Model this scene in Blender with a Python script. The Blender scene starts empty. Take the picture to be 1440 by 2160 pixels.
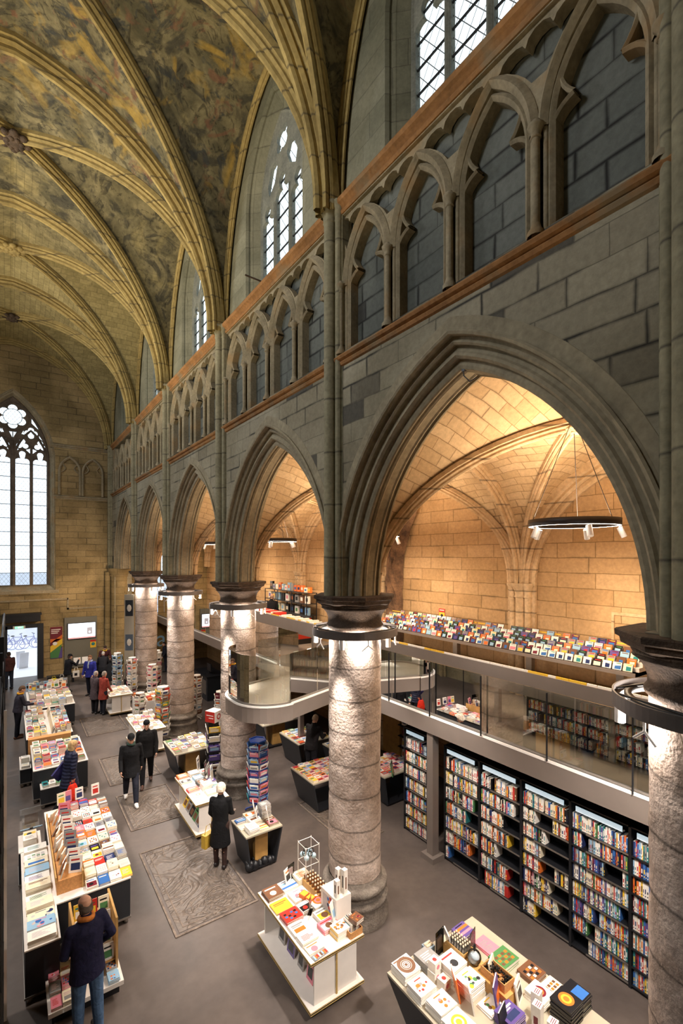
import bpy, bmesh, math, random
from mathutils import Vector, Matrix, noise
sc = bpy.context.scene
# ---------------------------------------------------------------- camera
YAW = math.radians(35)
cam_d = bpy.data.cameras.new('camera'); cam = bpy.data.objects.new('camera', cam_d)
sc.collection.objects.link(cam); sc.camera = cam
cam.location = (0, 0, 6.3)
cam.rotation_euler = (math.pi / 2, 0, -YAW)
cam_d.sensor_fit = 'VERTICAL'; cam_d.sensor_height = 36.0
cam_d.lens = 1000 / 2160 * 36.0
cam_d.shift_y = (1172 - 1080) / 2160
cam_d.clip_start = 0.02; cam_d.clip_end = 300
# ---------------------------------------------------------------- world, exposure
w = bpy.data.worlds.new('world'); sc.world = w; w.use_nodes = True
bg = w.node_tree.nodes['Background']; bg.inputs[0].default_value = (0.86, 0.95, 1.0, 1); bg.inputs[1].default_value = 1.35
sc.view_settings.view_transform = 'Standard'; sc.view_settings.look = 'None'
sc.view_settings.exposure = 0.64; sc.view_settings.gamma = 1.0; sc.view_settings.use_curve_mapping = False
sc.cycles.use_denoising = True
sc.cycles.max_bounces = 7; sc.cycles.diffuse_bounces = 4; sc.cycles.glossy_bounces = 3
sc.cycles.transmission_bounces = 4; sc.cycles.transparent_max_bounces = 16
sc.cycles.caustics_reflective = False; sc.cycles.caustics_refractive = False
sc.cycles.sample_clamp_indirect = 6.0
BAY = 5.25
COLY = [1.55 + BAY * k for k in range(-1, 6)]       # pier positions along the nave
COLX = 5.05; XF = 4.62; YE = 28.9; CX = 0.1; NA = 4.45; SPR = 12.15; RISE = 4.95
def light(kind, loc, power, col, target=None, size=0.1, spot=None, blend=0.6, sy=None):
    d = bpy.data.lights.new(kind.lower() + '_light', kind); d.energy = power; d.color = col
    o = bpy.data.objects.new(kind.lower() + '_light', d); sc.collection.objects.link(o); o.location = loc
    if kind == 'AREA':
        d.size = size
        d.shape = 'DISK'
        if sy: d.shape = 'RECTANGLE'; d.size_y = sy
    else: d.shadow_soft_size = size
    if kind == 'SPOT': d.spot_size = math.radians(spot); d.spot_blend = blend
    if target is not None:
        o.rotation_euler = (Vector(target) - Vector(loc)).to_track_quat('-Z', 'Y').to_euler()
    return o
WARM = (1.0, 0.76, 0.52); LAMP = (1.0, 0.89, 0.80); GOLD = (1.0, 0.84, 0.54)
# uplights on the column rings and along the far side, for the nave vault
for k, y in enumerate(COLY[1:6]):
    light('SPOT', (4.15, y - .2, 5.25), 90 + 25 * min(k, 2), GOLD, (0.4, y + 3.2, 17.0), .12, 66, .9)
    light('SPOT', (-4.0, y, 5.3), [300, 950, 2700, 2100, 420][k], GOLD, (1.6, y + 1.0, 16.5), .2, 78, .95)
# cool area lamps added at the windowless left wall, standing in for daylight
light('AREA', (-4.1, 6.0, 13.6), 440, (0.93, 0.96, 1.0), (4.6, 8.0, 8.5), 2.2, sy=3.4)
light('AREA', (-4.1, 14.0, 13.6), 390, (0.93, 0.96, 1.0), (4.6, 15.0, 8.5), 2.2, sy=3.4)
light('AREA', (-4.1, 22.0, 13.6), 330, (0.93, 0.96, 1.0), (4.6, 22.0, 8.5), 2.2, sy=3.4)
# unseen spots added above the left walkway to light the nave tables
for (x, y, tx, ty, p) in [(-.9, 8.0, 1.3, 9.6, 520), (-.9, 11.5, 1.3, 11.2, 420), (-.9, 15.0, 1.2, 15.6, 520), (-.9, 19.5, 1.4, 19.9, 600),
                          (-.9, 24.0, 2.6, 24.5, 480), (-.6, 3.5, 2.2, 6.0, 420)]:
    light('SPOT', (x, y, 6.6), p, LAMP, (tx, ty, .8), .12, 80, .9)
light('SPOT', (4.2, 23.6, 4.75), 330, WARM, (3.0, 28.9, 3.2), .1, 80, .9); light('SPOT', (4.2, 23.2, 4.9), 260, WARM, (1.8, 28.9, 6.8), .1, 75, 1.0)  # extra warm spots added near the last column to brighten the west wall
# ---------------------------------------------------------------- helpers
def lin(c):
    if isinstance(c, str):
        c = [int(c[i:i + 2], 16) / 255 for i in (0, 2, 4)]
    return tuple(((v / 12.92) if v <= .04045 else ((v + .055) / 1.055) ** 2.4) for v in c[:3])
def L16(s):
    w = s.split()
    for a in ('the', 'a', 'an'):
        while len(w) > 16 and a in w: w.remove(a)
    if len(w) > 16: print('LONG LABEL', s)
    return ' '.join(w[:16])
def tagit(o, label=None, cat=None, group=None, kind=None):
    if label: o['label'] = L16(label)
    if cat: o['category'] = cat
    if group: o['group'] = group
    if kind: o['kind'] = kind
    return o
class MB:
    def __init__(s): s.v = []; s.f = []; s.c = []; s.m = []; s.uv = []; s.sm = []
    def add(s, vs, fs, col=(.5, .5, .5), mat=0, uvs=None, smooth=False):
        b = len(s.v); s.v += [tuple(p) for p in vs]
        for i, f in enumerate(fs):
            s.f.append([b + j for j in f]); s.c.append(col[i] if isinstance(col, list) else col); s.m.append(mat)
            s.uv.append(uvs[i] if uvs else None); s.sm.append(smooth)
        return s
    def box(s, x0, y0, z0, x1, y1, z1, col=(.5, .5, .5), mat=0, M=None, top=None, side=None):
        vs = [Vector(p) for p in ((x0, y0, z0), (x1, y0, z0), (x1, y1, z0), (x0, y1, z0), (x0, y0, z1), (x1, y0, z1), (x1, y1, z1), (x0, y1, z1))]
        if M is not None: vs = [M @ p for p in vs]
        cols = [col, top or col] + [side or col] * 4
        return s.add(vs, [(0, 3, 2, 1), (4, 5, 6, 7), (0, 1, 5, 4), (1, 2, 6, 5), (2, 3, 7, 6), (3, 0, 4, 7)], cols, mat)
    def quad(s, a, b, c, d, col=(.5, .5, .5), mat=0, uv=None): return s.add([a, b, c, d], [(0, 1, 2, 3)], col, mat, [uv] if uv else None)
    def tube(s, pts, r, n=8, col=(.5, .5, .5), mat=0, cap=True, smooth=True):
        pts = [Vector(p) for p in pts]; N = len(pts)
        rs = r if isinstance(r, (list, tuple)) else [r] * N
        vs = []; up = None
        for i, p in enumerate(pts):
            t = (pts[min(i + 1, N - 1)] - pts[max(i - 1, 0)]).normalized()
            if up is None: up = Vector((0, 0, 1)) if abs(t.z) < .9 else Vector((1, 0, 0))
            a = t.cross(up)
            if a.length < 1e-4: a = t.cross(Vector((0, 1, 0)))
            a.normalize(); b = a.cross(t).normalized(); up = b
            for j in range(n):
                q = 2 * math.pi * j / n
                vs.append(p + (a * math.cos(q) + b * math.sin(q)) * rs[i])
        fs = [(i * n + j, i * n + (j + 1) % n, (i + 1) * n + (j + 1) % n, (i + 1) * n + j) for i in range(N - 1) for j in range(n)]
        s.add(vs, fs, col, mat, None, smooth)
        if cap:
            s.add([vs[j] for j in range(n)], [tuple(range(n))], col, mat)
            s.add([vs[(N - 1) * n + j] for j in range(n)], [tuple(range(n - 1, -1, -1))], col, mat)
        return s
    def lathe(s, prof, c=(0, 0, 0), n=24, col=(.5, .5, .5), mat=0, smooth=True, a0=0.0, a1=2 * math.pi):
        full = abs(a1 - a0 - 2 * math.pi) < 1e-6; nn = n if full else n + 1
        vs = [(c[0] + r * math.cos(a0 + (a1 - a0) * j / n), c[1] + r * math.sin(a0 + (a1 - a0) * j / n), c[2] + z) for r, z in prof for j in range(nn)]
        fs = []
        for i in range(len(prof) - 1):
            for j in range(n):
                k = (j + 1) % nn
                fs.append((i * nn + j, i * nn + k, (i + 1) * nn + k, (i + 1) * nn + j))
        return s.add(vs, fs, col, mat, None, smooth)
    def sweep(s, rings, closed=False, col=(.5, .5, .5), mat=0, smooth=False, uvs=None):
        # rings: list of equal-length point lists
        n = len(rings[0]); vs = [p for r in rings for p in r]; fs = []; uv = [] if uvs else None
        for i in range(len(rings) - 1):
            for j in range(n if closed else n - 1):
                k = (j + 1) % n
                fs.append((i * n + j, i * n + k, (i + 1) * n + k, (i + 1) * n + j))
                if uvs: uv.append([uvs[i][j], uvs[i][k], uvs[i + 1][k], uvs[i + 1][j]])
        return s.add(vs, fs, col, mat, uv, smooth)
    def sphere(s, c, r, n=12, col=(.5, .5, .5), mat=0, sc_=(1, 1, 1)):
        m = n // 2; vs = []
        for i in range(m + 1):
            th = math.pi * i / m
            for j in range(n):
                ph = 2 * math.pi * j / n
                vs.append((c[0] + r * sc_[0] * math.sin(th) * math.cos(ph), c[1] + r * sc_[1] * math.sin(th) * math.sin(ph), c[2] + r * sc_[2] * math.cos(th)))
        fs = [(i * n + j, (i + 1) * n + j, (i + 1) * n + (j + 1) % n, i * n + (j + 1) % n) for i in range(m) for j in range(n)]
        return s.add(vs, fs, col, mat, None, True)
    def mesh(s, name, mats):
        me = bpy.data.meshes.new(name); me.from_pydata(s.v, [], s.f)
        for m in mats: me.materials.append(m)
        me.polygons.foreach_set('material_index', s.m); me.polygons.foreach_set('use_smooth', s.sm)
        ca = me.color_attributes.new('Col', 'FLOAT_COLOR', 'CORNER'); buf = []
        for f, c in zip(s.f, s.c): buf += [c[0], c[1], c[2], 1.0] * len(f)
        ca.data.foreach_set('color', buf)
        if any(u for u in s.uv):
            ul = me.uv_layers.new(name='UVMap'); ub = []
            for f, u in zip(s.f, s.uv):
                for j in range(len(f)): ub += list(u[j]) if u else [0, 0]
            ul.data.foreach_set('uv', ub)
        me.validate(); me.update()
        return me
    def addmb(s, o, M):
        b = len(s.v); s.v += [tuple(M @ Vector(p)) for p in o.v]; s.f += [[b + j for j in f] for f in o.f]; s.c += o.c; s.m += [0] * len(o.f); s.uv += o.uv; s.sm += o.sm
    def obj(s, name, mats, parent=None, loc=None, rot=None, **kw):
        if not isinstance(mats, (list, tuple)): mats = [mats]
        o = bpy.data.objects.new(name, s.mesh(name, mats)); sc.collection.objects.link(o)
        if parent is not None: o.parent = parent
        if loc is not None: o.location = loc
        if rot is not None: o.rotation_euler = rot
        return tagit(o, **kw)
def link_obj(name, me, parent=None, loc=None, rot=None, **kw):
    o = bpy.data.objects.new(name, me); sc.collection.objects.link(o)
    if parent is not None: o.parent = parent
    if loc is not None: o.location = loc
    if rot is not None: o.rotation_euler = rot
    return tagit(o, **kw)
def thing(name, label, cat, loc=(0, 0, 0), rz=0.0, group=None):
    o = bpy.data.objects.new(name, None); sc.collection.objects.link(o); o.location = loc; o.rotation_euler = (0, 0, rz)
    o.empty_display_size = .1
    return tagit(o, label, cat, group)
def dup(root, loc=None, rz=None, label=None, group=None):
    r = root.copy(); sc.collection.objects.link(r)
    if loc is not None: r.location = loc
    if rz is not None: r.rotation_euler = (0, 0, rz)
    if label: r['label'] = label
    if group: r['group'] = group
    for ch in list(root.children):
        c = ch.copy(); sc.collection.objects.link(c); c.parent = r
        for g in list(ch.children):
            d = g.copy(); sc.collection.objects.link(d); d.parent = c
    return r
BOOKS = []
def reg_book(mb, loc, rot, label, group, area):
    # rank by how large the book shows from the photographer's place
    t = loc[0] * math.sin(YAW) + loc[1] * math.cos(YAW); l = loc[0] * math.cos(YAW) - loc[1] * math.sin(YAW)
    px = 720 + 1000 * l / t; py = 1172 + 1000 * (6.3 - loc[2]) / t; vis = 1.0 if 20 < px < 1362 and py < 2165 else 0.0
    BOOKS.append((area / t / t * vis, mb, Vector(loc), rot, label, group))
def flush_books(limit=300):
    order = sorted(range(len(BOOKS)), key=lambda i: -BOOKS[i][0]); near = set(order[:limit]); cache = {}; rest = MB()
    for i, (a, mb, loc, rot, lab, gp) in enumerate(BOOKS):
        R = rot if isinstance(rot, Matrix) else Matrix.Rotation(rot, 4, 'Z')
        if i in near:
            if id(mb) not in cache: cache[id(mb)] = mb.mesh('book', [M_GLOSSP])
            o = link_obj('book', cache[id(mb)], None, loc, R.to_euler(), label=lab, cat='book', group=gp)
        else: rest.addmb(mb, Matrix.Translation(loc) @ R)
    return rest
# ---------------------------------------------------------------- materials
MATS = {}
def newmat(name):
    m = bpy.data.materials.new(name); m.use_nodes = True; nt = m.node_tree
    b = nt.nodes['Principled BSDF']; MATS[name] = m
    return m, nt, b
def N(nt, t, **kw):
    n = nt.nodes.new(t)
    for k, v in kw.items():
        if k.startswith('i_'): n.inputs[int(k[2:])].default_value = v
        else: setattr(n, k, v)
    return n
def ramp(nt, fac, stops):
    r = nt.nodes.new('ShaderNodeValToRGB'); nt.links.new(fac, r.inputs[0])
    while len(r.color_ramp.elements) < len(stops): r.color_ramp.elements.new(.5)
    for e, (p, c) in zip(r.color_ramp.elements, stops):
        e.position = p; e.color = (c, c, c, 1) if isinstance(c, (int, float)) else (*c, 1)
    return r.outputs[0]
def mix(nt, fac, a, b, mode='MIX'):
    n = nt.nodes.new('ShaderNodeMix'); n.data_type = 'RGBA'; n.blend_type = mode
    for inp, v in ((n.inputs[0], fac), (n.inputs[6], a), (n.inputs[7], b)):
        if hasattr(v, 'is_linked'): nt.links.new(v, inp)
        elif isinstance(v, (int, float)): inp.default_value = v if inp == n.inputs[0] else (v, v, v, 1)
        else: inp.default_value = (*v, 1)
    return n.outputs[2]
def plain(name, col, rough=.6, metal=0.0, nz=0.0, nscale=8.0, bump=0.0, spec=None, emit=None, es=0.0):
    m, nt, b = newmat(name); col = lin(col)
    b.inputs['Base Color'].default_value = (*col, 1); b.inputs['Roughness'].default_value = rough; b.inputs['Metallic'].default_value = metal
    if spec is not None: b.inputs['Specular IOR Level'].default_value = spec
    if nz or bump:
        tc = N(nt, 'ShaderNodeTexCoord'); n = N(nt, 'ShaderNodeTexNoise'); n.inputs['Scale'].default_value = nscale; n.inputs['Detail'].default_value = 6
        nt.links.new(tc.outputs['Object'], n.inputs['Vector'])
        if nz:
            f = ramp(nt, n.outputs['Fac'], [(.3, 1 - nz), (.7, 1 + nz)])
            nt.links.new(mix(nt, 1.0, col, f, 'MULTIPLY'), b.inputs['Base Color'])
        if bump:
            bp = N(nt, 'ShaderNodeBump'); bp.inputs['Strength'].default_value = bump; bp.inputs['Distance'].default_value = .01
            nt.links.new(n.outputs['Fac'], bp.inputs['Height']); nt.links.new(bp.outputs[0], b.inputs['Normal'])
    if emit: b.inputs['Emission Color'].default_value = (*lin(emit), 1); b.inputs['Emission Strength'].default_value = es
    return m
def printed(name, rough=.45, spec=.35, nz=.06):
    m, nt, b = newmat(name); a = N(nt, 'ShaderNodeAttribute', attribute_name='Col')
    tc = N(nt, 'ShaderNodeTexCoord'); n = N(nt, 'ShaderNodeTexNoise'); n.inputs['Scale'].default_value = 30
    nt.links.new(tc.outputs['Object'], n.inputs['Vector'])
    f = ramp(nt, n.outputs['Fac'], [(.3, 1 - nz), (.7, 1 + nz)])
    nt.links.new(mix(nt, 1.0, a.outputs['Color'], f, 'MULTIPLY'), b.inputs['Base Color'])
    b.inputs['Roughness'].default_value = rough; b.inputs['Specular IOR Level'].default_value = spec
    return m
def masonry(name, plane, c1, c2, joint, bw=.8, bh=.36, jw=.012, dark=.55, darkth=(.5, .62), stain=(.45, .42, .36), stainamt=.5, bump=.5, rough=.88, flip=False, uv=False, spots=None):
    """ashlar blocks: plane 'YZ' | 'XZ' | 'XY'"""
    m, nt, b = newmat(name); L = nt.links
    tc = N(nt, 'ShaderNodeTexCoord'); co = tc.outputs['UV' if uv else 'Object']
    sp = N(nt, 'ShaderNodeSeparateXYZ'); L.new(co, sp.inputs[0]); cb = N(nt, 'ShaderNodeCombineXYZ')
    if uv: L.new(sp.outputs[0], cb.inputs[0]); L.new(sp.outputs[1], cb.inputs[1])
    else:
        ax = {'X': 0, 'Y': 1, 'Z': 2}
        L.new(sp.outputs[ax[plane[0]]], cb.inputs[0]); L.new(sp.outputs[ax[plane[1]]], cb.inputs[1])
    wn = N(nt, 'ShaderNodeTexNoise'); wn.inputs['Scale'].default_value = 2.2; wn.inputs['Detail'].default_value = 3; L.new(co, wn.inputs['Vector'])
    ws = N(nt, 'ShaderNodeVectorMath', operation='MULTIPLY_ADD'); L.new(wn.outputs['Color'], ws.inputs[0]); ws.inputs[1].default_value = (.035, .035, 0); L.new(cb.outputs[0], ws.inputs[2])
    def brick(mort, smooth):
        br = N(nt, 'ShaderNodeTexBrick'); L.new(ws.outputs[0], br.inputs['Vector']); br.inputs['Scale'].default_value = 1
        br.inputs['Brick Width'].default_value = bw; br.inputs['Row Height'].default_value = bh; br.inputs['Mortar Size'].default_value = mort
        br.inputs['Mortar Smooth'].default_value = smooth; br.offset = .43; br.squash = 1.35; br.squash_frequency = 3; br.offset_frequency = 2
        return br
    b1 = brick(jw, .3); b1.inputs['Color1'].default_value = (*lin(c1), 1); b1.inputs['Color2'].default_value = (*lin(c2), 1); b1.inputs['Mortar'].default_value = (*lin(joint), 1)
    b2 = brick(jw * 5, 1.0)
    n1 = N(nt, 'ShaderNodeTexNoise'); n1.inputs['Scale'].default_value = .9; n1.inputs['Detail'].default_value = 5; L.new(co, n1.inputs['Vector'])
    n2 = N(nt, 'ShaderNodeTexNoise'); n2.inputs['Scale'].default_value = 14; n2.inputs['Detail'].default_value = 8; n2.inputs['Roughness'].default_value = .7; L.new(co, n2.inputs['Vector'])
    soot = N(nt, 'ShaderNodeMath', operation='MULTIPLY'); L.new(b2.outputs['Fac'], soot.inputs[0]); L.new(ramp(nt, n1.outputs['Fac'], [(darkth[0], 0.0), (darkth[1], dark)]), soot.inputs[1])
    c = mix(nt, soot.outputs[0], b1.outputs['Color'], (.025, .024, .022))
    n3 = N(nt, 'ShaderNodeTexNoise'); n3.inputs['Scale'].default_value = .45; n3.inputs['Detail'].default_value = 7; n3.inputs['Distortion'].default_value = .6; L.new(co, n3.inputs['Vector'])
    st = N(nt, 'ShaderNodeMath', operation='MULTIPLY'); L.new(ramp(nt, n3.outputs['Fac'], [(.42, 0.0), (.62, 1.0)]), st.inputs[0]); st.inputs[1].default_value = stainamt
    c = mix(nt, st.outputs[0], c, mix(nt, 1.0, c, lin(stain), 'MULTIPLY'))
    if spots:
        v = brick(jw, .1); v.inputs['Color1'].default_value = (0, 0, 0, 1); v.inputs['Color2'].default_value = (1, 1, 1, 1); v.inputs['Mortar'].default_value = (0, 0, 0, 1)
        c = mix(nt, ramp(nt, v.outputs['Color'], [(.93, 0.0), (.95, spots)]), c, (.05, .048, .043))
    c = mix(nt, 1.0, c, ramp(nt, n2.outputs['Fac'], [(.25, .78), (.75, 1.2)]), 'MULTIPLY')
    L.new(c, b.inputs['Base Color']); b.inputs['Roughness'].default_value = rough; b.inputs['Specular IOR Level'].default_value = .25
    h = N(nt, 'ShaderNodeMath', operation='MULTIPLY_ADD'); L.new(n2.outputs['Fac'], h.inputs[0]); h.inputs[1].default_value = .5
    iv = N(nt, 'ShaderNodeMath', operation='MULTIPLY'); L.new(b1.outputs['Fac'], iv.inputs[0]); iv.inputs[1].default_value = -.8; L.new(iv.outputs[0], h.inputs[2])
    bp = N(nt, 'ShaderNodeBump'); bp.inputs['Strength'].default_value = bump; bp.inputs['Distance'].default_value = .012
    L.new(h.outputs[0], bp.inputs['Height']); L.new(bp.outputs[0], b.inputs['Normal'])
    return m
def stone(name, c1, c2, scale=3.0, bump=.5, joints=None, rough=.85, patch=None):
    m, nt, b = newmat(name); L = nt.links; tc = N(nt, 'ShaderNodeTexCoord'); co = tc.outputs['Object']
    n1 = N(nt, 'ShaderNodeTexNoise'); n1.inputs['Scale'].default_value = scale; n1.inputs['Detail'].default_value = 9; n1.inputs['Roughness'].default_value = .62; L.new(co, n1.inputs['Vector'])
    n2 = N(nt, 'ShaderNodeTexNoise'); n2.inputs['Scale'].default_value = scale * 9; n2.inputs['Detail'].default_value = 5; L.new(co, n2.inputs['Vector'])
    c = mix(nt, ramp(nt, n1.outputs['Fac'], [(.36, 0.0), (.64, 1.0)]), lin(c1), lin(c2))
    c = mix(nt, 1.0, c, ramp(nt, n2.outputs['Fac'], [(.3, .82), (.7, 1.15)]), 'MULTIPLY')
    if patch:
        n4 = N(nt, 'ShaderNodeTexNoise'); n4.inputs['Scale'].default_value = patch[1]; n4.inputs['Detail'].default_value = 4; L.new(co, n4.inputs['Vector'])
        c = mix(nt, ramp(nt, n4.outputs['Fac'], [(.55, 0.0), (.68, patch[2])]), c, lin(patch[0]))
    if joints:
        sp = N(nt, 'ShaderNodeSeparateXYZ'); L.new(co, sp.inputs[0])
        mm = N(nt, 'ShaderNodeMath', operation='MULTIPLY_ADD'); L.new(n1.outputs['Fac'], mm.inputs[0]); mm.inputs[1].default_value = .07; L.new(sp.outputs[2], mm.inputs[2])
        md = N(nt, 'ShaderNodeMath', operation='PINGPONG'); L.new(mm.outputs[0], md.inputs[0]); md.inputs[1].default_value = joints / 2
        c = mix(nt, ramp(nt, md.outputs[0], [(.0, .75), (.025, 0.0)]), c, (.05, .042, .036))
    L.new(c, b.inputs['Base Color']); b.inputs['Roughness'].default_value = rough; b.inputs['Specular IOR Level'].default_value = .25
    ad = N(nt, 'ShaderNodeMath', operation='MULTIPLY_ADD'); L.new(n1.outputs['Fac'], ad.inputs[0]); ad.inputs[1].default_value = 1.6; L.new(n2.outputs['Fac'], ad.inputs[2])
    bp = N(nt, 'ShaderNodeBump'); bp.inputs['Strength'].default_value = bump; bp.inputs['Distance'].default_value = .02
    L.new(ad.outputs[0], bp.inputs['Height']); L.new(bp.outputs[0], b.inputs['Normal'])
    return m
def leaded(name, sx, sz, plane, diamond=True, tint=(.93, .97, 1.0), lw=.06):
    """clear old glass with a net of lead lines"""
    m, nt, b = newmat(name); L = nt.links; nt.nodes.remove(b); out = nt.nodes['Material Output']
    tc = N(nt, 'ShaderNodeTexCoord'); sp = N(nt, 'ShaderNodeSeparateXYZ'); L.new(tc.outputs['Object'], sp.inputs[0])
    ax = {'X': 0, 'Y': 1, 'Z': 2}; a = sp.outputs[ax[plane[0]]]; c = sp.outputs[ax[plane[1]]]
    def line(s1, s2):
        m1 = N(nt, 'ShaderNodeMath', operation='MULTIPLY'); L.new(a, m1.inputs[0]); m1.inputs[1].default_value = s1
        m2 = N(nt, 'ShaderNodeMath', operation='MULTIPLY_ADD'); L.new(c, m2.inputs[0]); m2.inputs[1].default_value = s2; L.new(m1.outputs[0], m2.inputs[2])
        p = N(nt, 'ShaderNodeMath', operation='PINGPONG'); L.new(m2.outputs[0], p.inputs[0]); p.inputs[1].default_value = .5
        l = N(nt, 'ShaderNodeMath', operation='LESS_THAN'); L.new(p.outputs[0], l.inputs[0]); l.inputs[1].default_value = lw
        return l.outputs[0]
    l1, l2 = (line(sx, sz), line(sx, -sz)) if diamond else (line(sx, 0), line(0, sz))
    mx = N(nt, 'ShaderNodeMath', operation='MAXIMUM'); L.new(l1, mx.inputs[0]); L.new(l2, mx.inputs[1])
    tr = N(nt, 'ShaderNodeBsdfTransparent'); tr.inputs[0].default_value = (*tint, 1)
    pn = N(nt, 'ShaderNodeBsdfPrincipled'); pn.inputs['Base Color'].default_value = (.22, .24, .26, 1); pn.inputs['Roughness'].default_value = .5
    gl = N(nt, 'ShaderNodeBsdfGlossy'); gl.inputs['Roughness'].default_value = .08; gm = N(nt, 'ShaderNodeMixShader'); gm.inputs[0].default_value = .05
    L.new(tr.outputs[0], gm.inputs[1]); L.new(gl.outputs[0], gm.inputs[2])
    ms = N(nt, 'ShaderNodeMixShader'); L.new(mx.outputs[0], ms.inputs[0]); L.new(gm.outputs[0], ms.inputs[1]); L.new(pn.outputs[0], ms.inputs[2]); L.new(ms.outputs[0], out.inputs[0])
    return m
def sheet_glass(name, tint=(.90, .95, .92), refl=.10):
    m, nt, b = newmat(name); L = nt.links; nt.nodes.remove(b); out = nt.nodes['Material Output']
    tr = N(nt, 'ShaderNodeBsdfTransparent'); tr.inputs[0].default_value = (*tint, 1)
    gl = N(nt, 'ShaderNodeBsdfGlossy'); gl.inputs['Roughness'].default_value = .01
    fr = N(nt, 'ShaderNodeFresnel'); fr.inputs[0].default_value = 1.5
    ad = N(nt, 'ShaderNodeMath', operation='MULTIPLY_ADD'); L.new(fr.outputs[0], ad.inputs[0]); ad.inputs[1].default_value = 1.0; ad.inputs[2].default_value = refl - .04; ad.use_clamp = True
    ms = N(nt, 'ShaderNodeMixShader'); L.new(ad.outputs[0], ms.inputs[0]); L.new(tr.outputs[0], ms.inputs[1]); L.new(gl.outputs[0], ms.inputs[2]); L.new(ms.outputs[0], out.inputs[0])
    return m
def emitter(name, col, s):
    m, nt, b = newmat(name); b.inputs['Base Color'].default_value = (.8, .8, .8, 1)
    b.inputs['Emission Color'].default_value = (*lin(col), 1); b.inputs['Emission Strength'].default_value = s
    return m
M_WALL = masonry('arcade_ashlar', 'YZ', 'a39a83', '938a75', '7b7462', .74, .315, .007, .9, (.46, .62), (.66, .64, .58), .5, .5, spots=.75)
M_TRIF = masonry('triforium_panel_ashlar', 'YZ', '75776f', '646761', '55564f', .66, .31, .008, .95, (.42, .58), (.55, .57, .57), .5, .5, spots=.9)
M_CLER = masonry('clerestory_ashlar', 'YZ', '8d8a76', '807d6a', '716d5e', 1.0, .42, .006, .25, (.5, .7), (.6, .62, .6), .6, .35)
M_END = masonry('end_wall_ashlar', 'XZ', 'ab946a', '98825a', '74654a', .85, .33, .008, .5, (.45, .62), (.55, .55, .5), .6, .45)
M_AISLE = masonry('aisle_wall_marl', 'YZ', 'c8a880', 'b8966c', '8f7450', .85, .33, .009, .5, (.52, .7), (.75, .72, .65), .4, .45)
M_AVAULT = masonry('aisle_vault_marl', 'XY', 'cdb08c', 'bd9e78', 'a07c50', .5, .22, .008, .35, (.5, .7), (.75, .72, .65), .4, .6)
M_RIB = stone('rib_marl', 'a8935e', '8c7a4e', 1.3, .3, .62)
M_ARIB = stone('aisle_rib_marl', 'd4b995', 'bfa27c', 1.6, .3, .5)
M_ARCH = stone('arch_moulding_marl', 'a0947a', '8a7f68', 1.5, .3, None)
M_STRING = stone('string_course_ochre', 'a5774a', '86603a', 2.0, .4, None, patch=('857a62', 1.3, .7))
M_TRAC = stone('tracery_marl', 'a3957a', '877c64', 2.2, .35, None, patch=('a58357', 1.7, .6))
M_SHAFT = stone('wall_shaft_marl', '989075', '827b63', 1.8, .3, .9)
M_CAP = stone('capital_dark_stone', '5b4a3c', '3f342b', 5, .8)
M_COL = stone('column_drum_stone', 'cdbcb0', 'a39183', 2.6, .8, .55, patch=('857569', .9, .7))
M_COLD = stone('column_base_stone', '7e756b', '5c534b', 3.5, .8, .48)
M_PRINT = printed('printed_paper'); M_GLOSSP = printed('glossy_print', .25, .5, .03)
M_PAGES = plain('book_pages', 'e8dfd0', .8, nz=.05, nscale=60)
M_BLACK = plain('black_steel', '15161a', .45, nz=.1); M_DARKT = plain('charcoal_laminate', '23262b', .5, nz=.1, nscale=4)
M_FASCIA = plain('bronze_grey_fascia', '857a72', .42, .35, nz=.04, nscale=3); M_RING = plain('ring_grey_steel', '6b6460', .45, .3, nz=.08)
M_RINGD = plain('ring_black_rail', '1d1d1e', .5); M_WHITE = plain('white_laminate', 'e3dcd4', .45, nz=.03); M_WHITEM = plain('white_enamel', 'efe9e2', .35)
M_OAK = plain('oak_plywood', 'b98f52', .5, nz=.18, nscale=6); M_CORK = plain('cork_board', 'c08a52', .8, nz=.2, nscale=50, bump=.2)
M_PLYE = plain('plywood_edge', 'b89a5c', .6, nz=.15, nscale=40)
M_TAUPE = plain('taupe_laminate', 'aaa08c', .5, nz=.04); M_GLASS = sheet_glass('balustrade_glass', (.92, .95, .93), .08)
M_GLASSC = sheet_glass('clear_glass', (.96, .98, .98), .06); M_STEEL = plain('brushed_steel', '9c968f', .35, .8, nz=.05)
M_LED = emitter('warm_led', 'fff0dc', 14); M_LEDC = emitter('sign_light_blue', 'bfe0ee', .38)
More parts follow.
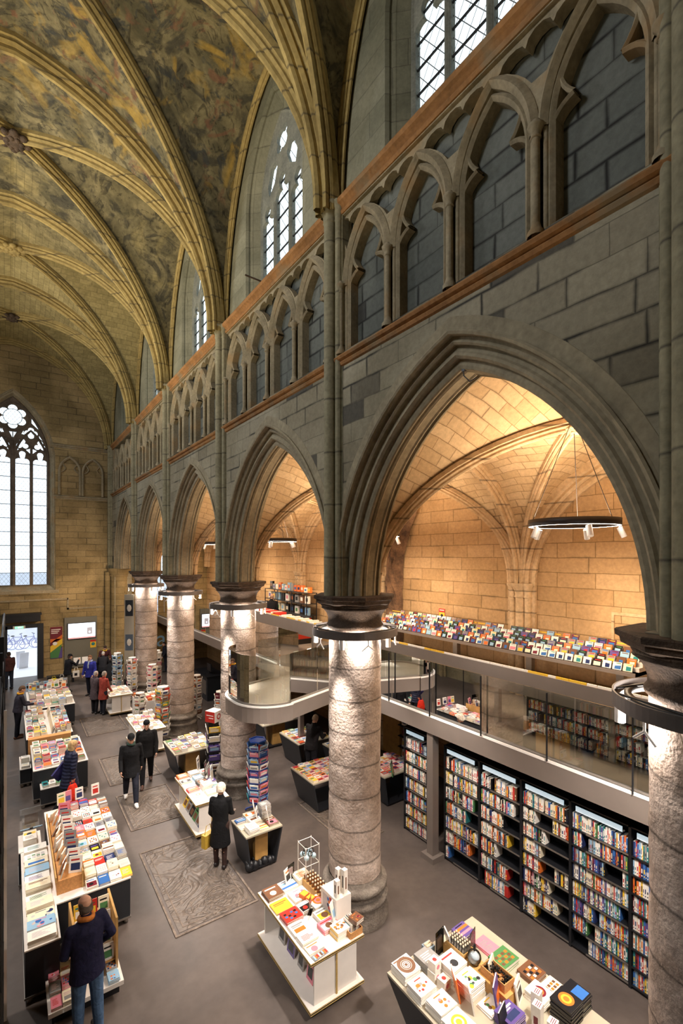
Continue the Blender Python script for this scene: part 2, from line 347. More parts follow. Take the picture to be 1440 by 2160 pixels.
# ---------------------------------------------------------------- floor
def floor_mat():
    m, nt, b = newmat('poured_dark_floor'); L = nt.links; tc = N(nt, 'ShaderNodeTexCoord'); co = tc.outputs['Object']
    n1 = N(nt, 'ShaderNodeTexNoise'); n1.inputs['Scale'].default_value = .8; n1.inputs['Detail'].default_value = 8; n1.inputs['Distortion'].default_value = .5; L.new(co, n1.inputs['Vector'])
    n2 = N(nt, 'ShaderNodeTexNoise'); n2.inputs['Scale'].default_value = 7; n2.inputs['Detail'].default_value = 6; L.new(co, n2.inputs['Vector'])
    c = mix(nt, ramp(nt, n1.outputs['Fac'], [(.35, 0.0), (.65, 1.0)]), lin('4a423e'), lin('5b514b'))
    c = mix(nt, 1.0, c, ramp(nt, n2.outputs['Fac'], [(.3, .88), (.7, 1.1)]), 'MULTIPLY')
    L.new(c, b.inputs['Base Color']); b.inputs['Specular IOR Level'].default_value = .4
    L.new(ramp(nt, n1.outputs['Fac'], [(.3, .38), (.7, .55)]), b.inputs['Roughness'])
    bp = N(nt, 'ShaderNodeBump'); bp.inputs['Strength'].default_value = .08; bp.inputs['Distance'].default_value = .01; L.new(n2.outputs['Fac'], bp.inputs['Height']); L.new(bp.outputs[0], b.inputs['Normal'])
    return m
M_FLOOR = floor_mat()
fl = MB(); fl.box(-4.6, -3.9, -.3, 10.6, 29.6, 0.0); fl.obj('floor', M_FLOOR, kind='structure')
def slab_mat():
    m, nt, b = newmat('carved_gravestone'); L = nt.links; tc = N(nt, 'ShaderNodeTexCoord'); co = tc.outputs['Object']
    n1 = N(nt, 'ShaderNodeTexNoise'); n1.inputs['Scale'].default_value = 1.5; n1.inputs['Detail'].default_value = 2; n1.inputs['Distortion'].default_value = 2.4; L.new(co, n1.inputs['Vector'])
    n2 = N(nt, 'ShaderNodeTexNoise'); n2.inputs['Scale'].default_value = 16; n2.inputs['Detail'].default_value = 8; L.new(co, n2.inputs['Vector'])
    c = mix(nt, ramp(nt, n2.outputs['Fac'], [(.3, 0.0), (.7, 1.0)]), lin('4e4640'), lin('665b52'))
    w = ramp(nt, n1.outputs['Fac'], [(.40, .0), (.47, 1.0), (.54, .0), (.6, .8), (.66, 0.0)])
    c = mix(nt, w, c, mix(nt, 1.0, c, (1.22, 1.18, 1.12), 'MULTIPLY'))
    L.new(c, b.inputs['Base Color']); b.inputs['Roughness'].default_value = .5
    bp = N(nt, 'ShaderNodeBump'); bp.inputs['Strength'].default_value = .9; bp.inputs['Distance'].default_value = .02; L.new(w, bp.inputs['Height']); L.new(bp.outputs[0], b.inputs['Normal'])
    return m
M_SLAB = slab_mat(); M_SLABE = stone('gravestone_border', '84766a', '5d5249', 6, .7)
for (x0, y0, x1, y1, lab) in [(2.24, 7.95, 3.72, 10.65, 'large carved stone slab set in the floor behind the woman in the black coat'),
                              (2.20, 18.55, 3.56, 20.75, 'carved stone slab in the floor beside the person in the red coat'),
                              (2.25, 14.2, 3.6, 16.3, 'carved stone slab in the floor behind the two walking men'),
                              (2.27, 11.6, 3.55, 13.5, 'plain worn stone slab under the white trainers of the walking man'),
                              (6.0, 8.3, 7.0, 10.5, 'stone slab in the floor behind the middle column, in the aisle')]:
    t = thing('gravestone_slab', lab, 'floor slab', ((x0 + x1) / 2, (y0 + y1) / 2, 0), 0, 'old carved slabs in the floor')
    hx, hy = (x1 - x0) / 2, (y1 - y0) / 2
    MB().box(-hx + .08, -hy + .08, 0.0, hx - .08, hy - .08, .006).obj('carved_panel', M_SLAB, t)
    b = MB()
    for w_, z_, q in ((.035, .014, 0), (.02, .011, .16)):
        X, Y = hx - q, hy - q
        b.box(-X, -Y, 0.001, X, -Y + w_, z_); b.box(-X, Y - w_, 0.001, X, Y, z_)
        b.box(-X, -Y + w_, 0.001, -X + w_, Y - w_, z_); b.box(X - w_, -Y + w_, 0.001, X, Y - w_, z_)
    b.obj('border', M_SLABE, t)
# ---------------------------------------------------------------- arch tools
def arc(a, h, n=24, d=0.0):
    """pointed arch from left spring over apex to right spring, offset outward by d"""
    R = (a * a + h * h) / (2 * a); c = a - R; Rd = R + d
    top = math.acos(max(-1, min(1, (-c) / Rd)))
    half = [(c + Rd * math.cos(top * i / n), Rd * math.sin(top * i / n)) for i in range(n + 1)]
    half[-1] = (0.0, half[-1][1])
    return [(-u, z) for u, z in half] + half[::-1][1:]
def over(mb, fn, pts, u0, u1, z1, mat=0, col=(.5, .5, .5), flip=False, zleg=None):
    """wall face above an arch: vertical strips; fn(u,z)->xyz. also the two side strips down to zleg"""
    for (a, b) in zip(pts[:-1], pts[1:]):
        q = [fn(a[0], a[1]), fn(b[0], b[1]), fn(b[0], z1), fn(a[0], z1)]
        mb.quad(*(q[::-1] if flip else q), col=col, mat=mat)
    zl = zleg if zleg is not None else pts[0][1]
    for (p, uu) in ((pts[0], u0), (pts[-1], u1)):
        lo, hi = min(p[0], uu), max(p[0], uu)
        if hi - lo < 1e-5: continue
        q = [fn(lo, zl), fn(hi, zl), fn(hi, z1), fn(lo, z1)]
        mb.quad(*(q[::-1] if flip else q), col=col, mat=mat)
AH, AR, ASP = 2.19, 3.13, 5.60
PROF = [(-.43, .60, 0), (-.435, .595, 0), (-.435, .46, 0), (-.437, .455, 0), (-.437, .42, 0), (-.47, .43, 0), (-.485, .405, 0), (-.47, .375, 0), (-.43, .37, 0), (-.405, .385, 0), (-.375, .37, 0), (-.365, .335, 0), (-.385, .30, 0),
        (-.36, .275, 0), (-.31, .275, 0), (-.29, .255, 0), (-.30, .21, 0), (-.33, .185, 0), (-.335, .15, 0), (-.30, .12, 0), (-.255, .135, 0), (-.235, .115, 0), (-.24, .05, 0), (-.225, .012, 0), (-.20, 0, 0), (-.178, 0, 0), (-.172, .028, 0), (-.14, .034, 0), (-.125, .01, 0), (-.09, -.004, 0), (-.06, .012, 0)]
PROFM = [(x, d) for x, d, _ in PROF] + [(-x, d) for x, d, _ in PROF[::-1]]
WALLTOP = 9.58
for k in range(6):
    yc = (COLY[k] + COLY[k + 1]) / 2
    wb = MB(); f0 = lambda u, z: (XF, yc + u, z); f1 = lambda u, z: (COLX + .43, yc + u, z)
    p = [(u, ASP + z) for u, z in arc(AH, AR, 22, .415)]
    over(wb, f0, p, -BAY / 2, BAY / 2, 9.75, flip=True, zleg=ASP); over(wb, f1, p, -BAY / 2, BAY / 2, 9.75, mat=1, zleg=ASP)
    wb.box(COLX - .42, yc - BAY / 2, ASP, COLX + .42, yc - BAY / 2 + .36, ASP + .02)
    if k == 0: wall = bpy.data.objects.new('wall_right', None)
    if k == 0: sc.collection.objects.link(wall); tagit(wall, kind='structure')
    wb.obj('wall_bay', [M_WALL, M_AISLE], wall)
    am = MB(); rings = []; uvs = []
    A0 = arc(AH, AR, 22, 0)
    offs = [arc(AH, AR, 22, d) for x, d in PROFM]
    for i in range(len(A0)):
        rings.append([(COLX + x, yc + offs[j][i][0], ASP + offs[j][i][1]) for j, (x, d) in enumerate(PROFM)])
    am.sweep(rings, smooth=False)
    am.obj('arch_moulding', M_ARCH, wall)
# end of the arcade wall behind the last respond
e = MB(); e.box(XF, COLY[6], 0, COLX + .43, YE, WALLTOP + .3, mat=0); e.obj('wall_bay', [M_WALL], wall)
# string courses: nave side (trim)
def string(name, z, x, y0, y1, mat, prof):
    m = MB(); m.sweep([[(x - px, yy, z + pz) for px, pz in prof] for yy in (y0, y1)], closed=True)
    m.add([(x - px, y0, z + pz) for px, pz in prof], [tuple(range(len(prof)))]); m.add([(x - px, y1, z + pz) for px, pz in prof], [tuple(range(len(prof) - 1, -1, -1))])
    return m.obj(name, mat, kind='structure')
SP = [(-.3, -.02), (0, -.02), (.03, 0), (.05, .04), (.035, .06), (.08, .085), (.10, .12), (.08, .15), (0, .19), (-.3, .19)]
string('trim_1', 9.52, XF, COLY[0], YE, M_STRING, SP)
SP2 = [(-.3, -.12), (.02, -.12), (.04, -.08), (.02, -.04), (.06, 0), (.10, .03), (.12, .08), (.10, .12), (.0, .19), (-.3, .19)]
string('trim_2', 12.20, XF, COLY[0], YE, M_STRING, SP2)
# ---------------------------------------------------------------- blind arcade (triforium)
def bar2d(mb, path, w, x0, x1, fn, chamfer=.3, closed=False):
    """bar following a 2-D path in the wall plane: rounded section w wide, from depth x0 (front) to x1 (back)"""
    n = len(path); rings = []
    for i, (u, z) in enumerate(path):
        a = path[(i - 1) % n if closed else max(i - 1, 0)]; b = path[(i + 1) % n if closed else min(i + 1, n - 1)]
        tx, tz = b[0] - a[0], b[1] - a[1]; l = math.hypot(tx, tz) or 1; nx, nz = -tz / l, tx / l
        h = w / 2; c = h * (1 - chamfer); dd = (x1 - x0)
        rings.append([fn(u + nx * o, z + nz * o, x0 + q) for o, q in ((-h, dd), (-h, h * .9), (-c * .45, h * .25), (0, 0), (c * .45, h * .25), (h, h * .9), (h, dd))])
    if closed: rings.append(rings[0])
    mb.sweep(rings)
def lobes(cx, cz, R, r, n, rot=0.0, seg=8, frac=.5):
    """outline of an n-foil: n arcs of radius r on a circle of radius R"""
    out = []; half = math.pi / n + math.asin(min(1.0, R * math.sin(math.pi / n) / r))
    for k in range(n):
        a = rot + 2 * math.pi * k / n
        for i in range(seg + 1):
            q = a + (i / seg - .5) * 2 * half * .985
            out.append((cx + R * math.cos(a) + r * math.cos(q), cz + R * math.sin(a) + r * math.sin(q)))
    return out
def cusp_arc(p0, p1, bulge, n=8):
    """shallow arc from p0 to p1 bulging sideways"""
    mx, mz = (p0[0] + p1[0]) / 2, (p0[1] + p1[1]) / 2; dx, dz = p1[0] - p0[0], p1[1] - p0[1]
    c = (mx - dz * bulge, mz + dx * bulge)
    return [((1 - t) ** 2 * p0[0] + 2 * t * (1 - t) * c[0] + t * t * p1[0], (1 - t) ** 2 * p0[1] + 2 * t * (1 - t) * c[1] + t * t * p1[1]) for t in [i / n for i in range(n + 1)]]
def plate(outer, holes, fn, depth, name, mat, parent=None, **kw):
    cu = bpy.data.curves.new('plate', 'CURVE'); cu.dimensions = '2D'; cu.fill_mode = 'BOTH'; cu.extrude = depth / 2
    for P_ in [outer] + holes:
        sp_ = cu.splines.new('POLY'); sp_.points.add(len(P_) - 1); sp_.use_cyclic_u = True
        for q_, (u, z) in zip(sp_.points, P_): q_.co = (u, z, 0, 1)
    o = bpy.data.objects.new('plate', cu); sc.collection.objects.link(o)
    me = bpy.data.meshes.new_from_object(o.evaluated_get(bpy.context.evaluated_depsgraph_get())); bpy.data.objects.remove(o)
    for v in me.vertices: v.co = fn(v.co.x, v.co.y, v.co.z + depth / 2)
    me.name = name; me.materials.clear(); me.materials.append(mat)
    r = bpy.data.objects.new(name, me); sc.collection.objects.link(r)
    if parent is not None: r.parent = parent
    return tagit(r, **kw)
def arch_hole(uc, a, zs, h, z0, n=10): return [(uc - a, z0)] + [(uc + u, zs + z) for u, z in arc(a, h, n)] + [(uc + a, z0)]
def tre_head(uc, a, zs, z0, top, r=None):
    """light with a trefoil-cusped head"""
    r = r or a * .46; out = [(uc - a, z0)]
    for i in range(9): q = math.pi - i / 8 * math.pi * .62; out.append((uc - a + a * .52 + a * .52 * math.cos(q), zs + a * .52 * math.sin(q)))
    for i in range(11): q = math.pi * 1.12 - i / 10 * math.pi * 1.24; out.append((uc + r * math.cos(q), top - r + r * math.sin(q)))
    for i in range(9): q = math.pi * .62 - i / 8 * math.pi * .62; out.append((uc + a - a * .52 + a * .52 * math.cos(q), zs + a * .52 * math.sin(q)))
    return out + [(uc + a, z0)]
TZ0, TZ1, TSP = 9.70, 12.12, 10.86; TH = 1.05; XR = 4.84
def blind_arch(mb, fn, uc, hw, near):
    a = hw - .05; h = 1.02
    f = lambda u, z, x: fn(uc + u, z, x)
    P = [(-a, TSP)] + [(u, TSP + z) for u, z in arc(a, h, 9 if near else 6)][1:-1] + [(a, TSP)]
    for w_, x0, d in ((.13, -.02, 0), (.09, .03, -.085)):
        q = [(u, TSP + z) for u, z in arc(a + d, h * (1 + d / a), 9 if near else 6)]
        bar2d(mb, q, w_, x0, .22, f)
    for s in (-1, 1):
        # cusps: arc from arch haunch down to the point, then back to the shaft
        tip = (s * a * .42, TSP + .16); up = (s * a * .66, TSP + .62); lo = (s * (a - .06), TSP - .06)
        bar2d(mb, cusp_arc(up, tip, .28 * s, 6), .05, .05, .20, f)
        bar2d(mb, cusp_arc(tip, lo, .30 * s, 6), .055, .05, .20, f)
        bar2d(mb, [(s * (a - .085), TZ0), (s * (a - .085), TSP)], .09, .03, .22, f)
def colonnette(mb, fn, u, n=8):
    for du, r, x in ((0, .045, -.01), (-.075, .03, .06), (.075, .03, .06)):
        p = fn(u + du, TZ0, x); q = fn(u + du, TSP, x)
        mb.tube([p, q], r, n)
    c = fn(u, TSP - .06, -.01)
    mb.lathe([(.045, -.05), (.062, -.04), (.05, -.02), (.055, .02), (.085, .06), (.09, .09), (.06, .11), (.05, .14)], c, 12)
    c = fn(u, TZ0, -.01); mb.lathe([(.09, 0), (.09, .05), (.06, .09), (.048, .14)], c, 12)
for k in range(6):
    y0, y1 = COLY[k] + .20, COLY[k + 1] - .20
    if k == 5: y1 = COLY[6] + .1
    rec = MB(); rec.quad((XR, y0 - .2, TZ0 - .15), (XR, y0 - .2, TZ1 + .1), (XR, y1 + .2, TZ1 + .1), (XR, y1 + .2, TZ0 - .15))
    rec.quad((XF, COLY[k], TZ0), (XR, COLY[k], TZ0), (XR, COLY[k + 1], TZ0), (XF, COLY[k + 1], TZ0))
    rec.obj('triforium_panel', M_TRIF, wall)
    tb = MB(); near = k < 3; nA = 4; pitch = (y1 - y0) / nA; fn = lambda u, z, x: (XF + x, u, z)
    for j in range(nA): blind_arch(tb, fn, y0 + pitch * (j + .5), pitch / 2, near)
    for j in range(nA + 1): colonnette(tb, fn, y0 + pitch * j, 8 if near else 6)
    hw = pitch / 2; aw = hw - .05; Rr = (aw * aw + 1.02 ** 2) / (2 * aw); holes = []
    low_b = []
    for j in range(nA): low_b += [(y0 + pitch * (j + .5) + u, TSP + z) for u, z in arc(aw - .02, 1.0, 9)]
    def gap(zz): return hw - (math.sqrt(max(0, Rr * Rr - zz * zz)) - (Rr - aw)) - .12
    for j in range(nA + 1):
        u = y0 + pitch * j; zs_ = [.60, .72, .84, .96, 1.04]; L_ = [(u - gap(z), TSP + z) for z in zs_ if gap(z) > .02]; R_ = [(u + gap(z), TSP + z) for z in zs_ if gap(z) > .02]
        w0 = max(gap(1.04), .1); top = []
        for l in (-1, 0, 1):
            for i in range(6): q = math.pi - i / 5 * math.pi; top.append((u + l * w0 * .64 + w0 * .31 * math.cos(q), TSP + 1.05 + (.09 if l else .12) * math.sin(q)))
        if j == 0: H_ = [(u + .03, TSP + .75)] + [(u + .03, TSP + 1.12)] + [p_ for p_ in top if p_[0] > u + .03] + R_[::-1]
        elif j == nA: H_ = L_ + [p_ for p_ in top if p_[0] < u - .03] + [(u - .03, TSP + 1.12), (u - .03, TSP + .75)]
        else: H_ = L_ + top + R_[::-1]
        holes.append(H_)
    if near or k < 5: plate([(y0 - .02, TSP)] + low_b + [(y1 + .02, TSP), (y1 + .02, TZ1 - .02), (y0 - .02, TZ1 - .02)], holes, lambda u, z, x: (XF + .05 + x, u, z), .14, 'spandrel_plate', M_TRAC, wall)
    # top rail and the pier strips
    tb.box(XF, y0 - .2, TSP + 1.2, XR, y1 + .2, TZ1 + .02)
    tb.box(XF + .02, COLY[k], TZ0, XR, y0 - .03, TZ1); tb.box(XF + .02, y1 + .03, TZ0, XR, COLY[k + 1], TZ1)
    if k == 5: tb.box(XF + .02, y1, TZ0, XR, YE, TZ1)
    tb.obj('trim_%d' % (3 + k), M_TRAC, kind='structure')
# ---------------------------------------------------------------- clerestory with windows
XC = 4.74; XG = 5.06; WS, WSP, WA, WR = 12.45, 14.55, 1.07, 1.75
def light_bars(mb, a, zsp, h, z0, f, w, x0, x1, cusp=True, n=8):
    pts = [(-a, z0), (-a, zsp)] + [(u, zsp + z) for u, z in arc(a, h, n)][1:-1] + [(a, zsp), (a, z0)]
    bar2d(mb, pts, w, x0, x1, f)
M_LEAD = leaded('leaded_glass_nave', 4.5, 3.2, 'YZ', True, (.80, .86, .88), .035); M_LEADE = leaded('leaded_glass_west', 5.5, 4.0, 'XZ', True, (.84, .90, .94), .035)
M_MULL = stone('window_mullion_grey', '85857a', '6c6d66', 3, .3)
M_MULLW = stone('west_window_mullion', '6f6255', '544a40', 3, .3)
for k in range(6):
    yc = (COLY[k] + COLY[k + 1]) / 2 + .06; wb = MB()
    OA = WA + .30; po = [(u, WSP + z) for u, z in arc(WA, WR, 14, .30)]
    over(wb, lambda u, z: (XC, yc + u, z), po, -BAY / 2 - .06, BAY / 2 - .06, 18.2, flip=True, zleg=12.3)
    pi_ = [(u, WSP + z) for u, z in arc(WA, WR, 14, .0)]
    fo = [(-OA, 12.32)] + po + [(OA, 12.32)]; fi = [(-WA, WS + .12)] + pi_ + [(WA, WS + .12)]
    steps = [(XC, 0), (XC + .06, .12), (XC + .10, .12), (XC + .14, .3), (XC + .16, .34), (XG - .02, .8), (XG + .05, 1.0)]
    rings = [[(x, yc + o[0] * (1 - t) + i_[0] * t, o[1] * (1 - t) + i_[1] * t) for x, t in steps] for o, i_ in zip(fo, fi)]
    wb.sweep(rings)
    wb.quad((XC, yc - OA, 12.32), (XG + .3, yc - WA, WS + .2), (XG + .3, yc + WA, WS + .2), (XC, yc + OA, 12.32))
    if k == 5: wb.quad((XC, COLY[6], 12.3), (XC, COLY[6], 18.2), (XC, YE, 18.2), (XC, YE, 12.3))
    wb.obj('clerestory_bay', M_CLER, wall)
    wd = bpy.data.objects.new('window_%d' % (k + 1), None); sc.collection.objects.link(wd); wd.location = (XG, yc, 0); tagit(wd, kind='structure')
    gm = MB(); n = len(pi_)
    gm.add([(0.03, 0, 13.5)] + [(0.03, u, z) for u, z in fi], [(0, i + 1, i + 2) for i in range(len(fi) - 1)] + [(0, len(fi), 1)])
    gm.obj('glass', M_LEAD, wd)
    tm = MB(); f = lambda u, z, x: (x, u, z)
    light_bars(tm, WA - .03, WSP, WR - .03, WS + .1, f, .10, -.08, .06)
    lw = WA * 2 / 3
    for s in (-1, 1): bar2d(tm, [(s * lw / 2, WS + .1), (s * lw / 2, WSP - .1)], .12, -.08, .06, f)
    hl = [tre_head(c_ * lw, lw / 2 - .042, WSP - .45 + (.35 if c_ == 0 else 0), WS + .16, WSP + (.0 if c_ else .36)) for c_ in (-1, 0, 1)]
    hl += [lobes(0, WSP + 1.12, .15, .14, 4, math.pi / 4, 7, .40)]
    for s in (-1, 1): hl.append([(s * .33, WSP + .82), (s * .22, WSP + .64), (s * .36, WSP + .34), (s * .62, WSP + .18), (s * .70, WSP + .42), (s * .52, WSP + .78)])
    plate([(-WA, WS + .1)] + [(u, WSP + z) for u, z in arc(WA, WR, 12)] + [(WA, WS + .1)], hl, lambda u, z, x: (x - .05, u, z), .08, 'tracery', M_MULL, wd)
    tm.obj('mullions', M_MULL, wd)
    bm_ = MB()
    for i in range(6): bm_.box(-.0, -WA, WS + .42 + .38 * i, .02, WA, WS + .45 + .38 * i)
    bm_.obj('saddle_bars', M_BLACK, wd)
# ---------------------------------------------------------------- wall shafts and their capitals
def shaft(name, cx, y, z0, z1, sgn, parent, mat=None, side=.16):
    m = MB(); n = 14
    for du, r, dx in ((0, .105, -.12), (-side, .062, -.05), (side, .062, -.05)):
        m.tube([(cx + sgn * -dx * -1, y + du, z0), (cx + sgn * -dx * -1, y + du, z1)], r, n)
    m.box(cx - .03, y - side - .08, z0, cx + .1, y + side + .08, z1)
    for du, r, dx in ((0, .105, -.12), (-side, .062, -.05), (side, .062, -.05)):
        s_ = r / .105
        m.lathe([(r, -.02), (r * 1.18, 0), (r * 1.05, .03), (r * 1.15, .10), (r * 1.6, .2), (r * 1.65, .24), (r * 1.9, .26), (r * 1.9, .31), (r, .33)], (cx + sgn * dx, y + du, z1 - .2), 10)
    return m.obj(name, mat or M_SHAFT, parent)
for k in range(0, 7):
    y = COLY[k] if k < 6 else YE - .2
    shaft('wall_shaft', XF + .02, y, ASP if k < 6 else 0, 12.2, 1, wall)
# ---------------------------------------------------------------- vaults
def fresco_mat():
    m, nt, b = newmat('vault_marl_with_faded_painting'); L = nt.links; tc = N(nt, 'ShaderNodeTexCoord'); co = tc.outputs['Object']
    def nz(s, d=6, dist=0.0, r=.55, off=None):
        n = N(nt, 'ShaderNodeTexNoise'); n.inputs['Scale'].default_value = s; n.inputs['Detail'].default_value = d; n.inputs['Distortion'].default_value = dist; n.inputs['Roughness'].default_value = r
        if off: 
            v = N(nt, 'ShaderNodeVectorMath', operation='ADD'); L.new(co, v.inputs[0]); v.inputs[1].default_value = off; L.new(v.outputs[0], n.inputs['Vector'])
        else: L.new(co, n.inputs['Vector'])
        return n.outputs['Fac']
    br = N(nt, 'ShaderNodeTexBrick'); L.new(tc.outputs['UV'], br.inputs['Vector']); br.inputs['Scale'].default_value = 1; br.inputs['Brick Width'].default_value = .42; br.inputs['Row Height'].default_value = .19
    br.inputs['Mortar Size'].default_value = .008; br.inputs['Mortar Smooth'].default_value = .6
    br.inputs['Color1'].default_value = (*lin('a39468'), 1); br.inputs['Color2'].default_value = (*lin('8d8058'), 1); br.inputs['Mortar'].default_value = (*lin('6d6244'), 1)
    base = br.outputs['Color']
    sp = N(nt, 'ShaderNodeSeparateXYZ'); L.new(co, sp.inputs[0])
    my = N(nt, 'ShaderNodeMapRange'); L.new(sp.outputs[1], my.inputs[0]); my.inputs[1].default_value = 21.5; my.inputs[2].default_value = 17.0; my.inputs[3].default_value = 0; my.inputs[4].default_value = 1
    # plaster with a faded painting
    pl = mix(nt, ramp(nt, nz(1.4, 8, 1.2), [(.35, 0.0), (.65, 1.0)]), lin('57523f'), lin('847a5d'))
    pl = mix(nt, ramp(nt, nz(1.1, 7, 2.6, .6, (3, 7, 1)), [(.50, 0.0), (.60, .8)]), pl, lin('3e3c35'))
    pl = mix(nt, ramp(nt, nz(2.6, 6, 3.0, .6, (9, 2, 5)), [(.56, 0.0), (.62, .55)]), pl, lin('26241f'))
    hi = N(nt, 'ShaderNodeMapRange'); L.new(sp.outputs[2], hi.inputs[0]); hi.inputs[1].default_value = 14.6; hi.inputs[2].default_value = 15.8
    nr = N(nt, 'ShaderNodeMapRange'); L.new(sp.outputs[1], nr.inputs[0]); nr.inputs[1].default_value = 14.2; nr.inputs[2].default_value = 12.2
    def masked(f, amt=1.0):
        a = N(nt, 'ShaderNodeMath', operation='MULTIPLY'); L.new(f, a.inputs[0]); L.new(hi.outputs[0], a.inputs[1])
        c = N(nt, 'ShaderNodeMath', operation='MULTIPLY'); L.new(a.outputs[0], c.inputs[0]); L.new(nr.outputs[0], c.inputs[1]); return c.outputs[0]
    pl = mix(nt, masked(ramp(nt, nz(.95, 5, 1.6, .55, (1, 4, 8)), [(.56, 0.0), (.66, .7)])), pl, lin('a88a42'))
    pl = mix(nt, masked(ramp(nt, nz(1.3, 5, 2.0, .55, (5, 0, 2)), [(.57, 0.0), (.64, .65)])), pl, lin('75503f'))
    pl = mix(nt, masked(ramp(nt, nz(1.5, 5, 2.0, .55, (0, 6, 6)), [(.58, 0.0), (.66, .8)])), pl, lin('3a3d3e'))
    pm = N(nt, 'ShaderNodeMath', operation='MULTIPLY'); L.new(ramp(nt, nz(.7, 8, .6, .6, (2, 2, 2)), [(.30, 0.0), (.44, 1.0)]), pm.inputs[0]); L.new(my.outputs[0], pm.inputs[1])
    c = mix(nt, pm.outputs[0], base, pl)
    c = mix(nt, ramp(nt, nz(.5, 8, 1.0, .6, (7, 1, 0)), [(.5, 0.0), (.7, .55)]), c, mix(nt, 1.0, c, (.38, .36, .31), 'MULTIPLY'))
    c = mix(nt, 1.0, c, ramp(nt, nz(10, 8), [(.25, .75), (.75, 1.2)]), 'MULTIPLY')
    L.new(c, b.inputs['Base Color']); b.inputs['Roughness'].default_value = .9; b.inputs['Specular IOR Level'].default_value = .2
    bp = N(nt, 'ShaderNodeBump'); bp.inputs['Strength'].default_value = .4; bp.inputs['Distance'].default_value = .015; L.new(nz(12, 8), bp.inputs['Height']); L.new(bp.outputs[0], b.inputs['Normal'])
    return m
M_VAULT = fresco_mat()
M_AVUV = masonry('aisle_vault_web', 'XY', 'd6bb94', 'c4a67e', 'a08460', .42, .19, .007, .4, (.5, .7), (.78, .72, .65), .4, .6, uv=True)
def gfun(a, h):
    R = (a * a + h * h) / (2 * a); c = a - R
    return lambda s: math.sqrt(max(0, R * R - (a * s - c) ** 2))
def svals(n): return [1 - (1 - i / n) ** 1.9 for i in range(n + 1)][::-1]      # dense near the springing
def vault_bay(parent, xc, a, yc, b, spr, h, mat, ext, n=16, exl=None, lift=0.0):
    g = gfun(a, h); S = svals(n); mb = MB()
    arcl = [0.0]
    for i in range(n): arcl.append(arcl[-1] + math.hypot((S[i] - S[i + 1]) * b, g(S[i + 1]) - g(S[i])))
    for sx in (-1, 1):                        # side cells: straight courses parallel to X
        for sy in (-1, 1):
            rings = []; uv = []
            for i, s in enumerate(S):
                z = spr + g(s); y = yc + sy * b * s; ex_ = exl if (exl is not None and sx < 0) else ext; xs = [a * s + (a + ex_ - a * s) * t for t in (0, .5, 1)]
                lf = lift if sx < 0 else 0.0; dm = [0, (.10 + lf * .5) * (1 - s), lf * (1 - s)]
                rings.append([(xc + sx * x, y, z + d) for x, d in zip(xs, dm)]); uv.append([(x, arcl[i]) for x in xs])
            mb.sweep(rings, uvs=uv, smooth=True)
    arcl = [0.0]
    for i in range(n): arcl.append(arcl[-1] + math.hypot((S[i] - S[i + 1]) * a, g(S[i + 1]) - g(S[i])))
    for sy in (-1, 1):                        # cells across the vessel
        for sx in (-1, 1):
            rings = []; uv = []
            for i, s in enumerate(S):
                z = spr + g(s); x = xc + sx * a * s; ys = [b * s + (b - b * s) * t for t in (0, .5, 1)]
                dm = [0, .10 * (1 - s), 0.0]
                rings.append([(x, yc + sy * y, z + d) for y, d in zip(ys, dm)]); uv.append([(y, arcl[i]) for y in ys])
            mb.sweep(rings, uvs=uv, smooth=True)
    return mb.obj('vault_web', mat, parent)
def rib(mb, P0, P1, apex_z, spr, h, ahalf, k=1.0, n=22, z0cut=0.0):
    """rib from springing P0 over the crown to springing P1 (x,y pairs); k scales the section"""
    g = gfun(ahalf, h); prof = [(-.15, .05), (-.15, -.07), (-.10, -.10), (-.12, -.15), (-.085, -.20), (-.05, -.19), (-.055, -.25), (-.03, -.30), (.03, -.30), (.055, -.25), (.05, -.19), (.085, -.20), (.12, -.15), (.10, -.10), (.15, -.07), (.15, .05)]
    S = svals(n); par = [-s for s in S] + [s for s in S[::-1]][1:]
    P0 = Vector(P0); P1 = Vector(P1); mid = (P0 + P1) / 2; half = (P1 - P0) / 2; L = half.length; dirh = half.normalized(); lat = Vector((-dirh.y, dirh.x))
    pts = [(L * q, spr + g(abs(q))) for q in par]; rings = []
    for i, (u, z) in enumerate(pts):
        a = pts[max(i - 1, 0)]; b = pts[min(i + 1, len(pts) - 1)]; tu, tz = b[0] - a[0], b[1] - a[1]; l = math.hypot(tu, tz); nu, nz_ = -tz / l, tu / l
        r = []
        for lt, dp in prof:
            uu = u + nu * dp * k; zz = z + nz_ * dp * k; p = mid + dirh * uu + lat * (lt * k); r.append((p.x, p.y, zz))
        rings.append(r)
    mb.sweep(rings, smooth=False)
ceil = bpy.data.objects.new('ceiling', None); sc.collection.objects.link(ceil); tagit(ceil, kind='structure')
ceil2 = bpy.data.objects.new('ceiling', None); sc.collection.objects.link(ceil2); tagit(ceil2, kind='structure')
YB = COLY[:6] + [YE - .15]
def boss(mb, x, y, z, r):
    mb.lathe([(r * .5, .10), (r * .9, .02), (r, -.05), (r * .8, -.12), (r * .35, -.16), (0, -.17)], (x, y, z), 14)
    for j in range(8):
        a = j * math.pi / 4; mb.sphere((x + r * .95 * math.cos(a), y + r * .95 * math.sin(a), z - .06), r * .36, 8, sc_=(1, 1, .7))
        mb.sphere((x + r * .55 * math.cos(a + .4), y + r * .55 * math.sin(a + .4), z - .13), r * .24, 8, sc_=(1, 1, .7))
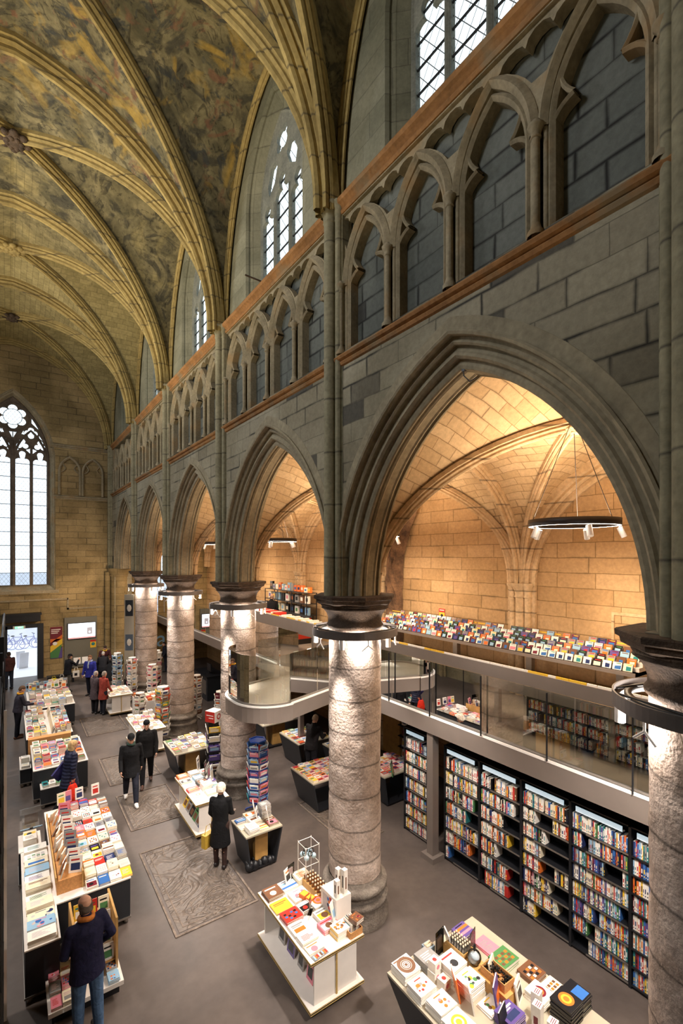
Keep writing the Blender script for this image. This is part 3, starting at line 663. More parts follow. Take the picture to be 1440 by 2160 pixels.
for k in range(6):
    y0, y1 = YB[k], YB[k + 1]; yc, b = (y0 + y1) / 2, (y1 - y0) / 2
    vault_bay(ceil, CX, NA, yc, b, SPR, RISE, M_VAULT, .45, 18)
    r_ = MB()
    rib(r_, (CX - NA, y0), (CX + NA, y0), 0, SPR, RISE, NA, 1.15, 20)
    rib(r_, (CX - NA, y0), (CX + NA, y1), 0, SPR, RISE, NA, .92, 20); rib(r_, (CX - NA, y1), (CX + NA, y0), 0, SPR, RISE, NA, .92, 20)
    # wall rib along the clerestory
    rib(r_, (CX + NA + .12, y0), (CX + NA + .12, y1), 0, SPR, RISE - .05, NA, .55, 14)
    if k == 5: rib(r_, (CX - NA, y1), (CX + NA, y1), 0, SPR, RISE, NA, 1.0, 20)
    r_.obj('ribs', M_RIB, ceil)
    q = MB(); boss(q, CX, yc, SPR + RISE - .18, .30); q.obj('boss', M_CAP if k % 2 else M_RIB, ceil)
AC, AA, ASPR, ARISE = 7.70, 2.30, 5.62, 2.95
for k in range(6):
    y0, y1 = YB[k], YB[k + 1]; yc, b = (y0 + y1) / 2, (y1 - y0) / 2
    vault_bay(ceil2, AC, AA, yc, b, ASPR, ARISE, M_AVUV, .12, 14, .35, .75)
    r_ = MB(); rib(r_, (AC - AA, y0), (AC + AA, y0), 0, ASPR, ARISE, AA, .80, 14)
    rib(r_, (AC - AA, y0), (AC + AA, y1), 0, ASPR, ARISE, AA, .62, 14); rib(r_, (AC - AA, y1), (AC + AA, y0), 0, ASPR, ARISE, AA, .62, 14)
    rib(r_, (AC + AA + .0, y0), (AC + AA + .0, y1), 0, ASPR, ARISE - .03, AA, 1.25, 16)
    r_.obj('ribs', M_ARIB, ceil2)
    q = MB(); boss(q, AC, yc, ASPR + ARISE - .10, .17); q.obj('boss', M_ARIB, ceil2)
# ---------------------------------------------------------------- aisle outer wall with responds
aw = bpy.data.objects.new('wall_aisle', None); sc.collection.objects.link(aw); tagit(aw, kind='structure')
XA = 10.05
b_ = MB(); b_.box(XA, -3.9, 0, XA + .4, 29.6, 8.9); b_.obj('wall_face', M_AISLE, aw)
M_ROUGH = stone('broken_masonry', '8d6d52', '4e3c30', 2.2, 1.6, None)
for k in range(6):
    y = YB[k]; m = MB()
    for du, r in ((0, .11), (-.2, .075), (.2, .075)):
        m.tube([(XA - .1, y + du, 0), (XA - .1, y + du, ASPR)], r, 10)
        m.lathe([(r, -.32), (r * 1.35, -.30), (r * 1.1, -.26), (r * 1.2, -.18), (r * 1.7, -.06), (r * 2, -.03), (r * 2, .03)], (XA - .1, y + du, ASPR), 10)
    m.box(XA - .07, y - .36, 0, XA + .02, y + .36, ASPR + .02)
    m.obj('respond', M_ARIB, aw)
rg = MB(); random.seed(5); n = 16
rings = []
for i in range(22):
    z = 1.8 + i * .28; x0 = XA - .02 if z < 6.0 else XA - .02 - (z - 6) * .1
    lean = 0 if z < 5.8 else (z - 5.8) ** 1.5 * -.32
    rings.append([(x0 - (.22 + random.uniform(-.08, .08)) * math.sin(math.pi * j / 9), 11.4 + lean + (j - 4.5) * .09 + random.uniform(-.03, .03), z) for j in range(10)])
rg.sweep(rings); rg.obj('broken_pier', M_ROUGH, aw)
# small wall niche with a frame, low on the outer wall
nb = MB(); nb.box(XA - .03, 4.05, 5.1, XA + .01, 4.75, 5.16); nb.box(XA - .03, 4.05, 4.3, XA + .01, 4.12, 5.1); nb.box(XA - .03, 4.7, 4.3, XA + .01, 4.75, 5.1); nb.obj('niche_frame', M_ARIB, aw)
# ---------------------------------------------------------------- far (west) wall
we = bpy.data.objects.new('wall_west', None); sc.collection.objects.link(we); tagit(we, kind='structure')
WXc, WWA, WWSP, WWR, WWS = .14, 1.55, 11.25, 3.10, 4.78
m = MB(); FE = lambda u, z: (WXc + u, YE, z)
po = [(u, WWSP + z) for u, z in arc(WWA, WWR, 18, .28)]; OA = WWA + .28
over(m, FE, po, CX - NA - .3 - WXc, XF + .1 - WXc, 18.2, zleg=4.5, flip=True)
dx0, dx1, dz = -.18, 1.32, 2.76
def rect(m, x0, z0, x1, z1, y=YE, mat=0): m.quad((x0, y, z0), (x0, y, z1), (x1, y, z1), (x1, y, z0), mat=mat)
rect(m, CX - NA - .3, 0, dx0, 4.5); rect(m, dx0, dz, dx1, 4.5); rect(m, dx1, 0, XF + .5, 4.5)
fi = [(-WWA, WWS)] + [(u, WWSP + z) for u, z in arc(WWA, WWR, 18, 0)] + [(WWA, WWS)]; fo = [(-OA, 4.5)] + po + [(OA, 4.5)]
st = [(YE, 0), (YE + .05, .12), (YE + .02, .16), (YE + .02, .26), (YE + .10, .34), (YE + .14, .55), (YE + .40, 1.0)]
m.sweep([[(WXc + o[0] * (1 - t) + i_[0] * t, y, o[1] * (1 - t) + i_[1] * t) for y, t in st] for o, i_ in zip(fo, fi)], mat=1)
m.quad((WXc - OA, YE, 4.5), (WXc - WWA, YE + .4, WWS), (WXc + WWA, YE + .4, WWS), (WXc + OA, YE, 4.5), mat=1)
for (x0, x1) in ((dx0, dx0), (dx1, dx1)): m.quad((x0, YE, 0), (x0, YE + .5, 0), (x0, YE + .5, dz), (x0, YE, dz), mat=1)
m.quad((dx0, YE, dz), (dx1, YE, dz), (dx1, YE + .5, dz), (dx0, YE + .5, dz), mat=1)
m.obj('wall_face', [M_END, M_TRAC], we)
# string courses and sill of the west wall
for z, x0 in ((9.30, 1.90), (11.98, 1.75)):
    q = MB(); q.sweep([[(x, YE - px, z + pz) for px, pz in SP] for x in (x0, XF)], closed=True); q.add([(x0, YE - px, z + pz) for px, pz in SP], [tuple(range(len(SP)))]); q.obj('string_course', M_TRAC, we)
q = MB(); q.box(WXc - OA - .2, YE - .1, 4.36, WXc + OA + .15, YE + .1, 4.52); q.box(WXc - OA - .3, YE - .05, 3.98, 2.55, YE + .02, 4.06); q.box(2.5, YE - .05, 3.45, 2.58, YE + .02, 4.06); q.box(2.5, YE - .05, 3.45, XF, YE + .02, 3.53); q.obj('sill', M_TRAC, we)
q = MB(); fn = lambda u, z, x: (u, YE - .12 + x, z)
TS0, TS1 = TZ0, TSP
for uc in (2.63, 3.72):
    f = lambda u, z, x, uc=uc: fn(uc + u, z, x)
    bar2d(q, [(-.48, 9.5), (-.48, 10.75)] + [(u, 10.75 + z) for u, z in arc(.48, .75, 8)] + [(.48, 10.75), (.48, 9.5)], .12, 0, .14, f)
    for s in (-1, 1): bar2d(q, cusp_arc((s * .42, 10.7), (s * .2, 10.95), .3 * s, 5) + [(s * .36, 11.2)], .05, .04, .14, f)
q.obj('blind_arcade', M_TRAC, we)
# half column (respond) at the end of the arcade
q = MB(); q.tube([(4.95, COLY[6] + .35, 0), (4.95, COLY[6] + .35, 5.4)], .46, 20); q.tube([(4.42, COLY[6] + .8, 0), (4.42, COLY[6] + .8, 5.4)], .16, 12)
q.lathe([(.46, 5.15), (.5, 5.2), (.48, 5.26), (.58, 5.45), (.62, 5.5), (.62, 5.62)], (4.95, COLY[6] + .35, 0), 20)
q.obj('respond', M_END, we)
# west window
wd = bpy.data.objects.new('window_7', None); sc.collection.objects.link(wd); wd.location = (WXc, YE + .42, 0); tagit(wd, kind='structure')
g_ = MB(); g_.add([(0, .02, 8)] + [(u, .02, z) for u, z in fi], [(0, i + 1, i + 2) for i in range(len(fi) - 1)] + [(0, len(fi), 1)]); g_.obj('glass', M_LEADE, wd)
tm = MB(); f = lambda u, z, x: (u, x, z)
light_bars(tm, WWA - .02, WWSP, WWR - .02, WWS, f, .14, -.14, .02, n=14)
bar2d(tm, [(0, WWS), (0, WWSP + .9)], .22, -.16, .02, f)
RC = 13.36; hl = []
for s in (-1, 1):
    bar2d(tm, [(s * WWA / 2, WWS), (s * WWA / 2, WWSP + .0)], .12, -.10, .02, f)
    hc = s * WWA / 2
    bar2d(tm, [(hc + u, WWSP - .25 + z) for u, z in arc(WWA / 2 - .03, 1.75, 10)], .10, -.13, .02, f)
    hl.append(lobes(hc, 12.62, .16, .135, 4, 0, 8, .42))
    hl.append([(s * .80, 13.42), (s * .80, 13.12), (s * 1.16, 12.78), (s * 1.06, 12.98)])
    hl.append([(s * 1.12, 12.56), (s * 1.14, 12.40), (s * 1.30, 12.26)]); hl.append([(s * .45, 12.72), (s * .36, 12.52), (s * .50, 12.50)])
    for t in (-1, 1):
        lc = hc + t * WWA / 4 + s * .015
        hl.append(lobes(lc, 12.0, .15, .135, 3, math.pi / 2, 8, .44)); hl.append(tre_head(lc, WWA / 4 - .075, 11.12, WWS + .02, 11.66))
        for v in (-1, 1): hl.append([(lc + v * .33, 11.82), (lc + v * .14, 11.74), (lc + v * .33, 11.56)])
    hl.append([(s * .0 + s * .02, 12.60), (s * .16, 12.60), (s * .02, 12.30)])
hl.append(lobes(0, RC, .41, .205, 6, math.pi / 2, 9, .48))
plate([(-WWA, WWS)] + [(u, WWSP + z) for u, z in arc(WWA, WWR, 16)] + [(WWA, WWS)], hl, lambda u, z, x: (u, x - .10, z), .10, 'tracery_plate', M_MULLW, wd)
bar2d(tm, [(.68 * math.cos(q_ * math.pi / 14), RC + .68 * math.sin(q_ * math.pi / 14)) for q_ in range(28)], .07, -.14, .02, f, closed=True)
tm.obj('tracery', M_MULLW, wd)
bb = MB()
bb.lathe([(.28, 0), (.29, .0)], (0, 0, 0), 4) if False else None
circ = [(.40 * math.cos(q_ * math.pi / 12), RC + .40 * math.sin(q_ * math.pi / 12)) for q_ in range(24)]
bar2d(bb, circ, .022, -.03, .0, f, closed=True)
for i in range(9): bb.box(-WWA, .0, WWS + .62 + .70 * i, WWA, .018, WWS + .65 + .70 * i)
bb.obj('saddle_bars', M_BLACK, wd)
# aisle west wall with its window and the sign
m = MB(); rect(m, COLX + .4, 0, 6.75, 9, YE); rect(m, 7.95, 0, XA + .1, 9, YE); rect(m, 6.75, 0, 7.95, 2.6, YE); rect(m, 6.75, 6.3, 7.95, 9, YE)
for x in (6.75, 7.95): m.quad((x, YE, 2.6), (x, YE + .4, 2.6), (x, YE + .4, 6.3), (x, YE, 6.3))
m.obj('aisle_end_face', M_END, we)
wd = bpy.data.objects.new('window_8', None); sc.collection.objects.link(wd); wd.location = (7.35, YE + .35, 0); tagit(wd, kind='structure')
MB().quad((-.6, 0, 2.6), (-.6, 0, 6.3), (.6, 0, 6.3), (.6, 0, 2.6)).obj('glass', M_LEADE, wd)
q = MB(); q.box(-.03, -.06, 2.6, .03, -.01, 6.3)
for z in (3.4, 4.3, 5.2): q.box(-.6, -.05, z, .6, -.01, z + .03)
q.obj('mullions', M_MULL, wd)
# ---------------------------------------------------------------- left (north) side and back, plain
wl = bpy.data.objects.new('wall_left', None); sc.collection.objects.link(wl); tagit(wl, kind='structure')
b_ = MB(); b_.box(-4.7, -3.9, 0, -4.32, 29.6, 18.2); b_.obj('wall_face', M_CLER, wl)
for k in range(7): shaft('wall_shaft', -4.34, YB[k] if k < 6 else YE - .2, 0, 12.2, -1, wl)
wbk = bpy.data.objects.new('wall_back', None); sc.collection.objects.link(wbk); tagit(wbk, kind='structure')
b_ = MB(); b_.box(-4.7, -4.1, 0, 10.6, -3.75, 18.2); b_.obj('wall_face', M_END, wbk)
b_ = MB(); b_.box(XC - .2 + .3, -3.9, 17.6, XC + .8, 29.6, 18.3); b_.obj('roof_edge', M_CLER, wall)
# ---------------------------------------------------------------- doorway and street beyond
dr = bpy.data.objects.new('door_1', None); sc.collection.objects.link(dr); dr.location = (0, 0, 0); tagit(dr, kind='structure')
q = MB(); q.box(dx0 - .02, YE - .10, 0, dx0 + .10, YE + .45, dz); q.box(dx1 - .14, YE - .12, 0, dx1 + .12, YE + .45, dz + .02); q.box(dx0, YE - .10, dz - .14, dx1 + .12, YE + .45, dz + .06)
q.obj('door_frame', M_DARKT, dr)
q = MB(); q.box(-.30, YE - .45, 2.98, 1.30, YE - .02, 3.36); q.box(-.30, YE - .5, 3.30, 1.34, YE - .02, 3.40); q.obj('porch_canopy', M_BLACK, dr)
M_STREET = plain('pale_street', 'e9eaf2', .8, nz=.05, nscale=.6); M_STREETW = plain('street_wall', 'dfe1ec', .8, nz=.06, nscale=2)
b_ = MB(); b_.box(-9, 29.7, -.32, 12, 43, -.02); b_.obj('ground_street', M_STREET, kind='structure')
# bicycles leaning across the street, beyond the door
M_BIKE = plain('bike_paint_violet', '8f92bd', .5)
def bicycle(x, y, rz, lab):
    t = thing('bicycle', lab, 'bicycle', (x, y, -.02), rz, 'bicycles parked outside the door')
    for s in (-.5, .5):
        q = MB(); q.tube([(.32 * math.cos(a * math.pi / 8), 0, .33 + .32 * math.sin(a * math.pi / 8)) for a in range(17)], .02, 6); q.obj('wheel', M_BIKE, t, (s, 0, 0))
    q = MB()
    for a, b in (((-.5, .33), (-.15, .8)), ((-.15, .8), (.35, .8)), ((.35, .8), (0, .33)), ((0, .33), (-.5, .33)), ((-.15, .8), (0, .33)), ((.35, .8), (.5, .33)), ((.35, .8), (.3, 1.0))): q.tube([(a[0], 0, a[1]), (b[0], 0, b[1])], .022, 6)
    q.obj('frame', M_BIKE, t)
    q = MB(); q.tube([(.3, -.25, 1.02), (.3, .25, 1.02)], .018, 6); q.obj('handlebar', M_BLACK, t); MB().sphere((-.18, 0, .88), .1, 8, sc_=(1.3, .7, .4)).obj('saddle', M_BLACK, t)
for i, (x, y, a, l) in enumerate([(-.35, 38.6, .2, 'leftmost of the bicycles seen through the open door'), (.35, 38.9, -.3, 'second bicycle from the left through the open door'), (1.05, 38.6, .3, 'third bicycle from the left through the open door'), (1.9, 38.8, -.15, 'rightmost bicycle seen through the open door')]): bicycle(x, y, a, l)
q = MB(); q.box(-9, 42, -.1, 12, 42.3, 5.0); q.obj('street_wall', M_STREETW, kind='structure'); bpy.data.objects['street_wall'].name = 'wall_street'
t = thing('pavement_sign', 'pale A-frame board standing in the street outside the door', 'sign', (.6, 32.2, -.02), .3)
for s in (-1, 1):
    MB().box(-.22, -.012, 0, .22, .012, .9).obj('board', M_STREETW, t, (0, s * .16, 0), (-s * .16, 0, 0))
# ---------------------------------------------------------------- columns
def column(x, y, lab, n=48):
    t = thing('stone_column', lab, 'column', (x, y, 0), 0, 'round stone columns of the arcade')
    random.seed(int(y * 10)); m = MB(); prof = []
    z = .74; rings = []
    while z < 5.08:
        rings.append(z); z += .07
    R = .462; rr = []
    for z in rings + [5.10]:
        row = []
        for j in range(n):
            a = 2 * math.pi * j / n; v = Vector((math.cos(a) * 1.6, math.sin(a) * 1.6, z * 1.2 + y))
            r = R + .012 * noise.noise(v * 1.5) + .007 * noise.noise(v * 6)
            if abs((z + .03 * noise.noise(v)) % .53) < .05: r -= .009
            row.append((r * math.cos(a), r * math.sin(a), z))
        rr.append(row)
    m.sweep(rr, closed=True, smooth=True); m.obj('shaft', M_COL, t)
    m = MB(); m.lathe([(.60, 0), (.60, .10), (.575, .13), (.57, .30), (.585, .33), (.60, .37), (.585, .41), (.545, .43), (.53, .47), (.545, .52), (.575, .55), (.58, .58), (.57, .62), (.53, .65), (.50, .66), (.485, .70), (.47, .74)], (0, 0, 0), 32)
    m.obj('base', M_COLD, t)
    m = MB(); m.lathe([(.46, 5.02), (.50, 5.05), (.505, 5.09), (.475, 5.13), (.475, 5.2), (.50, 5.28), (.56, 5.36), (.60, 5.385), (.575, 5.40), (.60, 5.42), (.61, 5.44), (.60, 5.46)], (0, 0, 0), 32)
    q = []
    for z, r in ((5.45, .60), (5.48, .655), (5.53, .665), (5.55, .70), (5.60, .705), (5.612, .69), (5.615, .0)):
        q.append([(r / math.cos(math.pi / 8) * .97 * math.cos(math.pi / 8 + j * math.pi / 4), r / math.cos(math.pi / 8) * .97 * math.sin(math.pi / 8 + j * math.pi / 4), z) for j in range(8)])
    m.sweep(q, closed=True); m.obj('capital', M_CAP, t)
    return t
CL = [None, 'nearest stone column, cut off by the right edge of the photo', 'tall pinkish stone column in the middle of the photo', 'stone column behind the curved glass balcony', 'stone column with the colourful postcard spinner at its foot', 'farthest free-standing column, with a photo banner on its left side']
def ring_lamp(x, y, z, lab, up, spots=5, amp=1.0, rot=0.0):
    t = thing('ring_lamp', lab, 'lamp', (x, y, z), rot, 'grey lighting rings round the column heads')
    m = MB(); m.lathe([(.70, -.06), (.76, -.06), (.76, .07), (.745, .07), (.745, .0), (.70, .0), (.70, -.06)], (0, 0, 0), 72, smooth=False); m.obj('ring', M_RING, t)
    m = MB(); m.lathe([(.60, .02), (.66, .02), (.66, .05), (.60, .05), (.60, .02)], (0, 0, 0), 40)
    for j in range(4):
        a = j * math.pi / 2 + .3; b = a + 1.25
        m.tube([(.72 * math.cos(a), .72 * math.sin(a), .05), (.72 * math.cos(b), .72 * math.sin(b), .05)], .013, 6)
    m.obj('inner_rail', M_RINGD, t)
    for j in range(spots):
        a = 2 * math.pi * j / spots + .55; c, s = math.cos(a), math.sin(a)
        m = MB(); m.tube([(.70 * c, .70 * s, -.06), (.70 * c, .70 * s, -.22)], .045, 12, cap=False)
        so = m.obj('spot_can', M_WHITEM, t)
        MB().lathe([(.0, 0), (.04, 0)], (.70 * c, .70 * s, -.205), 12).obj('bulb', M_LED, so)
        m = MB(); a2 = a + .62; c, s = math.cos(a2), math.sin(a2); px, py = .72 * c, .72 * s
        m.tube([(px, py, -.06), (px, py, -.15)], .011, 6); tx, ty = -s, c
        m.tube([(px, py, -.15), (px + tx * .11, py + ty * .11, -.24)], .011, 6); m.tube([(px, py, -.15), (px - tx * .11, py - ty * .11, -.24)], .011, 6)
        m.obj('bracket', M_WHITEM, t)
    for j in range(4):
        a = rot + 2 * math.pi * j / 4 + .4
        light('POINT', (x + .60 * math.cos(a), y + .60 * math.sin(a), z - .22), 24 * amp, LAMP, size=.05)
    return t
for k in range(1, 6):
    column(COLX, COLY[k], CL[k], 64 if k < 3 else 40)
    ring_lamp(COLX, COLY[k], 4.97, ['', 'grey lighting ring cut off by the right edge', 'grey lighting ring round the middle column', 'grey lighting ring above the curved glass balcony', 'grey lighting ring fourth from the right', 'grey lighting ring on the farthest column'][k], True, 5, 1.0, .35 * k)
# spots from the rings down to the shop floor
for (k, tx, ty, p) in [(1, 4.8, 3.9, 420), (2, 3.8, 6.3, 430), (1, 3.0, 4.5, 345), (2, 3.0, 9.0, 390), (2, 4.2, 9.0, 300), (3, 3.9, 11.3, 420), (3, 2.8, 14.5, 270), (4, 4.2, 14.1, 360), (4, 3.6, 16.7, 360), (5, 3.6, 20.5, 390), (5, 4.3, 24.5, 390), (3, 1.5, 10.5, 300), (4, 1.4, 15.5, 300), (1, 7.2, 4.6, 300), (1, 7.2, 3.2, 210), (2, 7.2, 6.2, 300), (2, 7.0, 9.6, 350), (3, 6.9, 12.4, 350), (3, 7.2, 14.3, 260)]:
    y = COLY[k]; d = Vector((tx - COLX, ty - y)).normalized(); light('SPOT', (COLX + d.x * .72, y + d.y * .72, 4.72), p, LAMP, (tx, ty, .7), .05, 75, .8)
# ---------------------------------------------------------------- ring pendants of the aisle
M_PEND = plain('pendant_black', '2a211c', .5); 
def pendant(y, lab):
    z = 6.83; t = thing('ring_pendant_lamp', lab, 'lamp', (AC - .15, y, z), 0, 'ring pendants under the aisle vault')
    MB().lathe([(.62, -.05), (.69, -.05), (.69, .06), (.62, .06), (.62, -.05)], (0, 0, 0), 48).obj('ring', M_PEND, t)
    MB().lathe([(.635, -.052), (.68, -.052)], (0, 0, 0), 48).obj('led_strip', M_LED, t)
    for j in range(3):
        a = j * 2.094 + .4; MB().tube([(.65 * math.cos(a), .65 * math.sin(a), .06), (.05 * math.cos(a), .05 * math.sin(a), 1.62)], .006, 5).obj('cable', M_PEND, t)
    for j in range(5):
        a = j * 1.256 + .2; c, s = math.cos(a), math.sin(a)
        m = MB(); m.tube([(.65 * c, .65 * s, -.05), (.65 * c, .65 * s, -.09)], .01, 6); m.tube([(.65 * c, .65 * s, -.08), (.72 * c, .72 * s, -.24)], .045, 10); m.obj('spot_head', M_WHITEM, t)
    light('AREA', (AC - .15, y, z + .10), 95, WARM, (AC - .15, y, z + 2), 1.2)
    light('AREA', (AC - .15, y, z - .30), 80, WARM, (AC - .15, y, z - 3), 1.0)
    light('POINT', (AC + 1.3, y + .3, 5.2), 26, WARM, size=.15)
PL = ['', 'ring pendant with white spot heads seen large in the nearest arch', 'small ring pendant seen at the left side of the nearest arch', 'ring pendant seen in the second arch', 'ring pendant in the third arch', 'farthest ring pendant in the aisle']
for k in range(1, 6): pendant((YB[k] + YB[k + 1]) / 2, PL[k])
# ---------------------------------------------------------------- mezzanine
ORD = ['zeroth', 'first', 'second', 'third', 'fourth', 'fifth', 'sixth', 'seventh', 'eighth', 'ninth', 'tenth', 'eleventh', 'twelfth', 'thirteenth', 'fourteenth', 'fifteenth', 'sixteenth', 'seventeenth', 'eighteenth', 'nineteenth', 'twentieth']
def ordn(i):
    if i < len(ORD): return ORD[i]
    t, u = divmod(i, 10); tens = {2: 'twent', 3: 'thirt', 4: 'fort', 5: 'fift'}[t]
    return tens + 'ieth' if u == 0 else tens + 'y-' + ORD[u]
M_MEZF = plain('mezzanine_carpet', '77706a', .6, nz=.1, nscale=3); M_MEZL = plain('mezzanine_pale_floor', 'a9a298', .4, nz=.05, nscale=3)
MZ = 3.0
def arcpts(c, r, a0, a1, n): return [(c[0] + r * math.cos(math.radians(a0 + (a1 - a0) * i / n)), c[1] + r * math.sin(math.radians(a0 + (a1 - a0) * i / n))) for i in range(n + 1)]
lobe = [(7.1, 9.98), (6.4, 9.75), (5.15, 9.33)] + arcpts((5.0, 10.12), .84, 282, 180, 10)[0:] + arcpts((4.95, 10.5), .79, 180, 108, 7) + [(5.3, 11.42), (6.7, 11.75)]
main_front = [(7.1, -3.7), (7.1, 9.98)]
outline = main_front + lobe[1:] + [(6.7, YE - .02), (XA - .08, YE - .02), (XA - .08, -3.7)]
mezz = thing('mezzanine_deck', 'raised gallery floor in the side aisle with a grey-brown edge and a rounded balcony', 'gallery floor')
def prism(mb, pts, z0, z1, mat=0, sides=True, top=True, bottom=True):
    n = len(pts); vs = [(p[0], p[1], z0) for p in pts] + [(p[0], p[1], z1) for p in pts]
    if top: mb.add(vs, [tuple(range(n, 2 * n))], mat=mat)
    if bottom: mb.add(vs, [tuple(range(n - 1, -1, -1))], mat=mat)
    if sides: mb.add(vs, [(i, (i + 1) % n, n + (i + 1) % n, n + i) for i in range(n)], mat=mat)
MB_ = MB(); n0 = MB()
prism(n0, [(7.1, -3.7), (7.1, 11.75), (6.7, 11.75), (6.7, YE - .02), (XA - .08, YE - .02), (XA - .08, -3.7)], MZ - .30, MZ); n0.obj('deck', M_MEZF, mezz)
n0 = MB(); prism(n0, lobe + [(7.1, 11.75)], MZ - .30, MZ + .002); n0.obj('balcony_deck', M_MEZL, mezz)
def ribbon(mb, path, z0, z1, off=0.0, th=.02):
    L = []
    for i, p in enumerate(path):
        a = path[max(i - 1, 0)]; b = path[min(i + 1, len(path) - 1)]; tx, ty = b[0] - a[0], b[1] - a[1]; l = math.hypot(tx, ty)
        nx, ny = -ty / l, tx / l
        L.append([(p[0] + nx * (off + th), p[1] + ny * (off + th), z0), (p[0] + nx * off, p[1] + ny * off, z0), (p[0] + nx * off, p[1] + ny * off, z1), (p[0] + nx * (off + th), p[1] + ny * (off + th), z1)])
    mb.sweep(L, closed=True)
edge = main_front + lobe[1:] + [(6.7, YE - .05)]
q = MB(); ribbon(q, edge, MZ - .36, MZ - .02, 0, .02); q.obj('fascia', M_FASCIA, mezz)
q = MB(); ribbon(q, edge, MZ - .02, MZ + .012, -.02, .05); q.obj('edge_trim', M_WHITEM, mezz)
bal = thing('glass_balustrade', 'clear glass railing along the edge of the gallery and round its balcony', 'railing')
def gpanel(p, q, name='glass_panel'):
    m = MB(); ribbon(m, [p, q] if isinstance(p, tuple) else p, MZ - .02, MZ + 1.10, -.06, .012); return m.obj(name, M_GLASS, bal)
yy = [9.9, 8.2, 6.93, 5.64, 4.34, 3.06, 1.78, .5, -.8]
for a, b in zip(yy[:-1], yy[1:]): gpanel((7.1, b + .008), (7.1, a - .008))
gpanel((6.93, 9.92), (6.1, 9.645)); gpanel((6.08, 9.64), (5.18, 9.34))
gpanel([p for p in lobe[2:14]], None); gpanel([p for p in lobe[13:21]], None); gpanel((5.3, 11.42), (6.0, 11.58)); gpanel((6.02, 11.59), (6.68, 11.74))
yb = 11.8
while yb < 27: gpanel((6.7, yb), (6.7, yb + 1.28)); yb += 1.3
for y in yy[1:-1]: MB().box(7.07 - .03, y - .007, MZ, 7.09 - .02, y + .007, MZ + 1.1).obj('glass_joint', M_BLACK, bal)
q = MB(); ribbon(q, edge, MZ - .0, MZ + .05, -.075, .04); q.obj('base_channel', M_STEEL, bal)
def post(name, x, y, z0, z1, w_, lab, foot=.3, grp=None):
    t = thing(name, lab, 'post', (x, y, z0), 0, grp); MB().box(-w_ / 2, -w_ / 2, 0, w_ / 2, w_ / 2, z1 - z0).obj('shaft', M_FASCIA, t)
    if foot: MB().box(-foot / 2, -foot / 2, 0, foot / 2, foot / 2, .11).obj('foot', M_FASCIA, t)
post('steel_post', 7.22, 7.0, 0, MZ - .3, .17, 'thick taupe steel post with a square foot beside the black bookcase', .34, 'steel posts under the gallery')
post('steel_post', 7.25, 12.5, 0, MZ - .3, .14, 'thin taupe steel post beside the man in black reading', 0, 'steel posts under the gallery')
post('steel_post', 7.15, 18.5, 0, MZ - .3, .14, 'steel post far back under the gallery', 0, 'steel posts under the gallery')
# ---------------------------------------------------------------- books
COV = {'white': 'ece6dc', 'cream': 'e6d9bd', 'red': 'b8322a', 'orange': 'd96f2e', 'yellow': 'e3b93a', 'black': '1c1b1e', 'navy': '26325c', 'blue': '3767a8', 'pale blue': '8fb4cf', 'green': '4b7d4a', 'teal': '2f7d80', 'brown': '6d4a34', 'pink': 'd7808f', 'grey': '8e8c8a', 'purple': '5b4a86', 'maroon': '6e2430'}
LC = {k: lin(v) for k, v in COV.items()}; PG = lin('e9e1d2'); CNAMES = list(COV)
def pick(rnd, ws): return rnd.choices(list(ws.keys()), list(ws.values()))[0]
W_MIX = {'white': 14, 'cream': 6, 'red': 4, 'orange': 3, 'yellow': 3, 'black': 4, 'navy': 2, 'blue': 2, 'pale blue': 2, 'green': 1.5, 'teal': 1, 'brown': 2, 'pink': 1, 'grey': 2}
W_TRAV = {'white': 10, 'cream': 3, 'red': 3, 'orange': 3, 'yellow': 2, 'black': 1, 'navy': 4, 'blue': 5, 'pale blue': 3, 'green': 2, 'teal': 3, 'maroon': 1, 'grey': 2, 'purple': 2}
def spine_book(mb, x, y, z, th, h, d, cn, rnd, tilt=0.0):
    """book standing upright, spine towards -X, thickness along +Y"""
    c = LC[cn]; M = Matrix.Translation((x, y, z)) @ Matrix.Rotation(tilt, 4, 'X')
    mb.box(0, 0, 0, d, th, h, c, M=M, top=c)
    mb.add([M @ Vector(p) for p in ((.004, .0025, h + .0006), (d, .0025, h + .0006), (d, th - .0025, h + .0006), (.004, th - .0025, h + .0006))], [(0, 1, 2, 3)], PG)
    t = LC[rnd.choice(['white', 'black', 'yellow', 'cream', 'red', 'navy'] if cn not in ('white', 'cream') else ['black', 'red', 'navy', 'orange', 'teal'])]
    for (a, b) in ((.12, .2), (.32, .32 + rnd.uniform(.15, .4))):
        mb.add([M @ Vector(p) for p in ((-.0008, th * .25, h * a), (-.0008, th * .75, h * a), (-.0008, th * .75, h * b), (-.0008, th * .25, h * b))], [(0, 3, 2, 1)], t)
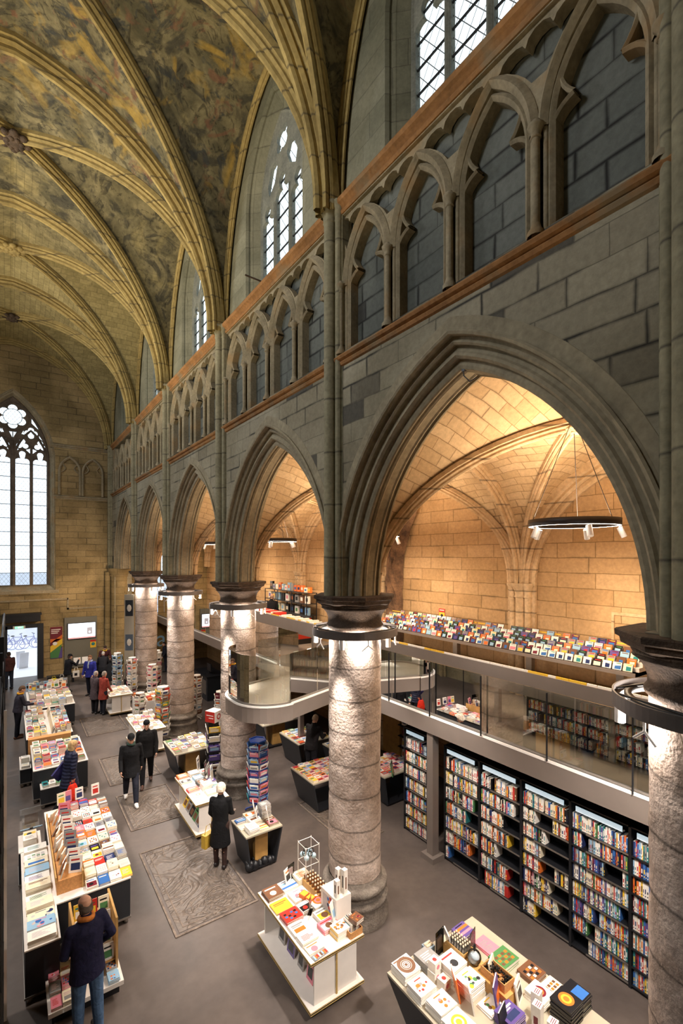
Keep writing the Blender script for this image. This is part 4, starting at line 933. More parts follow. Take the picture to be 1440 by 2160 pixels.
# the long black bookcase under the gallery
BCX = 7.40; bays = [(6.86, 5.96), (5.96, 5.05), (5.05, 4.15), (4.15, 3.25), (3.25, 2.35)]
BCN = ['first bay from the steel post', 'second bay from the steel post', 'third bay from the steel post', 'fourth bay from the steel post', 'bay half hidden by nearest column']
def bookcase(y0, y1, zs, lab, header=True, depth=.28, x=BCX):
    t = thing('bookcase', lab, 'bookcase', (x, y0, 0), 0, 'black bookcases under the gallery'); L = y0 - y1
    for s in (0, -L + .02): MB().box(0, s - .02, 0, depth, s, 2.36).obj('side_panel', M_BLACK, t)
    MB().box(depth, -L, 0, depth + .02, 0, 2.36).obj('back_panel', M_BLACK, t)
    for z in zs:
        sh = MB().box(.0, -L + .02, z - .02, depth, -.02, z).obj('shelf', M_BLACK, t)
        MB().box(-.004, -L + .02, z - .022, .0, -.02 - .3 * (L - .1), z + .006).obj('price_rail', M_STEEL, sh)
    MB().box(0, -L, 2.34, depth, 0, 2.36).obj('top_panel', M_BLACK, t)
    if header:
        MB().box(-.012, -L + .1, 2.23, .0, -.1, 2.31).obj('light_sign', M_LEDC, t)
    return t
ZS8 = [.06 + .268 * i for i in range(8)]; ZS7 = [.06 + .306 * i for i in range(7)]
rnd = random.Random(11); rest = MB(); count = 0; shelfed = []
rows_gaps = {  # (bay,row from top): list of filled fractions from the left end
    (0, 0): [(0, 1)], (0, 1): [(0, .97)], (0, 2): [(0, .86)], (0, 3): [(0, .66)], (0, 4): [(0, 1)], (0, 5): [(0, .75)], (0, 6): [(0, .1)],
    (1, 0): [(0, .3), (.36, .9)], (1, 1): [(0, .85)], (1, 2): [(0, .62)], (1, 3): [(0, .72)], (1, 4): [(0, .42)], (1, 5): [(0, .7)], (1, 6): [(.1, .7)],
    (2, 0): [(0, .45), (.5, 1)], (2, 1): [(0, .3), (.66, 1)], (2, 2): [(0, .5)], (2, 3): [(0, .42)], (2, 4): [(0, .38), (.7, 1)], (2, 5): [(0, .58)], (2, 6): [(0, .75)], (2, 7): [(0, .3)],
    (3, 0): [(0, .45), (.47, 1)], (3, 1): [(0, .2), (.3, 1)], (3, 2): [(0, .62), (.9, 1)], (3, 3): [(0, 1)], (3, 4): [(0, .86)], (3, 5): [(0, .42), (.5, 1)], (3, 6): [(0, .3), (.42, 1)], (3, 7): [(.3, 1)]}
plan = []
for bi, (y0, y1) in enumerate(bays):
    zs = ZS7 if bi < 2 else ZS8; L = y0 - y1
    bookcase(y0, y1, zs, 'black steel bookcase under the gallery, ' + BCN[bi])
    pitch = zs[1] - zs[0]
    for ri, z in enumerate(reversed(zs)):
        fills = rows_gaps.get((bi, ri), [(0, .9)])
        for (f0, f1) in fills:
            y = y0 - .03 - f0 * (L - .06); yend = y0 - .03 - f1 * (L - .06)
            while y > yend + .02:
                th = rnd.uniform(.016, .04) if bi < 3 else rnd.uniform(.014, .032)
                h = min(rnd.uniform(.19, .25), pitch - .03); cn = pick(rnd, W_MIX if bi < 3 else W_TRAV)
                plan.append((bi, ri, y - th, z, th * .94, h, rnd.uniform(.14, .19), cn)); y -= th
idx = {}
for p in plan:
    bi, ri, y, z, th, h, d, cn = p; k = (bi, ri); idx[k] = idx.get(k, 0) + 1
    m = MB(); spine_book(m, 0, 0, 0, th, h, d, cn, rnd)
    reg_book(m, (BCX + .03, y, z), 0.0, '%s book, %s from left on %s shelf of the %s' % (cn, ordn(idx[k]), ordn(ri + 1), BCN[bi]), 'books on the black bookcases', th * h * .95)
# small bookcase left of the steel post
bookcase(8.15, 7.4, ZS7, 'short black steel bookcase to the left of the thick steel post', True, .28, 7.46)
for z in ZS7:
    y = 8.12
    while y > 7.48:
        th = rnd.uniform(.018, .04); spine_book(rest, 7.50, y - th, z, th * .94, rnd.uniform(.18, .24), .17, pick(rnd, W_MIX), rnd); y -= th
# low bookcase on the gallery behind the glass
lowc = thing('bookcase', 'low bookcase on the gallery floor, seen dimly through the glass railing', 'bookcase', (7.95, 5.3, MZ), 0)
MB().box(.25, -3.4, 0, .28, 0, 1.0).obj('back_panel', M_BLACK, lowc)
for i in range(5): MB().box(0, -3.4, .02 + .21 * i, .25, 0, .035 + .21 * i).obj('shelf', M_BLACK, lowc)
for s in (0, -1.13, -2.26, -3.38): MB().box(0, s - .02, 0, .26, s, 1.0).obj('side_panel', M_BLACK, lowc)
for i in range(4):
    y = 5.27
    while y > 1.95:
        th = rnd.uniform(.016, .035); spine_book(rest, 7.97, y - th, MZ + .037 + .21 * i, th * .93, rnd.uniform(.13, .17), .14, pick(rnd, W_MIX), rnd); y -= th * (1 if rnd.random() < .97 else 4)
# ---------------------------------------------------------------- CD racks on the gallery
def cd_case(name, seed, cn):
    r = random.Random(seed); m = MB(); c = LC[cn]; m.box(-.005, -.086, 0, .005, .086, .15, (.04, .04, .04)); 
    m.add([(-.0056, -.076, .005), (-.0056, .083, .005), (-.0056, .083, .145), (-.0056, -.076, .145)], [(0, 3, 2, 1)], c)
    c2 = LC[r.choice(CNAMES)]; c3 = LC[r.choice(CNAMES)]
    m.lathe([(0, 0), (r.uniform(.015, .035), 0)], (0, 0, 0), 8, c2) if False else None
    a, b = r.uniform(-.068, -.03), r.uniform(.03, .07); m.add([(-.0062, a, .02), (-.0062, b, .015), (-.0062, b, r.uniform(.07, .1)), (-.0062, a, .09)], [(0, 3, 2, 1)], c2)
    m.add([(-.0066, -.06, .115), (-.0066, r.uniform(0, .06), .115), (-.0066, .05, .13), (-.0066, -.06, .13)], [(0, 3, 2, 1)], c3)
    return m.mesh(name, [M_GLOSSP])
CDC = ['white', 'grey', 'black', 'maroon', 'white', 'pale blue', 'purple', 'cream', 'brown', 'navy', 'orange', 'grey']
cdm = [(cn, cd_case('cd_case', i, cn)) for i, cn in enumerate(CDC + ['white', 'black', 'grey', 'white'])]
rk = thing('cd_browser', 'long tiered compact disc rack standing along the outer wall of the gallery', 'display rack', (9.08, 3.9, MZ), 0, 'music racks on the gallery')
LEN = 7.3
m = MB(); m.box(0, 0, 1.13, .72, LEN, 1.20); m.obj('tray', M_FASCIA, rk)
for i in range(5): MB().box(.02 + .14 * i, 0, 1.20 + .075 * i - .075, .72, LEN, 1.20 + .075 * i).obj('tier', M_WHITE, rk)
for y in (.3, 2.2, 4.3, 6.6): MB().box(.25, y, 0, .38, y + .14, 1.13).obj('leg', M_STEEL, rk)
rc = random.Random(3); cdrest = MB(); nCD = 0
for ti in range(5):
    y = .06; j = 0
    while y < LEN - .1:
        cn, me = rc.choice(cdm); x = .055 + .14 * ti; j += 1
        if not (ti == 4 and rc.random() < .35):
            link_obj('cd_case', me, None, (9.08 + x, 3.9 + y + .09, MZ + 1.20 + .075 * ti), (0, .34, rc.uniform(-.05, .05)), label='%s compact disc, %s from the right-hand end on the %s tier of the long gallery rack' % (cn, ordn(j), ORD[ti + 1]), cat='compact disc', group='compact discs on the tiered rack'); nCD += 1
        y += .184
    # yellow label strips along the tier
M_YEL = plain('yellow_tab', 'e8bc3c', .5)
for ti in range(5):
    m = MB(); y = .1
    while y < LEN - .5:
        l = rc.uniform(.2, .6); m.box(.12 + .14 * ti, y, 1.20 + .075 * (ti + 1) + .0, .15 + .14 * ti, y + l, 1.225 + .075 * (ti + 1)); y += l + rc.choice([.02, .05, .3])
    m.obj('label_strips', M_YEL, rk)
tcard = thing('sign_card', 'red and yellow poster card standing up on the top tier of the long music rack', 'sign', (9.74, 9.1, MZ + 1.52), 0)
m = MB(); m.box(0, -.11, 0, .012, .11, .32, LC['red']); m.box(-.001, -.10, .10, .0, .10, .22, LC['yellow']); m.sphere((-.002, .0, .13), .05, 8, LC['black'], sc_=(.1, 1, 1)); m.box(-.002, -.08, .27, .0, .08, .29, LC['white']); m.obj('card', M_PRINT, tcard)
def near_rack(y0, y1, lab, tags, red=False):
    t = thing('record_rack', lab, 'display rack', (7.72, y0, MZ), 0, 'music racks on the gallery'); L = y1 - y0
    MB().box(0, 0, .74, .025, L, 1.17).obj('back_panel', M_FASCIA, t); MB().box(.025, 0, .74, .62, L, .78).obj('tray', M_WHITE, t)
    for z, x in ((.86, .42), (.96, .24), (1.06, .06)): MB().box(.025, 0, .78, x + .16, L, z).obj('tier', M_WHITE, t)
    y = .3
    while y < L: MB().box(.2, y, 0, .3, y + .1, .74).obj('leg', M_STEEL, t); y += 2.2
    m = MB(); y = .03
    while y < L - .2:
        l = rc.uniform(.12, .4); m.box(.03, y, 1.06, .05, y + l, 1.205, LC['yellow'] if rc.random() < .4 else LC['white']); y += l + .01
    m.obj('divider_tabs', M_PRINT, t)
    return t
near_rack(1.2, 9.6, 'grey-brown back of the near music rack behind the straight glass railing', 1)
r2 = near_rack(12.3, 17.2, 'white record rack with red divider boxes behind the rounded balcony', 1)
m = MB()
for i in range(11): m.box(.12, 3.0 + i * .16, .98, .55, 3.10 + i * .16, 1.24, LC['red'] if i % 4 != 2 else LC['white'])
for i in range(12): m.box(.12, .3 + i * .2, .98, .50, .4 + i * .2, 1.15 + .03 * (i % 3), LC['white'] if i % 3 else LC['grey'])
m.obj('record_sleeves', M_PRINT, r2)
# black display frame on the gallery with things on it
fr = thing('display_shelf', 'black metal display shelf on the gallery behind the bald man', 'shelf', (9.35, 15.7, MZ))
m = MB()
for y in (0, 1.2, 2.4, 3.6):
    for x in (0, .45): m.box(x, y, 0, x + .03, y + .03, 1.85)
m.obj('frame', M_BLACK, fr)
for z in (.5, .95, 1.4, 1.83): MB().box(0, 0, z, .48, 3.63, z + .02).obj('shelf', M_BLACK, fr)
rr_ = random.Random(8)
for i in range(13):
    h = rr_.uniform(.18, .34); y = 15.85 + i * .27; cn = rr_.choice(['white', 'cream', 'black', 'orange', 'grey', 'pale blue'])
    m = MB(); m.box(-.05, -.1, 0, .05, .1, h, LC[cn]); m.box(-.052, -.06, h * .3, -.05, .06, h * .7, LC[rr_.choice(CNAMES)])
    m.obj('boxed_record', M_PRINT, None, (9.6, y, MZ + 1.85), (0, 0, rr_.uniform(-.2, .2)), label='%s boxed set, %s from the right on top of the black gallery shelf' % (cn, ORD[i + 1]), cat='box', group='boxed sets on the black gallery shelf')
for j, z in enumerate((.52, .97, 1.42)):
    for i in range(9):
        cn = rr_.choice(['white', 'grey', 'black', 'cream', 'pale blue', 'brown']); m = MB(); m.box(-.04, -.14, 0, .04, .14, .30, LC[cn]); m.box(-.042, -.08, .08, -.04, .08, .22, LC[rr_.choice(CNAMES)])
        m.obj('boxed_record', M_PRINT, None, (9.55, 15.95 + i * .4, MZ + z), label='%s record box, %s from the right on the %s inner shelf of the black gallery shelf' % (cn, ORD[i + 1], ['lowest', 'middle', 'highest'][j]), cat='box', group='record boxes in the black gallery shelf')
ct = thing('cash_desk', 'dark counter with a red front on the gallery behind the record rack', 'counter', (8.75, 15.3, MZ))
MB().box(0, 0, 0, .55, 3.2, .95).obj('body', M_BLACK, ct); MB().box(-.02, -.02, .95, .6, 3.25, 1.0).obj('top', M_DARKT, ct); MB().box(.0, -.03, .2, .55, 0, .95).obj('red_panel', plain('red_lacquer', 'b5301f', .4), ct)
# step stool and bin on the gallery
M_STOOL = plain('grey_green_plastic', '8c948c', .6)
t = thing('step_stool', 'pale grey plastic step stool on the gallery floor behind the glass', 'stool', (7.35, 11.25, MZ))
MB().lathe([(.22, 0), (.19, .06), (.18, .12)], (0, 0, 0), 20).obj('skirt', M_STOOL, t); MB().lathe([(.15, .36), (.17, .38), (.17, .42), (0, .42)], (0, 0, 0), 20).obj('step', M_STOOL, t)
for a in range(3): MB().tube([(.15 * math.cos(a * 2.1), .15 * math.sin(a * 2.1), .1), (.13 * math.cos(a * 2.1), .13 * math.sin(a * 2.1), .37)], .035, 8).obj('leg', M_STOOL, t)
t = thing('waste_bin', 'black tapered bin beside the grey step stool on the gallery', 'bin', (7.45, 11.85, MZ)); MB().lathe([(.0, 0), (.13, 0), (.17, .38), (.15, .38), (.12, .02)], (0, 0, 0), 20).obj('body', M_BLACK, t)
MB().lathe([(.17, .38), (.175, .40), (.15, .40), (.15, .38)], (0, 0, 0), 20).obj('rim', M_BLACK, t)
post('steel_post', 7.5, 12.15, MZ, MZ + .9, .10, 'short steel post standing behind the black bin on the gallery', 0, 'rack supports on the gallery')
# magazine rack and panels on the outer wall below the gallery
t = thing('magazine_rack', 'black wall rack with face-out magazines to the right of the middle column, under the gallery', 'rack', (9.55, 10.7, 0))
MB().box(.2, -1.1, 0, .25, 0, 2.1).obj('back_panel', M_BLACK, t)
for i in range(6):
    MB().box(0, -1.1, .25 + .32 * i, .2, 0, .27 + .32 * i).obj('shelf', M_BLACK, t)
    for j in range(4):
        cn = rr_.choice(['white', 'red', 'pale blue', 'cream', 'yellow', 'pink', 'brown']); m = MB(); m.box(0, -.1, 0, .012, .1, .26, LC[cn]); m.box(-.001, -.08, .05, 0, .08, .17, LC[rr_.choice(CNAMES)]); m.box(-.001, -.08, .2, 0, .06, .235, LC[rr_.choice(['black', 'red', 'white'])])
        m.obj('magazine', M_PRINT, None, (9.62, 9.72 + j * .26, .275 + .32 * i), (0, .15, 0), label='%s magazine, %s from the right on the %s shelf of the black wall rack' % (cn, ORD[j + 1], ORD[6 - i]), cat='magazine', group='magazines on the wall rack')
t = thing('wall_panel', 'yellowish wooden panel on the outer wall behind the middle column', 'panel', (9.9, 11.5, 0)); MB().box(0, -.5, 0, .08, .5, 2.5).obj('board', M_OAK, t)
# counter area under the gallery, far back: dark desks
for (x, y, w_, l_, lab) in [(7.4, 21.0, .8, 1.8, 'dark till counter with a monitor, seen between the second and third columns from the back'), (8.3, 16.2, .7, 2.4, 'black cabinet under the gallery behind the paper lantern table')]:
    t = thing('cash_desk', lab, 'counter', (x, y, 0)); MB().box(-w_ / 2, -l_ / 2, .0, w_ / 2, l_ / 2, 1.0).obj('body', M_DARKT, t); MB().box(-w_ / 2 - .04, -l_ / 2 - .04, 1.0, w_ / 2 + .04, l_ / 2 + .04, 1.05).obj('top', M_BLACK, t)
    MB().box(-w_ / 2 - .012, -l_ / 2 + .15, .25, -w_ / 2, -l_ / 2 + .75, .85).obj('front_panel', M_STEEL, t)
t = thing('monitor', 'black computer monitor on the till counter', 'monitor', (7.3, 20.7, 1.05)); MB().box(-.02, -.24, .12, .02, .24, .44).obj('screen', M_BLACK, t); MB().box(-.08, -.08, 0, .08, .08, .02).obj('foot', M_BLACK, t); MB().box(-.015, -.02, .02, .015, .02, .14).obj('neck', M_BLACK, t)
# ---------------------------------------------------------------- tall black bookcase at the left edge (the walkway tower)
tw = thing('walkway_bookcase', 'tall black steel bookcase along the left edge with a pale upright edge', 'bookcase', (-.06, 7.9, 0))
ZT = [.25 + .42 * i for i in range(12)]
m = MB()
for y in (-5.2, -3.9, -2.6, -1.3, 0): m.box(-.36, y - .03, 0, 0, y, 5.2)
m.obj('uprights', M_BLACK, tw)
MB().box(-.38, -5.2, 0, -.36, 0, 5.2).obj('back_panel', M_BLACK, tw)
for z in ZT: MB().box(-.36, -5.2, z - .02, 0, 0, z).obj('shelf', M_BLACK, tw)
MB().box(-.002, -.04, 0, .032, .0, 4.2).obj('edge_profile', M_WHITEM, tw)
m = MB(); m.box(-.03, 0, 0, -.0, 4.6, .06); m.tube([(-.03, .0, 5.05), (-.03, 4.6, 5.05)], .02, 6)
for i in range(9): m.box(-.03, .55 * i, 0, -.01, .55 * i + .03, 5.05) if i in (0, 8) else None
m.obj('rail', M_BLACK, tw)
for z in ZT[:8]:
    y = 7.84
    while y > 5.0:
        th = rnd.uniform(.018, .04); M = None
        c = LC[pick(rnd, W_MIX)]; h = rnd.uniform(.2, .28); rest.box(-.36, y - th, z, -.14, y - th * .05, z + h, c, top=PG); y -= th
# ---------------------------------------------------------------- flat books, stacks and tables
def flat_book(w_, d, h, cover, design, seed, spine=None):
    """lying book, spine towards -X; origin at bottom centre"""
    r = random.Random(seed); m = MB(); c = LC[cover] if cover in LC else lin(cover); sp = LC.get(spine, c) if spine else c; t = min(.003, h * .2)
    m.box(-w_ / 2, -d / 2, 0, w_ / 2, d / 2, t, c); m.box(-w_ / 2, -d / 2, h - t, w_ / 2, d / 2, h, c)
    m.box(-w_ / 2, -d / 2, t, -w_ / 2 + t, d / 2, h - t, sp); m.box(-w_ / 2 + t, -d / 2 + .003, t, w_ / 2 - .004, d / 2 - .003, h - t, PG)
    z = [h + .0006]
    def R(x0, y0, x1, y1, col):
        z[0] += .0002; m.add([(-w_ / 2 + x0 * w_, -d / 2 + y0 * d, z[0]), (-w_ / 2 + x1 * w_, -d / 2 + y0 * d, z[0]), (-w_ / 2 + x1 * w_, -d / 2 + y1 * d, z[0]), (-w_ / 2 + x0 * w_, -d / 2 + y1 * d, z[0])], [(0, 1, 2, 3)], (col if isinstance(col, tuple) else LC[col] if col in LC else lin(col)))
    def Dk(cx, cy, rx, col, n=18, ry=None, a0=0, a1=6.2832, r0=0):
        z[0] += .0002; ry = ry or rx * w_ / d; vs = []
        for i in range(n + 1):
            a = a0 + (a1 - a0) * i / n
            for q in (r0, 1): vs.append((-w_ / 2 + (cx + rx * q * math.cos(a)) * w_, -d / 2 + (cy + ry * q * math.sin(a)) * d, z[0]))
        m.add(vs, [(2 * i, 2 * i + 1, 2 * i + 3, 2 * i + 2) for i in range(n)], (col if isinstance(col, tuple) else LC[col] if col in LC else lin(col)))
    A = design[0]; cols = [tuple(.35 * q + .65 * v for q, v in zip(lin(COV.get(k, k)), (.75, .70, .64))) if (seed >= 400 and r.random() < .35) else k for k in design[1:]]
    g = lambda i: cols[i % len(cols)]
    if A == 'title': R(.12, .70, .88, .80, g(0)); R(.12, .58, .7, .65, g(0)); R(.15, .15, .85, .48, g(1))
    elif A == 'disc': Dk(.5, .5, .33, g(0), 24); Dk(.5, .5, .22, g(1), 20, r0=.6)
    elif A == 'rings':
        for q in (.46, .36, .26, .16, .08): Dk(.52, .5, q, g(0), 24, r0=.78 if q > .1 else 0)
        R(.05, .86, .75, .93, g(0))
    elif A == 'spots':
        for i in range(9): Dk(r.uniform(.15, .85), r.uniform(.12, .7), r.uniform(.05, .12), g(i), 10)
        R(.3, .80, .7, .86, g(0))
    elif A == 'rows':
        for i in range(4):
            for j in range(3): R(.12 + .2 * i, .15 + .22 * j, .27 + .2 * i, .30 + .22 * j, g(i + j))
    elif A == 'image': R(.06, .06, .94, .62, g(0)); Dk(.45, .35, .2, g(1), 12); R(.1, .75, .8, .84, g(2))
    elif A == 'bands': R(0, .55, 1, .75, g(0)); R(0, .2, 1, .38, g(1)); R(.2, .83, .8, .9, g(2))
    elif A == 'text':
        for i in range(5): R(.15, .25 + .11 * i, r.uniform(.5, .85), .30 + .11 * i, g(0))
    return m
DES = ['title', 'image', 'bands', 'spots', 'rows', 'text', 'disc']
DW = {'title': 'with a printed title and picture', 'image': 'with a picture cover', 'bands': 'with a banded cover', 'spots': 'with a spotted cover', 'rows': 'with small pictures in rows', 'text': 'with lines of print', 'disc': 'with a round motif', 'rings': 'with a swirl of rings'}
def stack(x, y, z, n, w_, d, h, cover, design, place, rz=0.0, seed=1, jit=.012, spine=None):
    mb = flat_book(w_, d, h, cover, design, seed, spine); r = random.Random(seed)
    cn = cover if cover in LC else 'coloured'; pl = ' '.join(w for w in place.split() if w != 'the')
    for i in range(n):
        pos = '' if n == 1 else ('topmost' if i == n - 1 else ordn(n - i) + ' from top') + ', '
        lab = '%s book %s, %s%s' % (cn, DW[design[0]], pos, pl)
        if len(lab.split()) > 16: lab = '%s book, %s%s' % (cn, pos, pl)
        reg_book(mb, (x + r.uniform(-jit, jit) * .6, y + r.uniform(-jit, jit) * .6, z + i * (h + .0008) + .0005), rz + r.uniform(-.03, .03), lab, None if n == 1 else 'stack of equal books ' + pl, w_ * d * .7 if i == n - 1 else h * (w_ + d) * .7)
    return z + n * (h + .0008)
farbooks = MB()
def far_stack(x, y, z, n, w_, d, h, cn, c2, rz=0.0, r=random):
    M = Matrix.Translation((x, y, z)) @ Matrix.Rotation(rz, 4, 'Z'); H_ = n * h
    farbooks.box(-w_ / 2, -d / 2, 0, w_ / 2, d / 2, H_, LC[cn], M=M, side=PG)
    for i in range(n): farbooks.box(-w_ / 2 - .001, -d / 2 - .001, i * h, w_ / 2 + .001, d / 2 + .001, i * h + .004, LC[cn], M=M)
    farbooks.add([M @ Vector(p) for p in ((-w_ * .35, -d * .3, H_ + .001), (w_ * .35, -d * .3, H_ + .001), (w_ * .35, d * .1, H_ + .001), (-w_ * .35, d * .1, H_ + .001))], [(0, 1, 2, 3)], LC[c2])
    farbooks.add([M @ Vector(p) for p in ((-w_ * .35, d * .22, H_ + .001), (w_ * .25, d * .22, H_ + .001), (w_ * .25, d * .32, H_ + .001), (-w_ * .35, d * .32, H_ + .001))], [(0, 1, 2, 3)], LC[r.choice(CNAMES)])
def far_fill(x0, y0, x1, y1, z, nx, ny, seed, dens=.95, hmax=5, pal=W_MIX, rz=0):
    r = random.Random(seed); W = (x1 - x0) / nx; D = (y1 - y0) / ny
    for i in range(nx):
        for j in range(ny):
            if r.random() > dens: continue
            far_stack(x0 + (i + .5) * W, y0 + (j + .5) * D, z, r.randint(1, hmax), W * r.uniform(.8, .93), D * r.uniform(.82, .95), r.uniform(.014, .028), pick(r, pal), r.choice(CNAMES), r.uniform(-.05, .05) + rz, r)
def lean_book(x, y, z, w_, h, th, cover, rz, lean, lab, group=None, design=None, seed=0):
    """book standing on its edge, cover facing -Y before rz, leaning back"""
    r = random.Random(seed + int(x * 100)); m = MB(); c = LC[cover] if cover in LC else lin(cover)
    m.box(-w_ / 2, 0, 0, w_ / 2, .003, h, c); m.box(-w_ / 2, th - .003, 0, w_ / 2, th, h, c); m.box(-w_ / 2, .003, 0, -w_ / 2 + .003, th - .003, h, c); m.box(-w_ / 2 + .003, .003, .003, w_ / 2 - .003, th - .003, h - .003, PG)
    c2, c3 = (design or (r.choice(CNAMES), r.choice(CNAMES)))[:2]; c2 = LC[c2] if c2 in LC else lin(c2); c3 = LC[c3] if c3 in LC else lin(c3)
    m.add([(-w_ * .35, -.001, h * .15), (w_ * .35, -.001, h * .15), (w_ * .35, -.001, h * .58), (-w_ * .35, -.001, h * .58)], [(0, 1, 2, 3)], c2)
    m.add([(-w_ * .35, -.001, h * .72), (w_ * .3, -.001, h * .72), (w_ * .3, -.001, h * .82), (-w_ * .35, -.001, h * .82)], [(0, 1, 2, 3)], c3)
    reg_book(m, (x, y, z), Matrix.Rotation(rz, 4, 'Z') @ Matrix.Rotation(-lean, 4, 'X'), lab, group, w_ * h * .6)
def shelf_table(x0, y0, x1, y1, h, lab, low=.14, edge=True):
    """white table: top with plywood edge, cross-shaped panels inset, bottom shelf"""
    t = thing('display_table', lab, 'table', ((x0 + x1) / 2, (y0 + y1) / 2, 0)); a, b = (x1 - x0) / 2, (y1 - y0) / 2
    def slab(nm, z0, z1, a, b):
        tp = MB().box(-a, -b, z0, a, b, z1).obj(nm, M_WHITE, t); m = MB(); e = .004
        for zz, hh in ((z0 + .004, .010), (z1 - .016, .010)):
            m.box(-a - e, -b - e, zz, a + e, -b, zz + hh); m.box(-a - e, b, zz, a + e, b + e, zz + hh); m.box(-a - e, -b, zz, -a, b, zz + hh); m.box(a, -b, zz, a + e, b, zz + hh)
        m.obj('plywood_edge', M_PLYE, tp)
        m = MB(); zz = (z0 + z1) / 2 - .006; m.box(-a - .003, -b - .003, zz, a + .003, b + .003, zz + .012); m.obj('dark_band', M_BLACK, tp)
    slab('tabletop', h - .045, h, a, b); slab('bottom_shelf', low - .05, low, a, b)
    MB().box(-.02, -b + .05, low, .02, b - .05, h - .045).obj('centre_panel', M_WHITE, t)
    for yy in (-b + .06, b - .08): MB().box(-a + .09, yy, low, a - .09, yy + .02, h - .045).obj('cross_panel', M_WHITE, t)
    for yy in (-b + .035, b - .055): MB().box(-.012, yy, low, .012, yy + .02, h - .045).obj('plywood_post', M_PLYE, t)
    m = MB()
    for sx in (-1, 1):
        for sy in (-1, 1): m.lathe([(.03, 0), (.03, low - .05)], (sx * (a - .15), sy * (b - .2), 0), 8)
    m.obj('castors', M_BLACK, t); return t
def dark_table(x0, y0, x1, y1, h, lab, top=None, core=True):
    """table with a flat top on slanting dark end panels and an oak core"""
    t = thing('display_table', lab, 'table', ((x0 + x1) / 2, (y0 + y1) / 2, 0)); a, b = (x1 - x0) / 2, (y1 - y0) / 2
    MB().box(-a, -b, h - .03, a, b, h).obj('tabletop', top or M_TAUPE, t)
    for s in (-1, 1):
        m = MB(); m.add([(s * a, -b, h - .03), (s * a, b, h - .03), (s * a * .72, b * .86, .04), (s * a * .72, -b * .86, .04), (s * (a - .03), -b, h - .03), (s * (a - .03), b, h - .03), (s * (a * .72 - .03), b * .86, .04), (s * (a * .72 - .03), -b * .86, .04)],
              [(0, 1, 2, 3), (4, 7, 6, 5), (0, 4, 5, 1), (3, 2, 6, 7), (0, 3, 7, 4), (1, 5, 6, 2)]); m.obj('side_panel', M_DARKT, t)
    MB().box(-a * .72, -b * .86, .03, a * .72, b * .86, .06).obj('base', M_BLACK, t)
    if core:
        MB().box(-a * .35, -b * .6, .06, a * .35, b * .6, h - .03).obj('oak_core', M_OAK, t)
    return t
# --- table A: white shelf table beside the middle column
ZA = .80
shelf_table(3.32, 5.46, 4.22, 7.12, ZA, 'white shelf table of cookbooks in front of the middle column')
pA = [(3.49, 6.93, 3, .27, .26, .02, 'brown', ('image', 'brown', 'cream', 'white'), 'at the far left corner of cookbook table'), (3.78, 6.96, 2, .27, .24, .02, 'white', ('bands', 'pale blue', 'blue', 'navy'), 'second from the far left corner of cookbook table'), (4.06, 6.98, 5, .26, .24, .018, 'cream', ('text', 'orange'), 'at the far right corner of cookbook table'),
      (3.48, 6.62, 2, .29, .25, .014, 'yellow', ('title', 'orange', 'yellow'), 'yellow one by the left edge of cookbook table'), (3.82, 6.66, 2, .27, .26, .022, 'white', ('spots', 'pink', 'grey'), 'beside the yellow book on cookbook table'),
      (3.50, 6.33, 3, .28, .24, .02, 'red', ('rows', 'red', 'blue', 'black'), 'red one by the left edge of cookbook table'), (3.47, 6.06, 2, .24, .24, .02, 'white', ('title', 'grey', 'orange'), 'in front of the red stack by the left edge'), (3.76, 6.35, 3, .2, .2, .02, 'white', ('image', 'black', 'red', 'cream'), 'in the middle of cookbook table, by the red boxes'),
      (3.50, 5.84, 2, .27, .18, .026, 'white', ('text', 'red'), 'fourth along the left edge of cookbook table'), (3.50, 5.66, 1, .25, .16, .02, 'cream', ('image', 'white', 'pink', 'orange'), 'near the left front corner of cookbook table'), (3.98, 6.33, 4, .28, .25, .02, 'white', ('disc', 'orange', 'pink'), 'behind the cake books on cookbook table'),
      (3.93, 6.07, 3, .28, .22, .02, 'white', ('image', 'yellow', 'brown', 'grey'), 'third along the middle of cookbook table'), (3.87, 5.86, 3, .28, .2, .02, 'pink', ('image', 'white', 'brown', 'red'), 'with a pale pink cover beside the white grey stack'), (3.95, 5.66, 5, .25, .2, .022, 'white', ('spots', 'orange', 'brown'), 'nearest the front edge with yellow spines')]
for i, (x, y, n, w_, d, h, c, dsg, pl) in enumerate(pA): stack(x, y, ZA, n, w_, d, h, c, dsg, pl, .04, 100 + i, spine='yellow' if 'yellow spines' in pl else None)
m = MB(); m.box(-.12, -.05, 0, .12, .05, .012, LC['grey']); 
for i in range(8): m.box(-.11 + .028 * i, -.045 + .01 * (i % 3), .012, -.085 + .028 * i, .02, .02, LC[['pale blue', 'orange', 'red', 'white', 'brown'][i % 5]])
m.obj('postcards', M_PRINT, None, (3.5, 5.52, ZA), (0, 0, .1), label='small scattered postcards at the near left corner of cookbook table', cat='postcards')
def ringbox(x, y, z, lab, cn, s=.09):
    m = MB(); m.box(-s / 2, -s / 2, 0, s / 2, s / 2, .06, LC[cn]); m.box(-s / 2 + .012, -s / 2 + .012, .06, s / 2 - .012, s / 2 - .012, .062, LC['yellow']); m.box(-s / 4, -s / 2 - .001, .01, s / 4, -s / 2, .045, LC['black']); m.obj('gift_box', M_PRINT, None, (x, y, z), (0, 0, .3), label=lab, cat='box')
ringbox(3.86, 6.55, ZA + .045, 'small orange gift box with a yellow lid, the farther of two on cookbook table', 'orange', .12); ringbox(3.90, 6.42, ZA + .045, 'small orange gift box with a yellow lid, the nearer of two on cookbook table', 'orange', .12)
